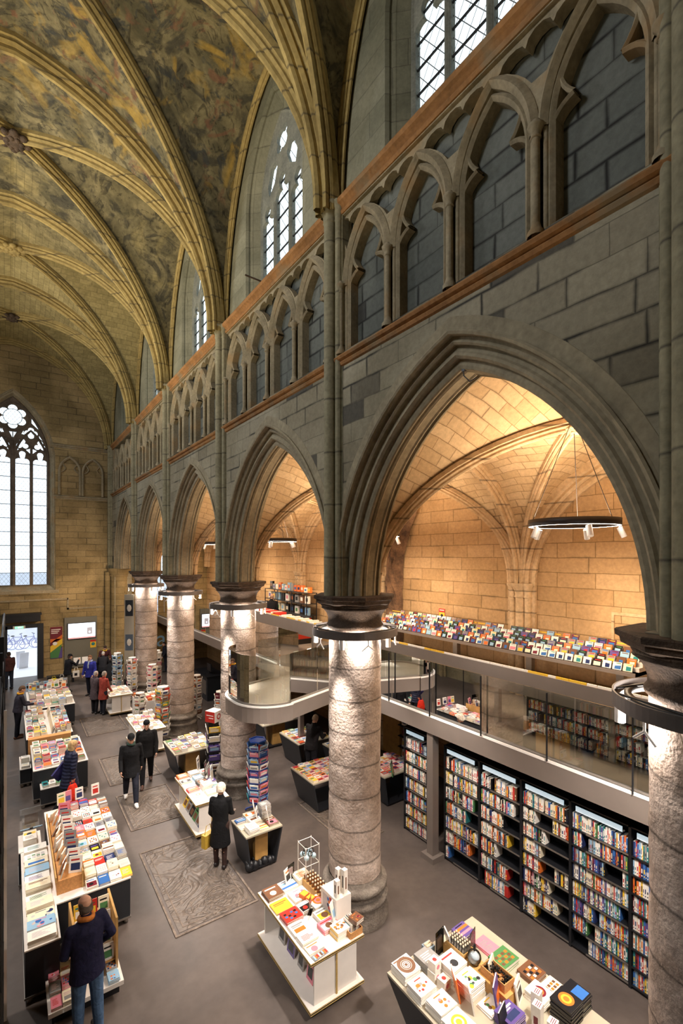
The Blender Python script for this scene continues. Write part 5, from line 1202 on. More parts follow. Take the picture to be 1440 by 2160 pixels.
# white box with tall gift packs, glass jars
t = thing('display_box', 'large white upright display box on cookbook table near the column', 'box', (4.13, 6.05, ZA), .04); MB().box(-.14, -.20, 0, .14, .20, .34).obj('body', M_WHITE, t)
m = MB(); m.box(-.142, -.15, .05, -.14, .15, .29, lin('b9b4b4'));
for i in range(7): m.sphere((-.143, -.05 + .03 * (i % 3), .10 + .03 * i), .03, 8, LC[['blue', 'red', 'navy', 'white', 'orange'][i % 5]], sc_=(.1, 1, 1))
m.obj('window_picture', M_PRINT, t)
for i, (x, y, h, l) in enumerate([(4.06, 5.92, .25, 'short slim white carton with a dark bottle picture, standing on the white display box'), (4.15, 6.02, .34, 'tall white carton with a bottle window, left of the tallest pair'), (4.2, 5.92, .36, 'tall white carton with a bottle window, rightmost on the display box')]):
    m = MB(); m.box(-.035, -.035, 0, .035, .035, h, LC['white']); m.box(-.036, -.012, h * .25, -.035, .012, h * .75, LC['black']); m.box(-.012, -.036, h * .2, .012, -.035, h * .7, LC['brown']); m.obj('carton', M_PRINT, None, (x, y, ZA + .341), (0, 0, .1), label=l, cat='carton', group='cartons on the white display box')
M_JAR = sheet_glass('jar_glass', (.95, .97, .98), .12); M_AMB = plain('amber_fill', 'c9752a', .4); M_LIDS = plain('jar_cork', 'c9b79c', .8)
def jar(x, y, z, lab, grp, r=.035, h=.1, fill=M_AMB):
    t = thing('glass_jar', lab, 'jar', (x, y, z), 0, grp); MB().lathe([(r, 0), (r, h * .75), (r * .6, h * .88), (r * .6, h)], (0, 0, 0), 12).obj('glass', M_JAR, t)
    MB().lathe([(0, .003), (r * .92, .003), (r * .92, h * .6), (0, h * .6)], (0, 0, 0), 12).obj('contents', fill, t); MB().lathe([(r * .65, h), (r * .65, h + .02), (0, h + .02)], (0, 0, 0), 10).obj('lid', M_LIDS, t)
tr = thing('wooden_tray', 'long wooden tray full of glass jars behind the display box', 'tray', (4.12, 6.60, ZA), .04)
MB().box(-.10, -.28, 0, .10, .28, .10).obj('body', M_OAK, tr)
for i in range(4):
    for j in range(7):
        jar(4.05 + .05 * i, 6.36 + .08 * j, ZA + .10, 'small amber glass jar, %s along the tray, %s row from the aisle side, by the middle column' % (ORD[j + 1], ORD[4 - i]), 'glass jars in the wooden tray by the column', .022, .07)
wr = thing('wire_stand', 'white wire display stand with hanging glass baubles behind the jars', 'stand', (4.18, 6.95, ZA), 0)
m = MB()
for (x, y) in ((-.13, -.13), (.13, -.13), (-.13, .13), (.13, .13)): m.tube([(x, y, .0), (x, y, .62)], .006, 6)
for z in (.3, .6): m.tube([(-.13, -.13, z), (.13, -.13, z), (.13, .13, z), (-.13, .13, z), (-.13, -.13, z)], .005, 6)
m.obj('wire_frame', M_WHITEM, wr)
for i in range(9): 
    t = link_obj('glass_bauble', (MB().sphere((0, 0, 0), .045, 12)).mesh('glass_bauble', [M_JAR if i % 2 else plain('pale_blue_glass_%d' % i, 'a9c3cc', .15)]), None, (4.10 + .07 * (i % 3), 6.88 + .07 * (i // 3), ZA + .40 + .05 * (i % 2)), label='pale glass bauble, %s row, %s column, in the white wire stand' % (ORD[i // 3 + 1], ORD[i % 3 + 1]), cat='bauble', group='baubles in the wire stand')
t = thing('wooden_crate', 'shallow wooden box of cards and books at the right front corner of cookbook table', 'crate', (4.1, 5.62, ZA), .04)
m = MB(); m.box(-.11, -.14, 0, .11, .14, .01); m.box(-.11, -.14, .01, .11, -.13, .09); m.box(-.11, .13, .01, .11, .14, .09); m.box(-.11, -.13, .01, -.10, .13, .09); m.box(.10, -.13, .01, .11, .13, .09); m.obj('box', M_CORK, t)
for i in range(7): lean_book(4.03 + .022 * i, 5.62, ZA + .012, .2, .15 + .01 * (i % 3), .012, ['white', 'cream', 'grey', 'brown', 'white', 'cream', 'maroon'][i], math.pi / 2 * -1 + .04, .1, '%s card pack, %s from the left in the wooden crate on cookbook table' % (['white', 'cream', 'grey', 'brown', 'white', 'cream', 'maroon'][i], ORD[i + 1]), 'card packs in the wooden crate')
stack(4.14, 5.55, ZA + .17, 2, .16, .16, .03, 'brown', ('spots', 'orange', 'maroon'), 'on top of the wooden crate', .2, 77)
lean_book(3.83, 7.0, ZA + .04, .16, .22, .015, 'white', .5, .2, 'white upright book with a black and orange figure at the far end of cookbook table', None, ('black', 'orange'))
lean_book(4.0, 5.86, ZA + .07, .17, .25, .015, 'white', .6, .25, 'white upright card leaning at the foot of the white display box', None, ('pale blue', 'white'))
def acrylic(x, y, z, rz, lab, w_=.15, h=.24):
    t = thing('acrylic_sign_holder', lab, 'sign holder', (x, y, z), rz, 'clear sign holders'); MB().box(-w_ / 2, -.004, 0, w_ / 2, .004, h).obj('holder', M_GLASSC, t)
    m = MB(); m.box(-w_ * .3, -.002, h * .25, w_ * .3, .002, h * .7, lin('e3d2ce')); m.obj('paper', M_PRINT, t); MB().box(-w_ / 2, -.03, 0, w_ / 2, .03, .004).obj('foot', M_GLASSC, t)
acrylic(3.9, 7.06, ZA + .045, .3, 'clear sign holder at the far end of cookbook table'); acrylic(3.76, 6.2, ZA + .06, .8, 'clear sign holder in the middle of cookbook table')
# things on the lower shelf of table A
for i, (y, h, w_, cn) in enumerate([(6.75, .34, .2, 'grey'), (6.45, .30, .22, 'purple'), (6.15, .34, .16, 'grey'), (5.88, .36, .18, 'pink')]):
    lean_book(3.55, y, .14, w_, h, .02, cn, -math.pi / 2, .12, '%s framed picture, %s from the far end on the lower shelf of cookbook table' % (cn, ORD[i + 1]), 'pictures on the lower shelf')
lean_book(3.95, 5.6, .14, .32, .3, .03, 'grey', .1, 1.0, 'grey patterned tin tray lying on the lower shelf of cookbook table', None, ('black', 'grey'))
stack(3.85, 5.6, .14, 3, .16, .12, .03, 'red', ('title', 'white', 'black'), 'on the lower shelf at the front of cookbook table', .1, 78)
# --- table B: taupe table, bottom right
ZB = .80
tB = dark_table(4.08, 2.75, 5.78, 4.78, ZB, 'wide taupe display table at the bottom right, loaded with books and glass', M_TAUPE, False)
pB = [(4.27, 4.62, 7, .27, .27, .016, 'white', ('rings', 'brown', 'white'), 'at the left corner of the taupe table'), (4.24, 4.30, 7, .27, .25, .016, 'white', ('spots', 'red', 'orange', 'grey'), 'second along the left edge of the taupe table'), (4.27, 4.00, 6, .28, .25, .018, 'white', ('spots', 'orange', 'cream', 'pink'), 'third along the left edge of the taupe table'),
      (4.24, 3.70, 7, .28, .27, .018, 'white', ('disc', 'yellow', 'cream'), 'with a yellow disc, fourth along the left edge of the taupe table'), (4.25, 3.40, 7, .28, .27, .018, 'purple', ('disc', 'pink', 'purple'), 'purple one at the near left corner of the taupe table'),
      (4.60, 4.55, 8, .25, .28, .015, 'grey', ('text', 'white'), 'of grey catalogues behind the small pink boxes on the taupe table'), (4.78, 4.28, 6, .28, .28, .028, 'white', ('image', 'white', 'black', 'red'), 'of thick white cookbooks near the salt jars'), (4.77, 3.98, 6, .28, .25, .026, 'white', ('spots', 'yellow', 'green', 'black'), 'of thick white books with lemons, in the middle of the taupe table'),
      (4.80, 3.68, 2, .27, .22, .02, 'white', ('spots', 'yellow', 'brown', 'green'), 'low one under the tilted purple book'), (4.83, 3.44, 6, .27, .24, .02, 'purple', ('title', 'white', 'navy'), 'of purple books beside the tilted slate board'),
      (5.36, 4.60, 4, .25, .22, .025, 'purple', ('bands', 'orange', 'pink', 'black'), 'of dark purple boxes at the far right corner of the taupe table'), (5.48, 4.28, 2, .22, .28, .02, 'pink', ('text', 'grey'), 'of pale cards on the right side of the taupe table'), (5.46, 3.98, 2, .32, .26, .045, 'green', ('rows', 'brown', 'orange'), 'with green sides on the right of the taupe table'),
      (5.60, 3.66, 3, .27, .25, .02, 'brown', ('rows', 'orange', 'cream', 'black'), 'of brown chocolate books by the right edge'), (5.63, 3.38, 2, .26, .24, .02, 'cream', ('rows', 'orange', 'brown'), 'of biscuit books by the right edge'), (5.38, 3.40, 5, .24, .26, .02, 'white', ('disc', 'maroon', 'orange'), 'with a red soup bowl cover on the taupe table'),
      (5.42, 3.08, 11, .27, .26, .02, 'black', ('disc', 'orange', 'yellow'), 'tall one with a pizza cover at the right of the taupe table'), (5.66, 3.10, 8, .25, .26, .022, 'black', ('image', 'blue', 'blue', 'black'), 'of black books with a blue photograph at the right end of the taupe table')]
for i, (x, y, n, w_, d, h, c, dsg, pl) in enumerate(pB): stack(x, y, ZB, n, w_, d, h, c, dsg, pl, .02, 200 + i)
for i, (x, y, rz, c, d_, w_, h, l) in enumerate([(4.60, 4.02, 1.0, 'orange', ('red', 'orange'), .24, .30, 'orange upright book facing the left side of the taupe table'), (4.62, 3.80, .9, 'white', ('red', 'green'), .22, .28, 'upright book with a watermelon cover beside the orange one'), (4.88, 3.62, .5, 'purple', ('orange', 'purple'), .24, .28, 'lilac upright book with a fruit plate tilted on the taupe table'),
                                               (4.68, 3.38, .3, 'black', ('black', 'black'), .2, .28, 'plain slate-black board standing on the taupe table'), (5.12, 3.86, .4, 'cream', ('cream', 'grey'), .2, .3, 'cream upright booklet behind the round bowl book on the taupe table'), (5.17, 3.52, .35, 'white', ('black', 'brown'), .2, .26, 'white upright book with two dark figures on the taupe table'), (5.02, 4.52, 1.1, 'grey', ('white', 'grey'), .2, .3, 'translucent grey card upright at the far end of the taupe table')]):
    lean_book(x, y, ZB + (.045 if 'lilac' in l else .001), w_, h, .02, c, rz, .18, l, None, d_)
for i, (x, y, z) in enumerate([(4.52, 4.36, 0), (4.53, 4.20, 0), (4.53, 4.36, .125)]):
    m = MB(); m.box(-.06, -.06, 0, .06, .06, .12, LC['white']); m.sphere((0, -.0605, .06), .03, 8, LC['pink'], sc_=(1, .05, 1)); m.sphere((0, 0, .121), .03, 8, LC['red'], sc_=(1, 1, .05)); m.obj('gift_box', M_PRINT, None, (x, y, ZB + z), (0, 0, .1), label=['white and pink cube box, lower of two at the left of the taupe table', 'white and pink cube box nearest the front, left side of the taupe table', 'white and pink cube box, stacked on top of another'][i], cat='box', group='white and pink cube boxes')
for i, (x, y, h) in enumerate([(5.02, 3.20, .30), (5.12, 3.28, .34), (5.03, 3.02, .24), (4.88, 2.98, .2)]):
    m = MB(); m.box(-.05, -.05, 0, .05, .05, h, LC['white']); m.box(-.051, -.02, h * .3, -.05, .03, h * .6, LC['maroon']); [m.box(-.04, -.03 + .02 * q, h, .04, -.022 + .02 * q, h + .001, LC['maroon']) for q in range(3)]; m.obj('carton', M_PRINT, None, (x, y, ZB), (0, 0, .2), label=['white carton with a red crest, second from the left', 'tallest white carton with a red crest', 'white carton nearest the bottom edge', 'shortest white carton'][i] + ' in the cluster at the front of the taupe table', cat='carton', group='cartons at the front of the taupe table')
t = thing('wooden_box', 'long low oak box across the middle of the taupe table, carrying jars and a bowl of beads', 'box', (5.02, 4.05, ZB), -.0); MB().box(-.10, -.50, 0, .10, .52, .14).obj('body', M_OAK, t)
t = thing('jar_crate', 'open wooden crate of clear corked vials on the oak box', 'crate', (5.02, 4.36, ZB + .14)); m = MB(); m.box(-.10, -.15, 0, .10, .15, .01); m.box(-.10, -.15, .01, -.09, .15, .07); m.box(.09, -.15, .01, .10, .15, .07); m.box(-.09, -.15, .01, .09, -.14, .07); m.box(-.09, .14, .01, .09, .15, .07); m.obj('box', M_OAK, t)
for i in range(4):
    for j in range(6): jar(4.955 + .042 * i, 4.245 + .046 * j, ZB + .152, 'clear corked vial, %s row from the front, %s from the left, in the crate on the taupe table' % (ORD[j + 1], ORD[i + 1]), 'vials in the crate on the taupe table', .018, .13, plain('salt_%d%d' % (i, j), 'efe4da', .6) if (i, j) == (0, 0) else bpy.data.materials['salt_00'])
t = thing('glass_globe', 'clear glass globe jar with dark stem on the oak box', 'vase', (5.0, 4.10, ZB + .14)); MB().sphere((0, 0, .09), .09, 20).obj('globe', M_JAR, t); MB().tube([(0, 0, .17), (.02, .01, .24)], .015, 8).obj('stopper', M_BLACK, t); MB().sphere((0, 0, .08), .07, 16).obj('pale_filling', plain('pale_grey_fill', 'b9c3c8', .5), t)
t = thing('bead_box', 'cardboard tray of black spiky beads on the oak box', 'tray', (5.05, 3.78, ZB + .14)); m = MB(); m.box(-.10, -.18, 0, .10, .18, .01); m.box(-.10, -.18, .01, -.09, .18, .11); m.box(.09, -.18, .01, .10, .18, .11); m.box(-.09, -.18, .01, .09, -.17, .11); m.box(-.09, .17, .01, .09, .18, .11); m.obj('tray', M_CORK, t)
m = MB(); rq = random.Random(4)
for i in range(130):
    x, y = rq.uniform(-.08, .08), rq.uniform(-.16, .16); z = .07 + .06 * (1 - (x / .09) ** 2) * rq.random(); m.sphere((x, y, z), rq.uniform(.008, .016), 6)
m.obj('black_beads', plain('glossy_black', '17130f', .2), None, (5.05, 3.78, ZB + .14), label='heap of glossy black beads in the cardboard tray', cat='beads', kind='stuff')
acrylic(4.86, 4.58, ZB, .2, 'large clear sign holder at the far edge of the taupe table', .2, .34); acrylic(5.28, 4.36, ZB, .3, 'clear sign holder behind the glass globe', .18, .28)
t = thing('storage_bin', 'small blue-grey box of corks at the far left of the taupe table', 'box', (4.74, 4.68, ZB)); MB().box(-.07, -.06, 0, .07, .06, .12).obj('body', plain('slate_blue_box', '7b8a96', .6), t)
m = MB()
for i in range(8): m.sphere((-.04 + .027 * (i % 4), -.02 + .04 * (i // 4), .13), .02, 8)
m.obj('corks', M_LIDS, t)
# --- table C: small grey table with black end
ZC = .76
t = dark_table(3.80, 8.68, 4.60, 9.45, ZC, 'small grey table with a black end and oak middle beside the woman in black', M_TAUPE, True)
for i, a in enumerate([(4.0, 8.84, 5, .22, .26, .02, 'white', ('text', 'grey'), 'at the near left of the small grey table'), (3.93, 9.05, 1, .24, .2, .015, 'cream', ('title', 'cream', 'white'), 'flat by the left edge of the small grey table'), (3.95, 9.30, 1, .24, .14, .03, 'blue', ('title', 'white', 'pale blue'), 'blue at the far left corner of the small grey table'), (4.15, 9.12, 4, .24, .22, .022, 'white', ('title', 'grey', 'brown'), 'in the middle of the small grey table'),
                       (4.18, 9.36, 3, .26, .16, .022, 'cream', ('image', 'orange', 'white', 'grey'), 'at the far side of the small grey table'), (4.45, 9.22, 14, .22, .2, .018, 'grey', ('text', 'white'), 'tall one on the right of the small grey table'), (4.22, 8.86, 1, .22, .2, .01, 'cream', ('bands', 'orange', 'yellow', 'cream'), 'at the near right edge of the small grey table'), (4.45, 8.90, 2, .22, .26, .02, 'brown', ('image', 'pink', 'black', 'white'), 'under the leaning books of the small grey table')]):
    stack(a[0], a[1], ZC, *a[2:], rz=.03, seed=300 + i)
for i, (x, y, rz, c, d_, l) in enumerate([(4.33, 9.38, 1.2, 'white', ('pink', 'white'), 'white upright book with a pink cover at the back of the small grey table'), (4.28, 9.12, 1.0, 'white', ('navy', 'navy'), 'upright book with a dark blue cover on the small grey table'), (4.42, 8.92, 1.2, 'white', ('brown', 'orange'), 'white book leaning with a brown cover at the right of the small grey table')]):
    lean_book(x, y, ZC + (.05 if i == 2 else .0), .2, .27, .02, c, rz, .2, l, None, d_)
m = MB(); rq = random.Random(9)
for i in range(26): m.sphere((rq.uniform(-.3, .3), rq.uniform(-.05, .08), rq.uniform(.04, .14)), rq.uniform(.04, .09), 8)
m.obj('coal_bag', M_BLACK, None, (4.2, 8.83, .0), label='crumpled black bags stowed under the small grey table', cat='bag')
# --- table D: white shelf table with plywood edge, behind the woman
ZD = .80
shelf_table(3.36, 10.38, 4.12, 12.0, ZD, 'white shelf table with plywood edge beside the blue spinner')
for i, a in enumerate([(3.50, 11.86, 3, .24, .22, .02, 'orange', ('title', 'white', 'orange'), 'far left corner, '), (3.78, 11.86, 4, .24, .22, .02, 'white', ('text', 'pink'), 'far middle, '), (3.50, 11.60, 2, .26, .22, .02, 'cream', ('image', 'black', 'red', 'orange'), 'second along the left edge, '), (3.80, 11.58, 3, .22, .22, .02, 'pale blue', ('bands', 'teal', 'white', 'navy'), 'second row middle, '),
                       (3.50, 11.34, 1, .26, .2, .02, 'white', ('text', 'grey'), 'third along the left edge, '), (3.52, 11.08, 2, .26, .2, .02, 'red', ('title', 'orange', 'orange'), 'orange-red by the left edge, '), (3.80, 11.30, 4, .24, .22, .02, 'black', ('image', 'brown', 'cream', 'white'), 'dark picture book in the middle, '), (4.02, 11.3, 2, .2, .22, .02, 'purple', ('disc', 'white', 'purple'), 'purple one, '), (3.82, 11.02, 6, .24, .22, .02, 'white', ('text', 'black'), 'thick white one, '),
                       (3.54, 10.80, 1, .24, .2, .02, 'white', ('disc', 'cream', 'orange'), 'fifth along the left edge, '), (3.84, 10.72, 3, .26, .22, .02, 'white', ('spots', 'black', 'grey'), 'near front, '), (3.54, 10.52, 1, .24, .18, .02, 'white', ('text', 'white'), 'front left corner, '), (4.0, 10.98, 3, .16, .2, .02, 'pale blue', ('bands', 'blue', 'green', 'white'), 'right edge, '), (4.0, 11.75, 5, .2, .2, .02, 'white', ('title', 'pink', 'red'), 'far right corner, ')]):
    stack(a[0], a[1], ZD, *a[2:8], a[8] + 'on the shelf table by the blue spinner', rz=.03, seed=400 + i)
for i, (y, c) in enumerate([(11.75, 'yellow'), (11.5, 'grey'), (11.25, 'black'), (11.02, 'green'), (10.8, 'grey'), (10.6, 'navy')]): lean_book(3.5, y, .14, .2, .28, .02, c, -math.pi / 2, .5, '%s book, %s from the far end on the sloping lower shelf by the woman in black' % (c, ORD[i + 1]), 'books on the lower shelf behind the woman in black')
for i, (x, y, c, d_) in enumerate([(4.02, 11.6, 'black', ('white', 'pink')), (4.04, 11.45, 'grey', ('pink', 'white')), (3.95, 11.96, 'white', ('grey', 'black')), (4.06, 11.28, 'white', ('cream', 'pale blue'))]): lean_book(x, y, ZD + .04, .22, .34, .01, c, 1.0, .1, '%s upright magazine, %s from the far end on the shelf table by the blue spinner' % (c, ['second', 'third', 'first', 'fourth'][i]), 'upright magazines on the shelf table', d_)
# --- big table L1 at the left
ZL = .78
def cubes(x0, y0, x1, y1, h, lab, group='dark table blocks'):
    t = thing('table_block', lab, 'table', ((x0 + x1) / 2, (y0 + y1) / 2, 0), 0, group); a, b = (x1 - x0) / 2, (y1 - y0) / 2
    MB().box(-a, -b, .12, a, b, h - .02).obj('body', M_DARKT, t); MB().box(-a - .01, -b - .01, h - .02, a + .01, b + .01, h).obj('top', M_WHITE, t); MB().box(-a - .01, -b - .01, .09, a + .01, b + .01, .12).obj('bottom_rail', M_STEEL, t)
    for sx in (-1, 1):
        for sy in (-1, 1): MB().lathe([(.0, 0), (.04, 0), (.04, .09), (0, .09)], (sx * (a - .06), sy * (b - .06), 0), 8).obj('castor', M_STEEL, t)
cubes(.18, 7.95, .60, 10.6, ZL, 'long dark block on the far left of big left table', ); cubes(.62, 8.75, 1.70, 12.0, ZL, 'large dark block carrying the rows of books on the left'); cubes(.15, 10.75, .50, 11.4, .72, 'small dark trolley at the back left of big left table')
rb = random.Random(21); nm = lambda i: ORD[i]
pal = {'white': 26, 'cream': 8, 'red': 2.5, 'orange': 3, 'yellow': 1.5, 'black': 3, 'navy': 1, 'blue': 1, 'pale blue': 2.5, 'green': .7, 'brown': 2, 'pink': 2, 'grey': 4, 'purple': .7}
for j in range(12):
    for i in range(4):
        x = .98 + .17 + .178 * i - .02; y = 8.9 + .262 * j
        cn = pick(rb, pal); n = rb.choice([2, 3, 3, 4, 5]) if j > 0 else 2
        stack(x + .02 * (j / 11), y, ZL, n, rb.uniform(.158, .172), rb.uniform(.225, .25), rb.uniform(.016, .028), cn, (rb.choice(DES[:6]), rb.choice(CNAMES), rb.choice(CNAMES), rb.choice(CNAMES)), '%s from the left in the %s row of big left table' % (nm(i + 1), nm(j + 1)), 0.0, 500 + j * 10 + i)
for j in range(11):
    cn = pick(rb, {'white': 8, 'cream': 4, 'pale blue': 2, 'orange': 1.5, 'yellow': 1, 'grey': 2}); n = rb.choice([2, 3, 4, 5]) if j > 1 else 4
    stack(.39, 8.08 + .24 * j, ZL, n, .35, .21, rb.uniform(.018, .026), cn, (rb.choice(DES[:6]), rb.choice(CNAMES), rb.choice(CNAMES), rb.choice(CNAMES)), '%s from the front along the left strip of big left table' % nm(j + 1), 0, 700 + j)
stack(.33, 11.0, .72, 6, .22, .2, .02, 'white', ('text', 'grey'), 'on the small dark trolley', 0, 790); stack(.33, 11.25, .72, 4, .22, .2, .02, 'cream', ('image', 'yellow', 'black', 'cream'), 'at the back of the small dark trolley', 0, 791)
acrylic(.36, 11.38, .82, 0, 'large clear poster holder standing at the back left of big left table', .38, .42)
t = thing('cork_display_box', 'long cork-coloured box holding rows of upright booklets on the big book table', 'display box', (.80, 10.1, ZL)); m = MB(); m.box(-.17, -1.15, 0, .19, 1.15, .22); m.obj('body', M_CORK, t); MB().box(-.19, -1.17, .22, -.17, 1.17, .30).obj('front_lip', M_OAK, t); MB().box(.19, -1.17, .0, .21, 1.17, .28).obj('rear_lip', M_OAK, t)
for j in range(15):
    c = pick(rb, {'white': 6, 'grey': 2, 'maroon': 1, 'cream': 2, 'purple': 1, 'brown': 1})
    lean_book(.71 + rb.uniform(-.02, .03), 9.08 + .145 * j, ZL + .22, .20, .17 + .04 * rb.random(), .02, c, -math.pi / 2 - .35 + rb.uniform(-.35, .25), rb.uniform(.15, .5), '%s upright booklet, %s from the front in the left row of the cork box' % (c, nm(j + 1)), 'booklets in the cork display box')
    if j % 2 == 0:
        c = pick(rb, {'white': 6, 'grey': 2, 'pink': 1, 'brown': 2}); lean_book(.90, 9.05 + .15 * j, ZL + .22, .2, .22 + .04 * rb.random(), .02, c, -.35, .2, '%s upright booklet, %s from the front in the right row of the cork box' % (c, nm(j // 2 + 1)), 'booklets in the cork display box')
for (x, y, c, d_, l) in [(1.28, 12.0, 'white', ('navy', 'navy'), 'white book with a dark cover standing at the back of the big table'), (1.60, 12.0, 'white', ('red', 'red'), 'white book with a rust-red cover standing at the back of the big table'), (1.05, 11.98, 'pink', ('purple', 'pink'), 'pink book standing at the back of the big table'), (.93, 11.95, 'cream', ('yellow', 'green'), 'cream book standing beside the pink one')]:
    lean_book(x, y, ZL + .1, .16, .24, .03, c, .15, .12, l, None, d_)
# stepped rack in front of the man in the navy coat
t = thing('stepped_book_rack', 'low stepped wooden rack of books in front of the man in the navy coat', 'rack', (.92, 7.95, 0), 0.0)
m = MB(); m.box(-.50, -.62, .18, .42, .40, .24); m.obj('base', M_WHITE, t)
for q_ in (-.18, .36): MB().box(q_, -.35, .24, q_ + .03, .40, .98).obj('wooden_side', M_OAK, t)
for i in range(4): MB().box(-.15, -.30 + .13 * i, .34 + .16 * i, .36, -.15 + .13 * i, .36 + .16 * i).obj('step', M_OAK, t)
MB().box(-.45, -.5, 0, .38, .35, .18).obj('plinth', M_BLACK, t)
for i in range(4):
    for j in range(3):
        c = pick(rb, pal); lean_book(.86 + .165 * j, 7.67 + .13 * i, .36 + .16 * i, .15, .22, .018, c, 0, .18, '%s book facing out, %s from the left on the %s step of the wooden rack' % (c, nm(j + 1), nm(i + 1)), 'books on the stepped rack')
for i in range(3):
    for j in range(2): stack(.52 + .15 * 0 + .14 * j, 7.45 + .25 * i, .24, 2 + (i + j) % 3, .13, .2, .02, rb.choice(['white', 'cream', 'pink', 'grey']), (rb.choice(DES[:6]), 'red', 'grey', 'blue'), '%s from the front, %s column, on the base of the stepped rack' % (nm(i + 1), nm(j + 1)), 0, 800 + i * 3 + j)
for j in range(3): stack(1.22 - .0 + .0, 7.42 + .01 + .2 * j, .24, 3, .14, .18, .02, ['pale blue', 'grey', 'white'][j], (rb.choice(DES[:6]), 'navy', 'orange', 'blue'), '%s from the front at the right end of the stepped rack base' % nm(j + 1), 0, 820 + j)
# --- L2, L3: further tables on the left
for (x0, y0, x1, y1, h, l) in [(.50, 14.3, 1.72, 16.3, .84, 'dark and plywood book table behind the woman with the red bag'), (.24, 15.5, .48, 16.5, .5, 'low dark box of books beside the second book table'), (.64, 13.9, 1.30, 14.25, .5, 'low dark trolley with castors in front of the second book table'), (.42, 17.0, 1.62, 19.9, .80, 'long book table behind the cork box, left side'), (.55, 20.2, 2.0, 22.9, .80, 'farthest left book table near the door')]: cubes(x0, y0, x1, y1, h, l)
far_fill(.52, 14.35, 1.68, 16.25, .84, 6, 8, 31, .97, 6); far_fill(.25, 15.5, .47, 16.5, .5, 1, 4, 32, 1, 8); far_fill(.66, 13.92, 1.28, 14.22, .5, 4, 1, 33, 1, 3)
far_fill(.44, 17.05, .95, 19.8, .80, 3, 11, 34, .97, 8); far_fill(1.2, 17.05, 1.6, 19.8, .80, 3, 12, 37, .97, 9); far_fill(.6, 20.3, 1.95, 22.8, .80, 6, 9, 35, .97, 10, W_MIX)
t = thing('cork_display_box', 'low cork-coloured box at the front of the long left book table', 'display box', (1.0, 16.75, .0)); MB().box(-.55, -.10, 0, .55, .12, .88).obj('body', M_CORK, t)
rb2 = random.Random(40)
for i in range(16):
    c = rb2.choice(['white', 'grey', 'cream', 'pale blue']); lean_book(.62 + .085 * i, 22.7 - .2 * (i % 3), .95 + .03 * (i % 2), .17, .26, .02, c, rb2.uniform(-.2, .2), .15, '%s upright book, %s from the left at the back of the farthest left table' % (c, nm(i + 1)), 'upright books on the farthest left table')
for i in range(18): c = rb2.choice(['white', 'white', 'black', 'cream']); lean_book(1.08, 17.15 + .15 * i, .80, .16, .2, .02, c, -math.pi / 2 - .3, .3, '%s upright book, %s from the front along the middle of the long left table' % (c, nm(i + 1)), 'upright books on the long left table')
# --- E, F, G nave tables; H, I tables under the gallery
dark_table(3.74, 13.38, 4.90, 14.6, .78, 'dark table with oak middle in front of the red postcard spinner', M_TAUPE); far_fill(3.78, 13.42, 4.86, 14.55, .78, 6, 5, 41, .92, 4)
shelf_table(3.24, 15.7, 4.12, 17.4, .80, 'white table of small books behind the man in the black beanie'); far_fill(3.27, 15.75, 4.08, 17.35, .80, 5, 8, 42, .97, 6, {'white': 8, 'cream': 3, 'red': 2, 'pink': 1})
shelf_table(3.20, 20.3, 4.05, 21.8, .80, 'white table beside the person in the red coat'); far_fill(3.25, 20.4, 4.0, 21.7, .80, 4, 6, 43, .85, 4, {'white': 8, 'cream': 3, 'grey': 2})
dark_table(6.68, 13.95, 8.0, 14.75, .80, 'dark table of red and white gifts under the rounded balcony', M_TAUPE); far_fill(6.75, 14.0, 7.9, 14.7, .80, 6, 4, 44, .9, 3, {'white': 4, 'red': 3, 'orange': 3, 'brown': 1})
dark_table(6.88, 11.98, 8.0, 13.2, .80, 'dark table of bright booklets behind the thin steel post', M_TAUPE, False); far_fill(6.92, 12.0, 7.95, 13.15, .80, 5, 6, 45, .97, 2, {'white': 3, 'red': 2, 'yellow': 2, 'pale blue': 2, 'green': 1})
dark_table(5.98, 9.72, 7.3, 10.85, .80, 'dark table of colourful booklets to the left of the middle column', M_TAUPE, False); far_fill(6.0, 9.75, 7.28, 10.82, .80, 8, 8, 46, .98, 2, {'white': 3, 'red': 2, 'orange': 2, 'yellow': 2, 'pale blue': 2, 'pink': 2})
dark_table(7.5, 10.7, 8.75, 11.7, .80, 'dark table of books in front of the man reading', M_TAUPE, False); far_fill(7.52, 10.75, 8.7, 11.65, .80, 6, 5, 47, .95, 4)
dark_table(7.6, 9.0, 8.75, 10.0, .80, 'dark table seen to the right of the middle column', M_TAUPE, False); far_fill(7.62, 9.05, 8.7, 9.95, .80, 6, 5, 48, .95, 4, {'white': 3, 'red': 2, 'orange': 2, 'pink': 2})
lean_book(7.86, 8.95, .82, .24, .34, .02, 'green', .7, .2, 'olive green book standing upright to the right of the middle column', None, ('yellow', 'green'))
lean_book(7.75, 11.3, .9, .2, .28, .02, 'grey', .2, .15, 'grey card upright in front of the man reading', None, ('white', 'grey'))
restb = flush_books(300)
restb.addmb(farbooks, Matrix.Identity(4)); restb.addmb(rest, Matrix.Identity(4))
restb.obj('book', M_PRINT, label='all the other books in stacks and rows on the farther tables and shelves', cat='book', kind='stuff', group='remaining books of the shop')
t = thing('paper_lantern_box', 'white translucent box on the gift table under the balcony', 'box', (7.6, 14.6, .84)); MB().box(-.2, -.18, 0, .2, .18, .32).obj('body', plain('pink_white_plastic', 'e8cfc8', .4), t); MB().box(-.17, -.15, .3201, .17, .15, .325).obj('dark_inside_sheet', M_BLACK, t)  # black sheet on top stands in for the box's dark inside
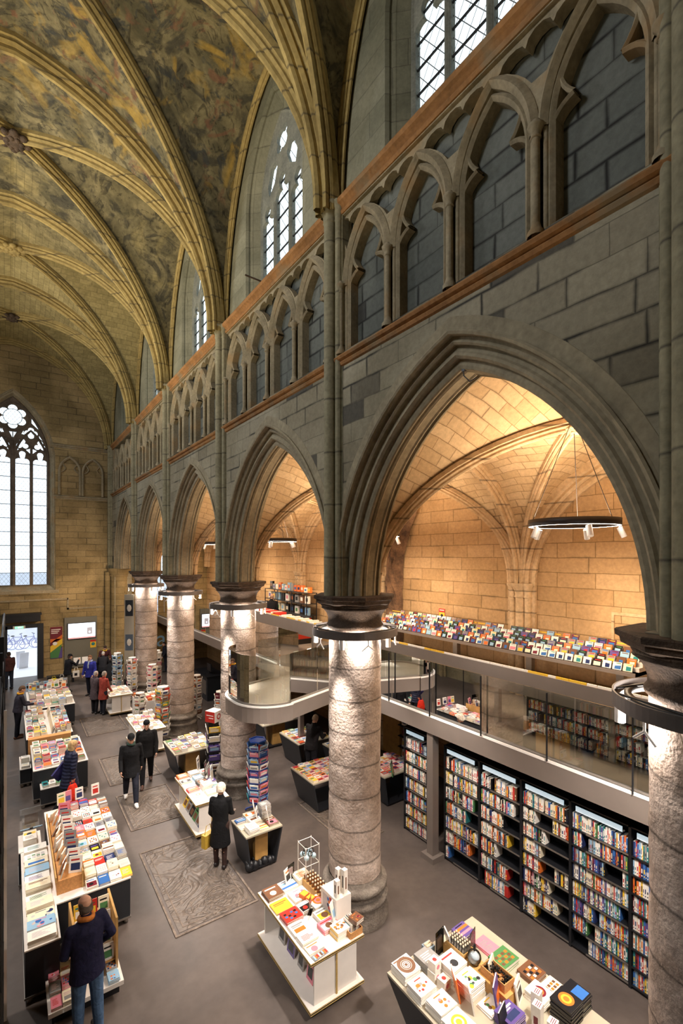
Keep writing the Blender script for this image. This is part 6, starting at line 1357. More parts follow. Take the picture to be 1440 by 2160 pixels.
m = MB(); m.lathe([(0, 0), (.08, .01), (.12, .1), (.08, .2), (0, .22)], (0, 0, 0), 14); m.obj('lantern', plain('red_paper', 'b23324', .6), None, (6.85, 14.3, .86), label='round red lantern at the left end of the gift table', cat='lantern')
# ---------------------------------------------------------------- postcard spinners
def spinner(x, y, h, R_, n, tiers, lab, topc, cards, z0=.22, cap='hex', rz=0.0, frame=None, indiv=False, who='spinner', z1=None):
    t = thing('postcard_spinner', lab, 'display stand', (x, y, 0), rz); fm = frame or M_WHITEM
    m = MB()
    for j in range(5): a = j * 1.2566; m.tube([(0, 0, .10), (R_ * 1.05 * math.cos(a), R_ * 1.05 * math.sin(a), .05)], .02, 6); m.sphere((R_ * 1.05 * math.cos(a), R_ * 1.05 * math.sin(a), .03), .028, 6)
    m.obj('base', fm, t); MB().tube([(0, 0, .08), (0, 0, h - .02)], .02, 8).obj('pole', fm, t)
    if cap == 'hex': MB().lathe([(0, h - .03), (R_ * .82, h - .03), (R_ * .82, h), (R_ * .70, h), (R_ * .7, h - .02), (0, h - .02)], (0, 0, 0), n, smooth=False).obj('top_tray', topc, t)
    elif cap == 'box': MB().box(-R_ * .8, -R_ * .8, h - .30, R_ * .8, R_ * .8, h).obj('header_cube', topc, t)
    ht = (h - .06 - z0 - (.30 if cap == 'box' else 0)) / tiers; r = random.Random(int(x * 77 + y)); pk = MB(); cm = MB()
    for j in range(n):
        a = 2 * math.pi * (j + .5) / n; wd = 2 * R_ * .82 * math.tan(math.pi / n) * .92
        for i in range(tiers):
            z = z0 + ht * i; M = Matrix.Rotation(a, 4, 'Z') @ Matrix.Translation((R_ * .74, 0, z)) @ Matrix.Rotation(.24, 4, 'Y')
            pk.box(.0, -wd / 2, 0, .035, wd / 2, .006, M=M); pk.box(.035, -wd / 2, 0, .038, wd / 2, ht * .22, M=M)
            cn = pick(r, cards); facing = math.cos(a + rz) * (-x) + math.sin(a + rz) * (-y) > 0
            tg = MB() if (indiv and facing) else cm
            tg.box(.008, -wd * .46, .008, .026, wd * .46, ht * .86, LC[cn], M=M)
            c2 = LC[r.choice(CNAMES)]; tg.add([M @ Vector(p) for p in ((.0265, -wd * .36, ht * .3), (.0265, wd * .36, ht * .3), (.0265, wd * .36, ht * .62), (.0265, -wd * .36, ht * .62))], [(0, 1, 2, 3)], c2)
            tg.add([M @ Vector(p) for p in ((.0265, -wd * .4, ht * .7), (.0265, wd * .2, ht * .7), (.0265, wd * .2, ht * .78), (.0265, -wd * .4, ht * .78))], [(0, 1, 2, 3)], LC['white'])
            if tg is not cm:
                tg.obj('greeting_card', M_PRINT, None, (x, y, 0), (0, 0, rz), label='%s greeting card on the %s tier from the top, %s face of the %s' % (cn, nm(tiers - i), nm(j + 1), who), cat='card', group='cards in the ' + who)
    pk.obj('pockets', fm, t)
    cm.obj('card_packs', M_PRINT, t)
    return t
M_SBL = plain('spinner_blue', '1f4fae', .35); M_SBLD = plain('spinner_blue_frame', '22387c', .4); M_SRED = plain('header_red', 'b03a2e', .5)
spinner(5.05, 10.85, 1.74, .27, 6, 9, 'tall blue hexagonal card spinner at the foot of the column behind', M_SBL, {'white': 4, 'pale blue': 4, 'pink': 3, 'blue': 2, 'purple': 2, 'teal': 1, 'red': 1}, .26, 'hex', .25, M_SBLD, True, 'blue spinner')
s = spinner(4.72, 13.0, 1.95, .21, 4, 5, 'black spinner with a red and white cube on top, left of the column', M_WHITE, {'white': 4, 'black': 3, 'purple': 2, 'yellow': 1, 'green': 1}, .3, 'box', .5, M_BLACK, True, 'spinner with the red and white cube')
m = MB(); m.box(-.171, -.169, 1.65, -.168, .169, 1.95, LC['red']); m.box(-.173, -.12, 1.83, -.171, .12, 1.85, LC['white']); m.box(-.173, -.12, 1.76, -.171, .04, 1.78, LC['white']); m.obj('red_face', M_PRINT, s)
m = MB(); m.lathe([(.05, 0), (.08, 0)], (0, 0, 0), 20, LC['red']); o = m.obj('ring_logo', M_PRINT, s, (0, -.171, 1.80), (math.pi / 2, 0, 0))
spinner(4.28, 16.72, 1.85, .24, 6, 8, 'tall spinner of red, yellow and grey folders at the foot of the fourth column', plain('pale_tray', 'c9c8c4', .5), {'red': 4, 'yellow': 3, 'white': 3, 'grey': 3, 'green': 1, 'orange': 2}, .2, 'hex', .1, M_STEEL, True, 'red and yellow folder spinner')
for (x, y, h, l, c) in [(5.92, 18.2, 1.7, 'brown postcard spinner just right of the fourth column', {'brown': 3, 'grey': 3, 'white': 3, 'maroon': 1}), (3.95, 18.6, 1.25, 'white drum-shaped postcard spinner in front of the far columns', {'white': 4, 'brown': 3, 'cream': 3}), (4.35, 22.0, 1.9, 'white postcard spinner beside the photo banner', {'white': 5, 'pink': 2, 'grey': 2}), (4.85, 20.6, 1.8, 'white postcard spinner in front of the farthest column', {'white': 5, 'pink': 2, 'cream': 2}), (5.75, 23.5, 1.8, 'white postcard spinner right of the farthest column', {'white': 5, 'pink': 2, 'red': 1}), (4.0, 23.4, 1.9, 'slim postcard spinner left of the farthest column', {'white': 4, 'pale blue': 3, 'grey': 2}), (6.0, 15.9, 1.6, 'low postcard spinner under the rounded balcony', {'white': 4, 'maroon': 3, 'grey': 2})]:
    spinner(x, y, h, .2, 6, 7, l, M_WHITE, c, .2, 'hex', .2)
t = thing('calendar_table', 'white low table of calendars with an orange top beside the drum-shaped spinner', 'table', (4.35, 19.2, 0)); MB().box(-.45, -.5, .1, .45, .5, .85).obj('body', M_WHITE, t)
m = MB(); rr2 = random.Random(6)
for i in range(5):
    for j in range(5): m.box(-.42 + .17 * i, -.47 + .19 * j, .85, -.28 + .17 * i, -.31 + .19 * j, .87 + rr2.uniform(0, .12), LC[rr2.choice(['white', 'white', 'orange', 'cream', 'red'])])
m.obj('calendar_stacks', M_PRINT, t)
# ---------------------------------------------------------------- west end: boards, screen, posters, signs
M_BOARD = plain('olive_grey_board', '6d6a5e', .6)
t = thing('notice_board', 'tall olive grey board on the far wall behind the screen', 'board', (3.17, YE, 0)); MB().box(-.80, -.10, .35, .74, -.02, 3.02).obj('panel', M_BOARD, t)
t = thing('display_screen', 'bright white wall screen with a small blue picture on the grey board', 'screen', (3.17, YE - .10, 0)); MB().box(-.66, -.07, 1.86, .68, -.0, 2.72).obj('bezel', M_DARKT, t)
MB().box(-.63, -.075, 1.96, .65, -.07, 2.69).obj('lit_screen', emitter('screen_white', 'dfeaf8', 1.3), t); MB().box(-.63, -.076, 1.89, .65, -.07, 1.96).obj('red_strip', emitter('screen_red', 'c0305a', .6), t); MB().box(.25, -.078, 2.08, .5, -.0755, 2.44).obj('blue_picture', emitter('screen_blue', '2c4674', .5), t)
m = MB(); m.sphere((.37, -.079, 2.2), .06, 8, sc_=(1, .02, 1)); m.obj('pale_figure', emitter('screen_pale', 'c9d0e8', .8), t)
t = thing('small_poster', 'small red and yellow poster below the right corner of the screen', 'poster', (3.72, YE - .105, 1.32)); m = MB(); m.box(-.14, -.01, 0, .14, 0, .42, LC['yellow']); m.box(-.14, -.012, .32, .14, -.01, .42, LC['red']); m.sphere((0, -.012, .2), .09, 8, LC['teal'], sc_=(1, .05, 1)); m.obj('sheet', M_PRINT, t)
t = thing('poster', 'tall poster in red, yellow, green and purple bands beside the door', 'poster', (2.0, YE, .95)); m = MB(); m.box(-.26, -.03, -.02, .28, -.01, 1.62, LC['maroon']); 
m.add([(-.26, -.032, .1), (.28, -.032, .55), (.28, -.032, 1.0), (-.26, -.032, .62)], [(0, 1, 2, 3)], LC['yellow']); m.add([(-.26, -.032, -.02), (.28, -.032, -.02), (.28, -.032, .6), (-.26, -.032, .12)], [(0, 1, 2, 3)], LC['purple']); m.add([(-.26, -.033, .0), (.1, -.033, -.0), (.28, -.033, .72), (-.26, -.033, .3)], [(0, 1, 2, 3)], LC['green']); m.sphere((-.05, -.034, .75), .12, 8, LC['white'], sc_=(1, .03, .8))
m.add([(-.26, -.033, 1.0), (.28, -.033, .98), (.28, -.033, 1.2), (-.26, -.033, .8)], [(0, 1, 2, 3)], LC['orange'])
for i in range(3): m.box(-.22, -.034, 1.46 - .09 * i, .2 - .06 * i, -.031, 1.50 - .09 * i, LC['white'])
m.obj('sheet', M_PRINT, t)
t = thing('exit_sign', 'green lit exit sign above the doorway', 'sign', (.38, YE - .14, 2.62)); MB().box(-.24, -.04, 0, .28, .02, .15).obj('housing', M_WHITE, t); MB().box(-.16, -.045, .02, .20, -.04, .13).obj('green_panel', emitter('exit_green', '4fd39a', 1.2), t)
m = MB(); m.box(-.02, -.048, .05, .02, -.045, .10); m.box(.04, -.048, .07, .12, -.045, .085); m.obj('running_figure', emitter('exit_white', 'ffffff', 1.5), t)
t = thing('letter_sign', "brown panel with a large pale blue letter 'a' at the end of the aisle", 'sign', (7.35, YE - .05, .75)); MB().box(-.7, -.02, -.2, .75, 0, 1.45).obj('panel', plain('ochre_brown_panel', '8a6a32', .6), t)
def text(s, size, mat, parent, loc, rot, name='letter'):
    cu = bpy.data.curves.new(name, 'FONT'); cu.body = s; cu.size = size; cu.extrude = .004; cu.align_x = 'CENTER'; o = bpy.data.objects.new(name, cu); sc.collection.objects.link(o)
    me = bpy.data.meshes.new_from_object(o.evaluated_get(bpy.context.evaluated_depsgraph_get())); bpy.data.objects.remove(o); o = bpy.data.objects.new(name, me); sc.collection.objects.link(o); me.materials.clear(); me.materials.append(mat); o.parent = parent; o.location = loc; o.rotation_euler = rot; return o
text('a', 1.35, plain('pale_blue_letter', '9fc0cc', .5), t, (-.05, -.03, .25), (math.pi / 2, 0, 0))
t = thing('photo_banner', 'narrow vertical banner of black and white photographs left of the farthest column', 'banner', (4.30, 22.35, 0), -.5); MB().box(-.20, -.01, .9, .20, .01, 4.6).obj('cloth', plain('banner_tan', '8b8475', .7), t)
m = MB()
for z, c in ((4.0, '20242a'), (2.5, '46505c'), (1.2, '5d5148')): m.box(-.16, -.013, z - .35, .16, -.011, z + .35, lin(c)); m.sphere((0, -.014, z), .1, 8, lin('b9b2a8'), sc_=(1, .03, 1.6))
m.obj('photographs', M_PRINT, t); MB().box(-.22, -.012, .1, .22, .012, .9).obj('lower_panel', M_BLACK, t)
# counter by the far wall with cotton bags below, yellow bag on the floor
t = thing('metal_stand', 'open metal stand with white booklets and cotton bags by the far wall', 'stand', (2.85, 26.3, 0))
m = MB()
for x in (-.55, .55):
    for y in (-.2, .2): m.tube([(x, y, 0), (x, y, 1.0)], .015, 6)
m.obj('frame', M_STEEL, t); MB().box(-.6, -.24, 1.0, .6, .24, 1.03).obj('top', M_BLACK, t)
for i, x in enumerate((-.22, .2)):
    b = MB(); b.box(-.14, -.04, 0, .14, .04, .30, lin('ddd4c6')); b.box(-.07, -.042, .07, .05, -.04, .2, LC['black']); b.tube([(-.08, 0, .3), (-.06, 0, .45), (.06, 0, .45), (.08, 0, .3)], .012, 5, lin('ddd4c6')); b.obj('cotton_bag', M_PRINT, None, (2.85 + x, 26.05, .45), label=['left', 'right'][i] + ' cotton bag with a dark print hanging on the metal stand', cat='bag', group='cotton bags on the metal stand')
for i in range(2): MB().box(-.15, -.02, 0, .15, .02, .3, LC['white']).obj('leaflet_pack', M_PRINT, None, (2.7 + .36 * i, 26.3, 1.03), label=['left', 'right'][i] + ' white leaflet pack standing on the metal stand', cat='leaflets', group='leaflets on the metal stand')
def floor_bag(x, y, col, lab, r=.22):
    m = MB(); m.sphere((0, 0, .2), r, 12, sc_=(1, .7, 1)); m.tube([(-.08, 0, .38), (-.04, 0, .5), (.04, 0, .5), (.08, 0, .38)], .015, 5); m.obj('carrier_bag', plain('bag_' + col, col, .6), None, (x, y, 0), label=lab, cat='bag')
floor_bag(1.75, 26.6, 'c9b21f', 'bright yellow carrier bag standing on the floor by the far wall'); floor_bag(2.1, 26.8, 'd8d2c8', 'white bag on the floor next to the yellow one', .16)
t = thing('low_bench', 'low dark bench along the far wall behind the bags', 'bench', (2.1, 27.2, 0)); MB().box(-.6, -.25, .3, .6, .25, .38).obj('seat', M_BLACK, t)
for s in (-.5, .5): MB().box(s - .04, -.2, 0, s + .04, .2, .3).obj('leg', M_BLACK, t)
t = thing('service_counter', 'dark counter at the far end where visitors queue', 'counter', (3.9, 26.4, 0)); MB().box(-.5, -.3, 0, .5, .3, 1.0).obj('body', M_DARKT, t); MB().box(-.54, -.34, 1.0, .54, .34, 1.04).obj('top', M_BLACK, t)
# ---------------------------------------------------------------- people
def capsule(mb, p0, r0, p1, r1, n=12):
    p0 = Vector(p0); p1 = Vector(p1); d = (p1 - p0); L = d.length
    if L < 1e-5: mb.sphere(p0, r0, n); return
    d.normalize(); pts = [p0 - d * r0 * f for f in (.98, .75, .4)] + [p0, p1] + [p1 + d * r1 * f for f in (.4, .75, .98)]
    rs = [r0 * .18, r0 * .66, r0 * .92, r0, r1, r1 * .92, r1 * .66, r1 * .18]; mb.tube(pts, rs, n)
def loft(mb, rings, n=20):
    R = []
    for c, ax, ay, rx, ry in rings: R.append([Vector(c) + ax * (rx * math.cos(2 * math.pi * j / n)) + ay * (ry * math.sin(2 * math.pi * j / n)) for j in range(n)])
    mb.sweep(R, closed=True, smooth=True); mb.add(R[0], [tuple(range(n - 1, -1, -1))]); mb.add(R[-1], [tuple(range(n))])
def remeshed(mb, name, vox, mat, parent, smooth=2, loc=None):
    me = mb.mesh(name, [mat]); o = bpy.data.objects.new(name, me); sc.collection.objects.link(o)
    m = o.modifiers.new('r', 'REMESH'); m.mode = 'VOXEL'; m.voxel_size = vox; m.use_smooth_shade = True
    if smooth: q = o.modifiers.new('s', 'SMOOTH'); q.factor = .5; q.iterations = smooth
    dg = bpy.context.evaluated_depsgraph_get(); me2 = bpy.data.meshes.new_from_object(o.evaluated_get(dg)); bpy.data.objects.remove(o)
    me2.materials.clear(); me2.materials.append(mat); me2.name = name
    me2.polygons.foreach_set('use_smooth', [True] * len(me2.polygons))
    r = bpy.data.objects.new(name, me2); sc.collection.objects.link(r); r.parent = parent; return r
CLOTH = {}
def cloth(col, rough=.85, bump=.35, sc_=45, quilt=False):
    k = (col, quilt)
    if k not in CLOTH:
        m, nt, b = newmat('cloth_' + col); L = nt.links; tc = N(nt, 'ShaderNodeTexCoord'); n = N(nt, 'ShaderNodeTexNoise'); n.inputs['Scale'].default_value = 9; n.inputs['Detail'].default_value = 6; n.inputs['Distortion'].default_value = 1.0; L.new(tc.outputs['Object'], n.inputs['Vector'])
        L.new(mix(nt, 1.0, lin(col), ramp(nt, n.outputs['Fac'], [(.3, .7), (.7, 1.3)]), 'MULTIPLY'), b.inputs['Base Color']); b.inputs['Roughness'].default_value = rough if not quilt else .45; b.inputs['Specular IOR Level'].default_value = .2
        bp = N(nt, 'ShaderNodeBump'); bp.inputs['Strength'].default_value = .7; bp.inputs['Distance'].default_value = .02
        if quilt:
            sp = N(nt, 'ShaderNodeSeparateXYZ'); L.new(tc.outputs['Object'], sp.inputs[0]); pp = N(nt, 'ShaderNodeMath', operation='PINGPONG'); L.new(sp.outputs[2], pp.inputs[0]); pp.inputs[1].default_value = .04
            ad = N(nt, 'ShaderNodeMath', operation='MULTIPLY_ADD'); L.new(pp.outputs[0], ad.inputs[0]); ad.inputs[1].default_value = 22; L.new(n.outputs['Fac'], ad.inputs[2]); L.new(ad.outputs[0], bp.inputs['Height'])
        else: L.new(n.outputs['Fac'], bp.inputs['Height'])
        L.new(bp.outputs[0], b.inputs['Normal']); CLOTH[k] = m
    return CLOTH[k]
M_SKIN = plain('skin', 'c99a80', .55, nz=.06, nscale=30); M_EYE = plain('eye_dark', '241a16', .3); M_LIP = plain('lips', '9c5a4e', .5)
def person(label, loc, rz, h=1.75, lean=0, legs=((0, 0), (0, 0)), arms=((5, 8, 15, 0), (5, 8, 15, 0)), head=(0, 0), coat=('23242a', .95, False), trousers='23252e', shoes='1c1a19', hair=('4a3a2e', 'short'), hat=None, scarf=None, vox=.012, female=False, skirt=False, group=None, tights=False):
    """arms: (forward, outward, elbow flex, inward turn) in degrees for left, right; coat: colour, hem height, quilted"""
    t = thing('person', label, 'person', loc, rz, group); k = h / 1.75; V = Vector; wd = .95 if female else 1.07
    La = math.radians(lean); X = V((1, 0, 0)); UP = V((0, math.sin(La), math.cos(La))); FW = V((0, math.cos(La), -math.sin(La)))
    hip = V((0, 0, .93)) * k
    def sp(z, y=0.0): return hip + UP * ((z - .93) * k) + FW * (y * k)
    J = {}
    for i, s in ((0, -1), (1, 1)):
        a, kn = [math.radians(q) for q in legs[i]]; H = hip + X * (s * .095 * k) - V((0, 0, .02))
        K = H + V((s * .01, math.sin(a), -math.cos(a))) * (.43 * k); A = K + V((0, math.sin(a - kn), -math.cos(a - kn))) * (.42 * k); J['H%d' % i], J['K%d' % i], J['A%d' % i] = H, K, A
    low = min(J['A0'].z, J['A1'].z) - .075 * k; dz = V((0, 0, -low))
    for q in list(J): J[q] = J[q] + dz
    hip = hip + dz
    for i, s in ((0, -1), (1, 1)):
        f, o, e, n_ = [math.radians(q) for q in arms[i]]; S_ = sp(1.42) + X * (s * .185 * k * wd)
        def dirv(fa, oa): return (FW * (math.sin(fa) * math.cos(oa)) + X * (s * math.sin(oa)) - UP * (math.cos(fa) * math.cos(oa))).normalized()
        E_ = S_ + dirv(f, o) * (.29 * k); W_ = E_ + dirv(f + e, -n_) * (.25 * k); J['S%d' % i], J['E%d' % i], J['W%d' % i] = S_, E_, W_; J['D%d' % i] = dirv(f + e, -n_)
    # body: one continuous surface
    b = MB(); hc = sp(1.635, .015 + .03 * math.sin(math.radians(head[0]))); ht, hp = math.radians(head[1]), math.radians(head[0])
    HR = Matrix.Rotation(ht, 3, 'Z') @ Matrix.Rotation(-hp - La * .6, 3, 'X'); hx, hy, hz = HR @ X, HR @ V((0, 1, 0)), HR @ V((0, 0, 1))
    def hd(x, y, z): return hc + (hx * x + hy * y + hz * z) * k
    loft(b, [(hd(0, .01, -.125), hx, hy, .030 * k, .03 * k), (hd(0, .018, -.105), hx, hy, .048 * k, .062 * k), (hd(0, .012, -.07), hx, hy, .062 * k, .082 * k), (hd(0, .002, -.02), hx, hy, .072 * k, .096 * k), (hd(0, -.004, .03), hx, hy, .076 * k, .1 * k), (hd(0, -.006, .075), hx, hy, .068 * k, .088 * k), (hd(0, -.006, .105), hx, hy, .042 * k, .055 * k), (hd(0, -.006, .117), hx, hy, .012 * k, .016 * k)])
    capsule(b, hd(0, .098, .005), .009 * k, hd(0, .116, -.028), .013 * k, 8)
    for s in (-1, 1): b.sphere(hd(s * .077, -.005, -.01), .026 * k, 8, sc_=(.45, .8, 1.1)); b.sphere(hd(s * .03, .083, .022), .016 * k, 8)
    b.sphere(hd(0, .088, -.062), .02 * k, 8, sc_=(1.2, .6, .6)); b.sphere(hd(0, .075, -.1), .026 * k, 8)
    capsule(b, sp(1.40), .062 * k, hd(0, -.012, -.09), .052 * k)
    tw = [(.90, .15, .10), (1.0, .135, .095), (1.12, .135, .095), (1.25, .15, .10), (1.36, .16, .095), (1.43, .13, .07), (1.46, .07, .05)]
    loft(b, [(sp(z), X, FW, rx * k * wd, ry * k) for z, rx, ry in tw])
    for i, s in ((0, -1), (1, 1)):
        capsule(b, sp(1.40) + X * s * .1 * k, .05 * k, J['S%d' % i], .045 * k); capsule(b, J['S%d' % i], .045 * k, J['E%d' % i], .036 * k); capsule(b, J['E%d' % i], .037 * k, J['W%d' % i], .026 * k)
        capsule(b, hip + X * s * .07 * k, .09 * k, J['H%d' % i], .085 * k); capsule(b, J['H%d' % i], .078 * k, J['K%d' % i], .052 * k); mid = J['K%d' % i].lerp(J['A%d' % i], .3) - V((0, .012, 0)) * k
        capsule(b, J['K%d' % i], .050 * k, mid, .050 * k); capsule(b, mid, .050 * k, J['A%d' % i], .034 * k); capsule(b, J['A%d' % i], .034 * k, J['A%d' % i] + V((0, .12, -.035)) * k, .03 * k)
        # hand: palm, four fingers with a bend, thumb from the side of the palm
        D = J['D%d' % i]; W = J['W%d' % i]; nrm = X * (-s); side = D.cross(nrm).normalized(); nrm = side.cross(D).normalized()
        capsule(b, W, .024 * k, W + D * .05 * k, .028 * k); P = W + D * .035 * k
        for q in (-1, 1): capsule(b, P + side * (q * .02 * k), .016 * k, W + (D * .082 + side * (q * .026)) * k, .014 * k, 8)
        for q, ln in ((-1.5, .030), (-.5, .040), (.5, .043), (1.5, .036)):
            b0 = W + (D * .088 + side * (q * .0195)) * k; b1 = b0 + (D * .9 + nrm * .35).normalized() * ln * k; b2 = b1 + (D * .45 + nrm * .9).normalized() * (ln * .9) * k
            capsule(b, b0, .0098 * k, b1, .009 * k, 8); capsule(b, b1, .009 * k, b2, .0078 * k, 8)
        sg = 1 if side.dot(FW) > 0 else -1
        th0 = W + (D * .03 + side * sg * .028) * k; th1 = th0 + (D * .6 + side * sg * .7).normalized() * .034 * k; th2 = th1 + (D * .9 + nrm * .4).normalized() * .03 * k; capsule(b, th0, .013 * k, th1, .0115 * k, 8); capsule(b, th1, .011 * k, th2, .009 * k, 8)
    remeshed(b, 'body', vox * .8, M_SKIN, t, 1)
    for s in (-1, 1): MB().sphere(hd(s * .03, .096, .022), .0085 * k, 8).obj('eye', M_EYE, t)
    MB().sphere(hd(0, .104, -.062), .02 * k, 8, sc_=(1, .35, .3)).obj('mouth', M_LIP, t)
    # trousers
    if trousers:
        b = MB(); loft(b, [(hip + V((0, 0, z * k)), X, V((0, 1, 0)), rx * k * wd, ry * k) for z, rx, ry in ((-.10, .12, .11), (-.03, .17, .125), (.06, .165, .115), (.14, .15, .11))])
        ex = 1.0 if not tights else .84
        for i, s in ((0, -1), (1, 1)):
            Kk, Aa = J['K%d' % i], J['A%d' % i]; capsule(b, J['H%d' % i], .108 * k, Kk, .078 * k * ex); capsule(b, Kk, .078 * k * ex, Kk.lerp(Aa, .4), .072 * k * ex); capsule(b, Kk.lerp(Aa, .4), .072 * k * ex, Aa + V((0, 0, .0)), .056 * k * ex)
        remeshed(b, 'trousers' if not tights else 'tights', vox, cloth(trousers), t)
    for i in (0, 1):
        A = J['A%d' % i]; sh = MB(); gz = 0.0; zz = A.z - .075 * k
        capsule(sh, V((A.x, A.y - .03 * k, zz + .045 * k)), .050 * k, V((A.x, A.y + .11 * k, zz + .042 * k)), .046 * k, 12); capsule(sh, V((A.x, A.y + .08 * k, zz + .042 * k)), .046 * k, V((A.x + (.012 if i else -.012), A.y + .18 * k, zz + .036 * k)), .036 * k, 12)
        if not tights: capsule(sh, V((A.x, A.y, zz + .05 * k)), .045 * k, A + V((0, 0, .02)), .043 * k, 12)
        so = remeshed(sh, 'shoe', .009, plain('shoe_' + shoes + str(i), shoes, .5) if 'shoe_' + shoes + str(i) not in MATS else MATS['shoe_' + shoes + str(i)], t, 1)
    # coat / top
    if coat:
        col, hem, quilt = coat; b = MB(); pf = .012 if quilt else 0
        rg = [(1.02, .182, .14), (1.12, .182, .14), (1.25, .196, .146), (1.35, .203, .136), (1.42, .178, .108), (1.465, .10, .078), (1.50, .075, .07)]
        rings = [(sp(z), X, FW, (rx + pf) * k * wd, (ry + pf) * k) for z, rx, ry in rg]
        st = [];  zz = .96
        while zz > hem: st.append(zz); zz -= .12
        st.append(hem); low_ = []
        sw = (J['K0'] - J['H0'] + J['K1'] - J['H1']) / 2
        for z in st: f_ = (.96 - z) / .5; low_.append((hip + V((0, sw.y * .35 * f_, (z - .93) * k)), X, V((0, 1, 0)), (.188 + .05 * f_ + pf + (.03 * abs(legs[0][0] - legs[1][0]) / 40) * f_ * 0) * k * wd, (.146 + .045 * f_ + pf + .09 * f_ * abs(math.sin(math.radians(legs[0][0] - legs[1][0])))) * k))
        loft(b, low_[::-1] + rings, 24)
        for i, s in ((0, -1), (1, 1)):
            S_, E_, W_ = J['S%d' % i], J['E%d' % i], J['W%d' % i]
            capsule(b, sp(1.385) + X * s * .09 * k, .075 * k, S_, (.066 + pf) * k); capsule(b, S_, (.066 + pf) * k, E_, (.056 + pf) * k); capsule(b, E_, (.056 + pf) * k, W_, (.046 + pf * .6) * k)
        capsule(b, sp(1.455), .078 * k, sp(1.505, -.005), .070 * k)
        remeshed(b, 'coat', vox, cloth(col, quilt=quilt), t)
    if scarf:
        b = MB(); b.tube([sp(1.50) + X * (.075 * k * math.cos(a)) + FW * (.08 * k * math.sin(a)) + UP * (.012 * math.sin(2 * a)) for a in [i * math.pi / 8 for i in range(17)]], .034 * k, 8)
        if scarf[1]: b.tube([sp(1.49, .09), sp(1.35, .14), sp(1.2, .145)], [.03 * k, .035 * k, .03 * k], 8)
        remeshed(b, 'scarf', vox, cloth(scarf[0]), t)
    if hat:
        b = MB(); col, kind = hat
        loft(b, [(hd(0, -.008, z), hx, hy, rx * k, ry * k) for z, rx, ry in ((.028, .086, .108), (.05, .088, .112), (.085, .080, .102), (.115, .058, .075), (.132, .02, .03))])
        if kind == 'cap': loft(b, [(hd(0, .055, .048), hx, hy, .07 * k, .09 * k), (hd(0, .055, .062), hx, hy, .068 * k, .085 * k)])
        if kind == 'hood': b.sphere(hd(0, -.03, .0), .125 * k, 14)
        remeshed(b, 'hat', .010, cloth(col), t)
    if hair and hair[1] != 'none':
        b = MB(); c, kind = hair
        if kind == 'bald':
            for a in range(-5, 6): q = a * .28; [b.sphere(hd(.062 * math.sin(q), -.012 - .078 * math.cos(q) * (1 - .1 * v), -.055 + .03 * v), .026 * k, 8) for v in range(4)]
        else:
            big = {'short': .004, 'curly': .026, 'bob': .014, 'long': .014}[kind]
            loft(b, [(hd(0, y, z), hx, hy, (rx + big) * k, (ry + big) * k) for z, rx, ry, y in ((-.055, .058, .055, -.045), (-.02, .070, .074, -.034), (.03, .077, .094, -.016), (.07, .072, .094, -.008), (.108, .048, .062, -.006), (.126, .018, .025, -.006))])
            if kind in ('bob', 'long'): loft(b, [(hd(0, -.03, z), hx, hy, .085 * k, .075 * k) for z in ((-.13 if kind == 'bob' else -.26), -.05, .04)])
            if kind == 'curly':
                rc_ = random.Random(5)
                for _ in range(70):
                    a, e = rc_.uniform(0, 6.28), rc_.uniform(-.5, 1.5); p = V((math.cos(a) * math.cos(e) * .088, math.sin(a) * math.cos(e) * .10 - .022, math.sin(e) * .10 + .025))
                    if p.y < .05 or p.z > .07: b.sphere(hd(p.x, p.y, p.z), .026 * k, 6)
        remeshed(b, 'hair', .008, cloth(c), t, 1)
    t['_k'] = 0; del t['_k']
    return t, J
def held(t, J, i, off=(0, 0, 0)):
    p = J['W%d' % i] + J['D%d' % i] * .09; return Matrix.Translation(t.location) @ Matrix.Rotation(t.rotation_euler.z, 4, 'Z') @ (p + Vector(off))
P = person
t, J = P('man in a dark navy coat, jeans and orange scarf at the bottom left', (.84, 7.02, 0), .30, 1.78, 4, ((4, 4), (-6, 2)), ((10, 12, 40, 22), (-12, 20, 62, 16)), (12, .55), ('20203a', .78, False), '4d6788', '2a2522', ('5b5148', 'bald'), None, ('c47a3a', False), .010)
t, J = P('man in a long black coat, flat cap and white trainers walking towards the camera', (2.55, 13.05, 0), math.pi - .12, 1.78, 3, ((22, 6), (-14, 16)), ((-10, 10, 12, 0), (14, 8, 20, 0)), (16, .1), ('1b1b1d', .70, False), '262833', 'e6e2dc', ('55504a', 'short'), ('141416', 'cap'), ('2f4038', False), .011)
t, J = P('man in a black coat and knitted beanie walking behind the one in white trainers', (3.10, 13.80, 0), math.pi - .25, 1.78, 2, ((-12, 14), (16, 4)), ((8, 10, 14, 0), (-8, 8, 10, 0)), (6, .25), ('1f1e1e', .78, False), '1d1d20', '4a332a', ('4a3a2e', 'short'), ('0f0f12', 'beanie'), None, .011)
t, J = P('blonde woman in a quilted navy coat walking with a red bag', (1.22, 13.55, 0), -1.25, 1.70, 6, ((20, 5), (-18, 20)), ((6, 8, 10, 0), (-4, 10, 8, 0)), (6, -.1), ('26293e', .62, True), '17181c', '241f1e', ('c9a878', 'bob'), None, None, .011, True)
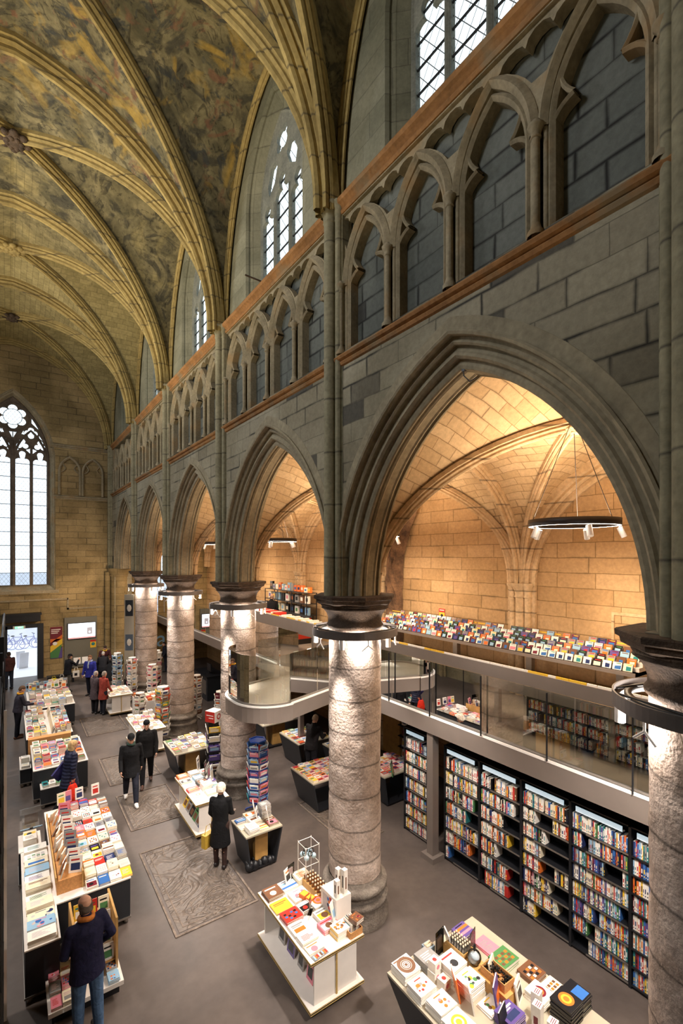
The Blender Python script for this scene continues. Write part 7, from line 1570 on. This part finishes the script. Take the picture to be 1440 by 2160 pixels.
hw = held(t, J, 1); bg_ = MB(); bg_.tube([(-.05, 0, 0), (-.06, 0, -.10)], .008, 5); bg_.tube([(.05, 0, 0), (.06, 0, -.10)], .008, 5); loft(bg_, [(Vector((0, 0, z)), Vector((1, 0, 0)), Vector((0, 1, 0)), rx, ry) for z, rx, ry in ((-.48, .11, .06), (-.45, .15, .09), (-.3, .15, .09), (-.15, .12, .06), (-.08, .09, .03))]); bg_.obj('carrier_bag', cloth('d9331f', .5), None, hw + Vector((-.02, -.08, .04)), (0, 0, .5), label='bright red carrier bag hanging from the hand of the blonde woman', cat='bag')
m = MB(); m.add([(-.2, 0, -.1), (.12, 0, .14), (.2, 0, -.2), (0, .03, -.32), (-.2, .05, -.1), (.12, .05, .14), (.2, .05, -.2), (0, .08, -.32)], [(0, 1, 2, 3), (7, 6, 5, 4), (0, 4, 5, 1), (1, 5, 6, 2), (2, 6, 7, 3), (3, 7, 4, 0)]); m.obj('shoulder_bag', cloth('3a3768', .6), None, (1.02, 13.62, 1.02), (0, 0, .6), label='dark violet bag on the back of the blonde woman', cat='bag')
t, J = P('woman with white curly hair in a knee-length black coat, seen from behind', (3.50, 9.28, 0), -.62, 1.64, 3, ((3, 2), (-3, 2)), ((4, 8, 38, 14), (8, 10, 55, 4)), (14, -.2), ('121214', .48, False), '3a2a26', '1c1313', ('d9cbb8', 'curly'), None, None, .010, True, tights=True)
m = MB(); m.box(-.02, -.005, -.06, .02, .005, .06, LC['white']); m.obj('phone', M_PRINT, None, held(t, J, 1, (0, .02, .02)), (.5, .3, 0), label='white phone held by the woman with white curly hair', cat='phone')
m = MB(); m.box(-.13, -.06, 0, .13, .06, .26, lin('b9973a')); m.tube([(-.09, 0, .26), (-.05, 0, .42), (.05, 0, .42), (.09, 0, .26)], .008, 5, lin('a5862e')); m.obj('shopping_bag', M_PRINT, None, (3.30, 9.42, .42), (0, 0, .4), label='mustard yellow bag at the left side of the woman in black', cat='bag')
t, J = P('grey-haired man in a black jacket reading beside the thin steel post', (6.98, 11.45, 0), -1.15, 1.76, 14, ((2, 2), (-2, 2)), ((30, 6, 70, 18), (34, 6, 62, 18)), (26, 0), ('1a1718', .84, False), '1e1d22', '1a1817', ('b09a80', 'short'), None, None, .011)
m = MB(); m.box(-.12, -.012, -.08, 0, .012, .1, LC['white'], M=Matrix.Rotation(.35, 4, 'Z')); m.box(0, -.012, -.08, .12, .012, .1, LC['cream'], M=Matrix.Rotation(-.35, 4, 'Z')); m.obj('open_book', M_PRINT, None, held(t, J, 0, (.1, .03, .03)), (.9, 0, -1.15), label='open pale book in the hands of the man in black under the gallery', cat='book')
P('grey-haired person in a rust-red coat standing on the far left of the white table', (3.05, 20.85, 0), -1.0, 1.68, 3, ((2, 2), (-3, 2)), ((12, 8, 30, 5), (12, 8, 30, 5)), (10, 0), ('8a3a30', .62, False), '22242c', '191716', ('8f857c', 'short'), None, None, .014, True)
P('grey-haired companion in a dark coat just left of the person in red', (2.80, 21.15, 0), -.8, 1.66, 3, ((2, 2), (-3, 2)), ((12, 8, 20, 5), (12, 8, 20, 5)), (8, .3), ('4a4044', .60, False), '1d1c20', '1a1817', ('9a8f86', 'short'), None, None, .014, True)
P('man in a bright navy blue jacket standing near the cotton bags', (2.98, 24.0, 0), math.pi - .7, 1.80, 0, ((2, 2), (-3, 2)), ((6, 12, 25, 5), (6, 12, 25, 5)), (5, -.5), ('2b2f80', .80, False), '1c1e28', '2a2a2c', ('6a4a34', 'short'), None, ('8f98a8', True), .014)
P('man in a black jacket and cap raising a hand to his face, by the far wall', (2.20, 25.2, 0), -1.1, 1.72, 8, ((2, 2), (-3, 2)), ((10, 8, 30, 5), (55, 8, 95, 15)), (12, 0), ('17181c', .82, False), '4a463f', '1c1a19', ('40342c', 'short'), ('121316', 'cap'), None, .014)
P('dark-haired person in a maroon jacket with yellow stripes behind the far counter', (4.0, 27.0, 0), math.pi, 1.74, 20, ((2, 2), (-3, 2)), ((30, 14, 60, 15), (30, 14, 60, 15)), (20, 0), ('3f1f22', .86, False), '1c1b1e', '1c1a19', ('2c2320', 'short'), None, ('c9a52e', False), .015)
P('grey-haired visitor in a black coat leaning over the far counter', (3.72, 25.55, 0), -.2, 1.62, 22, ((2, 2), (-3, 2)), ((35, 8, 50, 15), (35, 8, 50, 15)), (18, 0), ('1c1c20', .72, False), '1b1b1f', '1a1817', ('a49c94', 'short'), None, None, .015)
P('visitor in a dark olive quilted coat at the right end of the queue', (4.30, 25.0, 0), -.1, 1.66, 6, ((2, 2), (-3, 2)), ((10, 8, 40, 15), (10, 8, 40, 15)), (12, 0), ('33372a', .66, True), '1c1c20', '1a1817', ('6a4a34', 'bob'), None, None, .015, True)
t, J = P('man in a charcoal jumper with a yellow collar reading at the left edge', (.24, 19.85, 0), -1.35, 1.76, 8, ((2, 2), (-4, 2)), ((22, 6, 62, 10), (26, 6, 62, 10)), (24, 0), ('33313c', .88, False), '1d1e26', '5a3a28', ('5a4434', 'short'), None, ('d0962c', False), .013)
m = MB(); m.box(-.1, -.08, 0, .1, .08, .02, LC['grey']); m.obj('book_in_hand', M_PRINT, None, held(t, J, 0, (.08, .03, .02)), (.3, 0, -1.3), label='small grey book held open by the man with the yellow collar', cat='book')
P('person in dark clothes with a red-brown backpack at the doorway', (-.02, 27.3, 0), .4, 1.74, 0, ((2, 2), (-3, 2)), ((6, 8, 10, 5), (6, 8, 10, 5)), (0, 0), ('4a2c28', .86, False), '2a2f3a', '1c1a19', ('3a2c24', 'short'), None, None, .015)
P('bald man in a black t-shirt behind the record rack on the gallery', (8.55, 17.2, MZ), -.9, 1.76, 14, ((2, 2), (-3, 2)), ((25, 8, 50, 15), (25, 8, 50, 15)), (20, 0), ('17171a', .90, False), '1c1c22', '1a1817', ('8a7364', 'bald'), None, None, .014)
P('small distant figure in dark clothes in front of the brown letter panel', (6.95, 26.6, 0), 1.6, 1.60, 5, ((2, 2), (-3, 2)), ((10, 8, 30, 5), (10, 8, 30, 5)), (8, 0), ('23242c', .84, False), '23242c', '1a1817', ('3a2c24', 'short'), None, None, .016)
# ---------------------------------------------------------------- small fittings
t = thing('hanging_cable', 'short black cable hanging from a hook at the peak of the nearest arch', 'cable', (COLX - .2, 4.15, 8.70)); MB().tube([(0, 0, .02), (-.01, -.01, -.06), (.0, -.10, -.16), (.0, -.2, -.14)], .008, 5).obj('cable', M_BLACK, t); MB().box(-.02, -.03, -.0, .02, .02, .04).obj('hook', M_BLACK, t)
t = thing('iron_bar', 'rusty iron bar sticking out of the upper ledge in the second bay', 'bar', (XF - .12, 9.7, 12.42)); MB().tube([(.2, .0, 0), (-.28, .0, .02)], .018, 6).obj('bar', M_CAP, t)
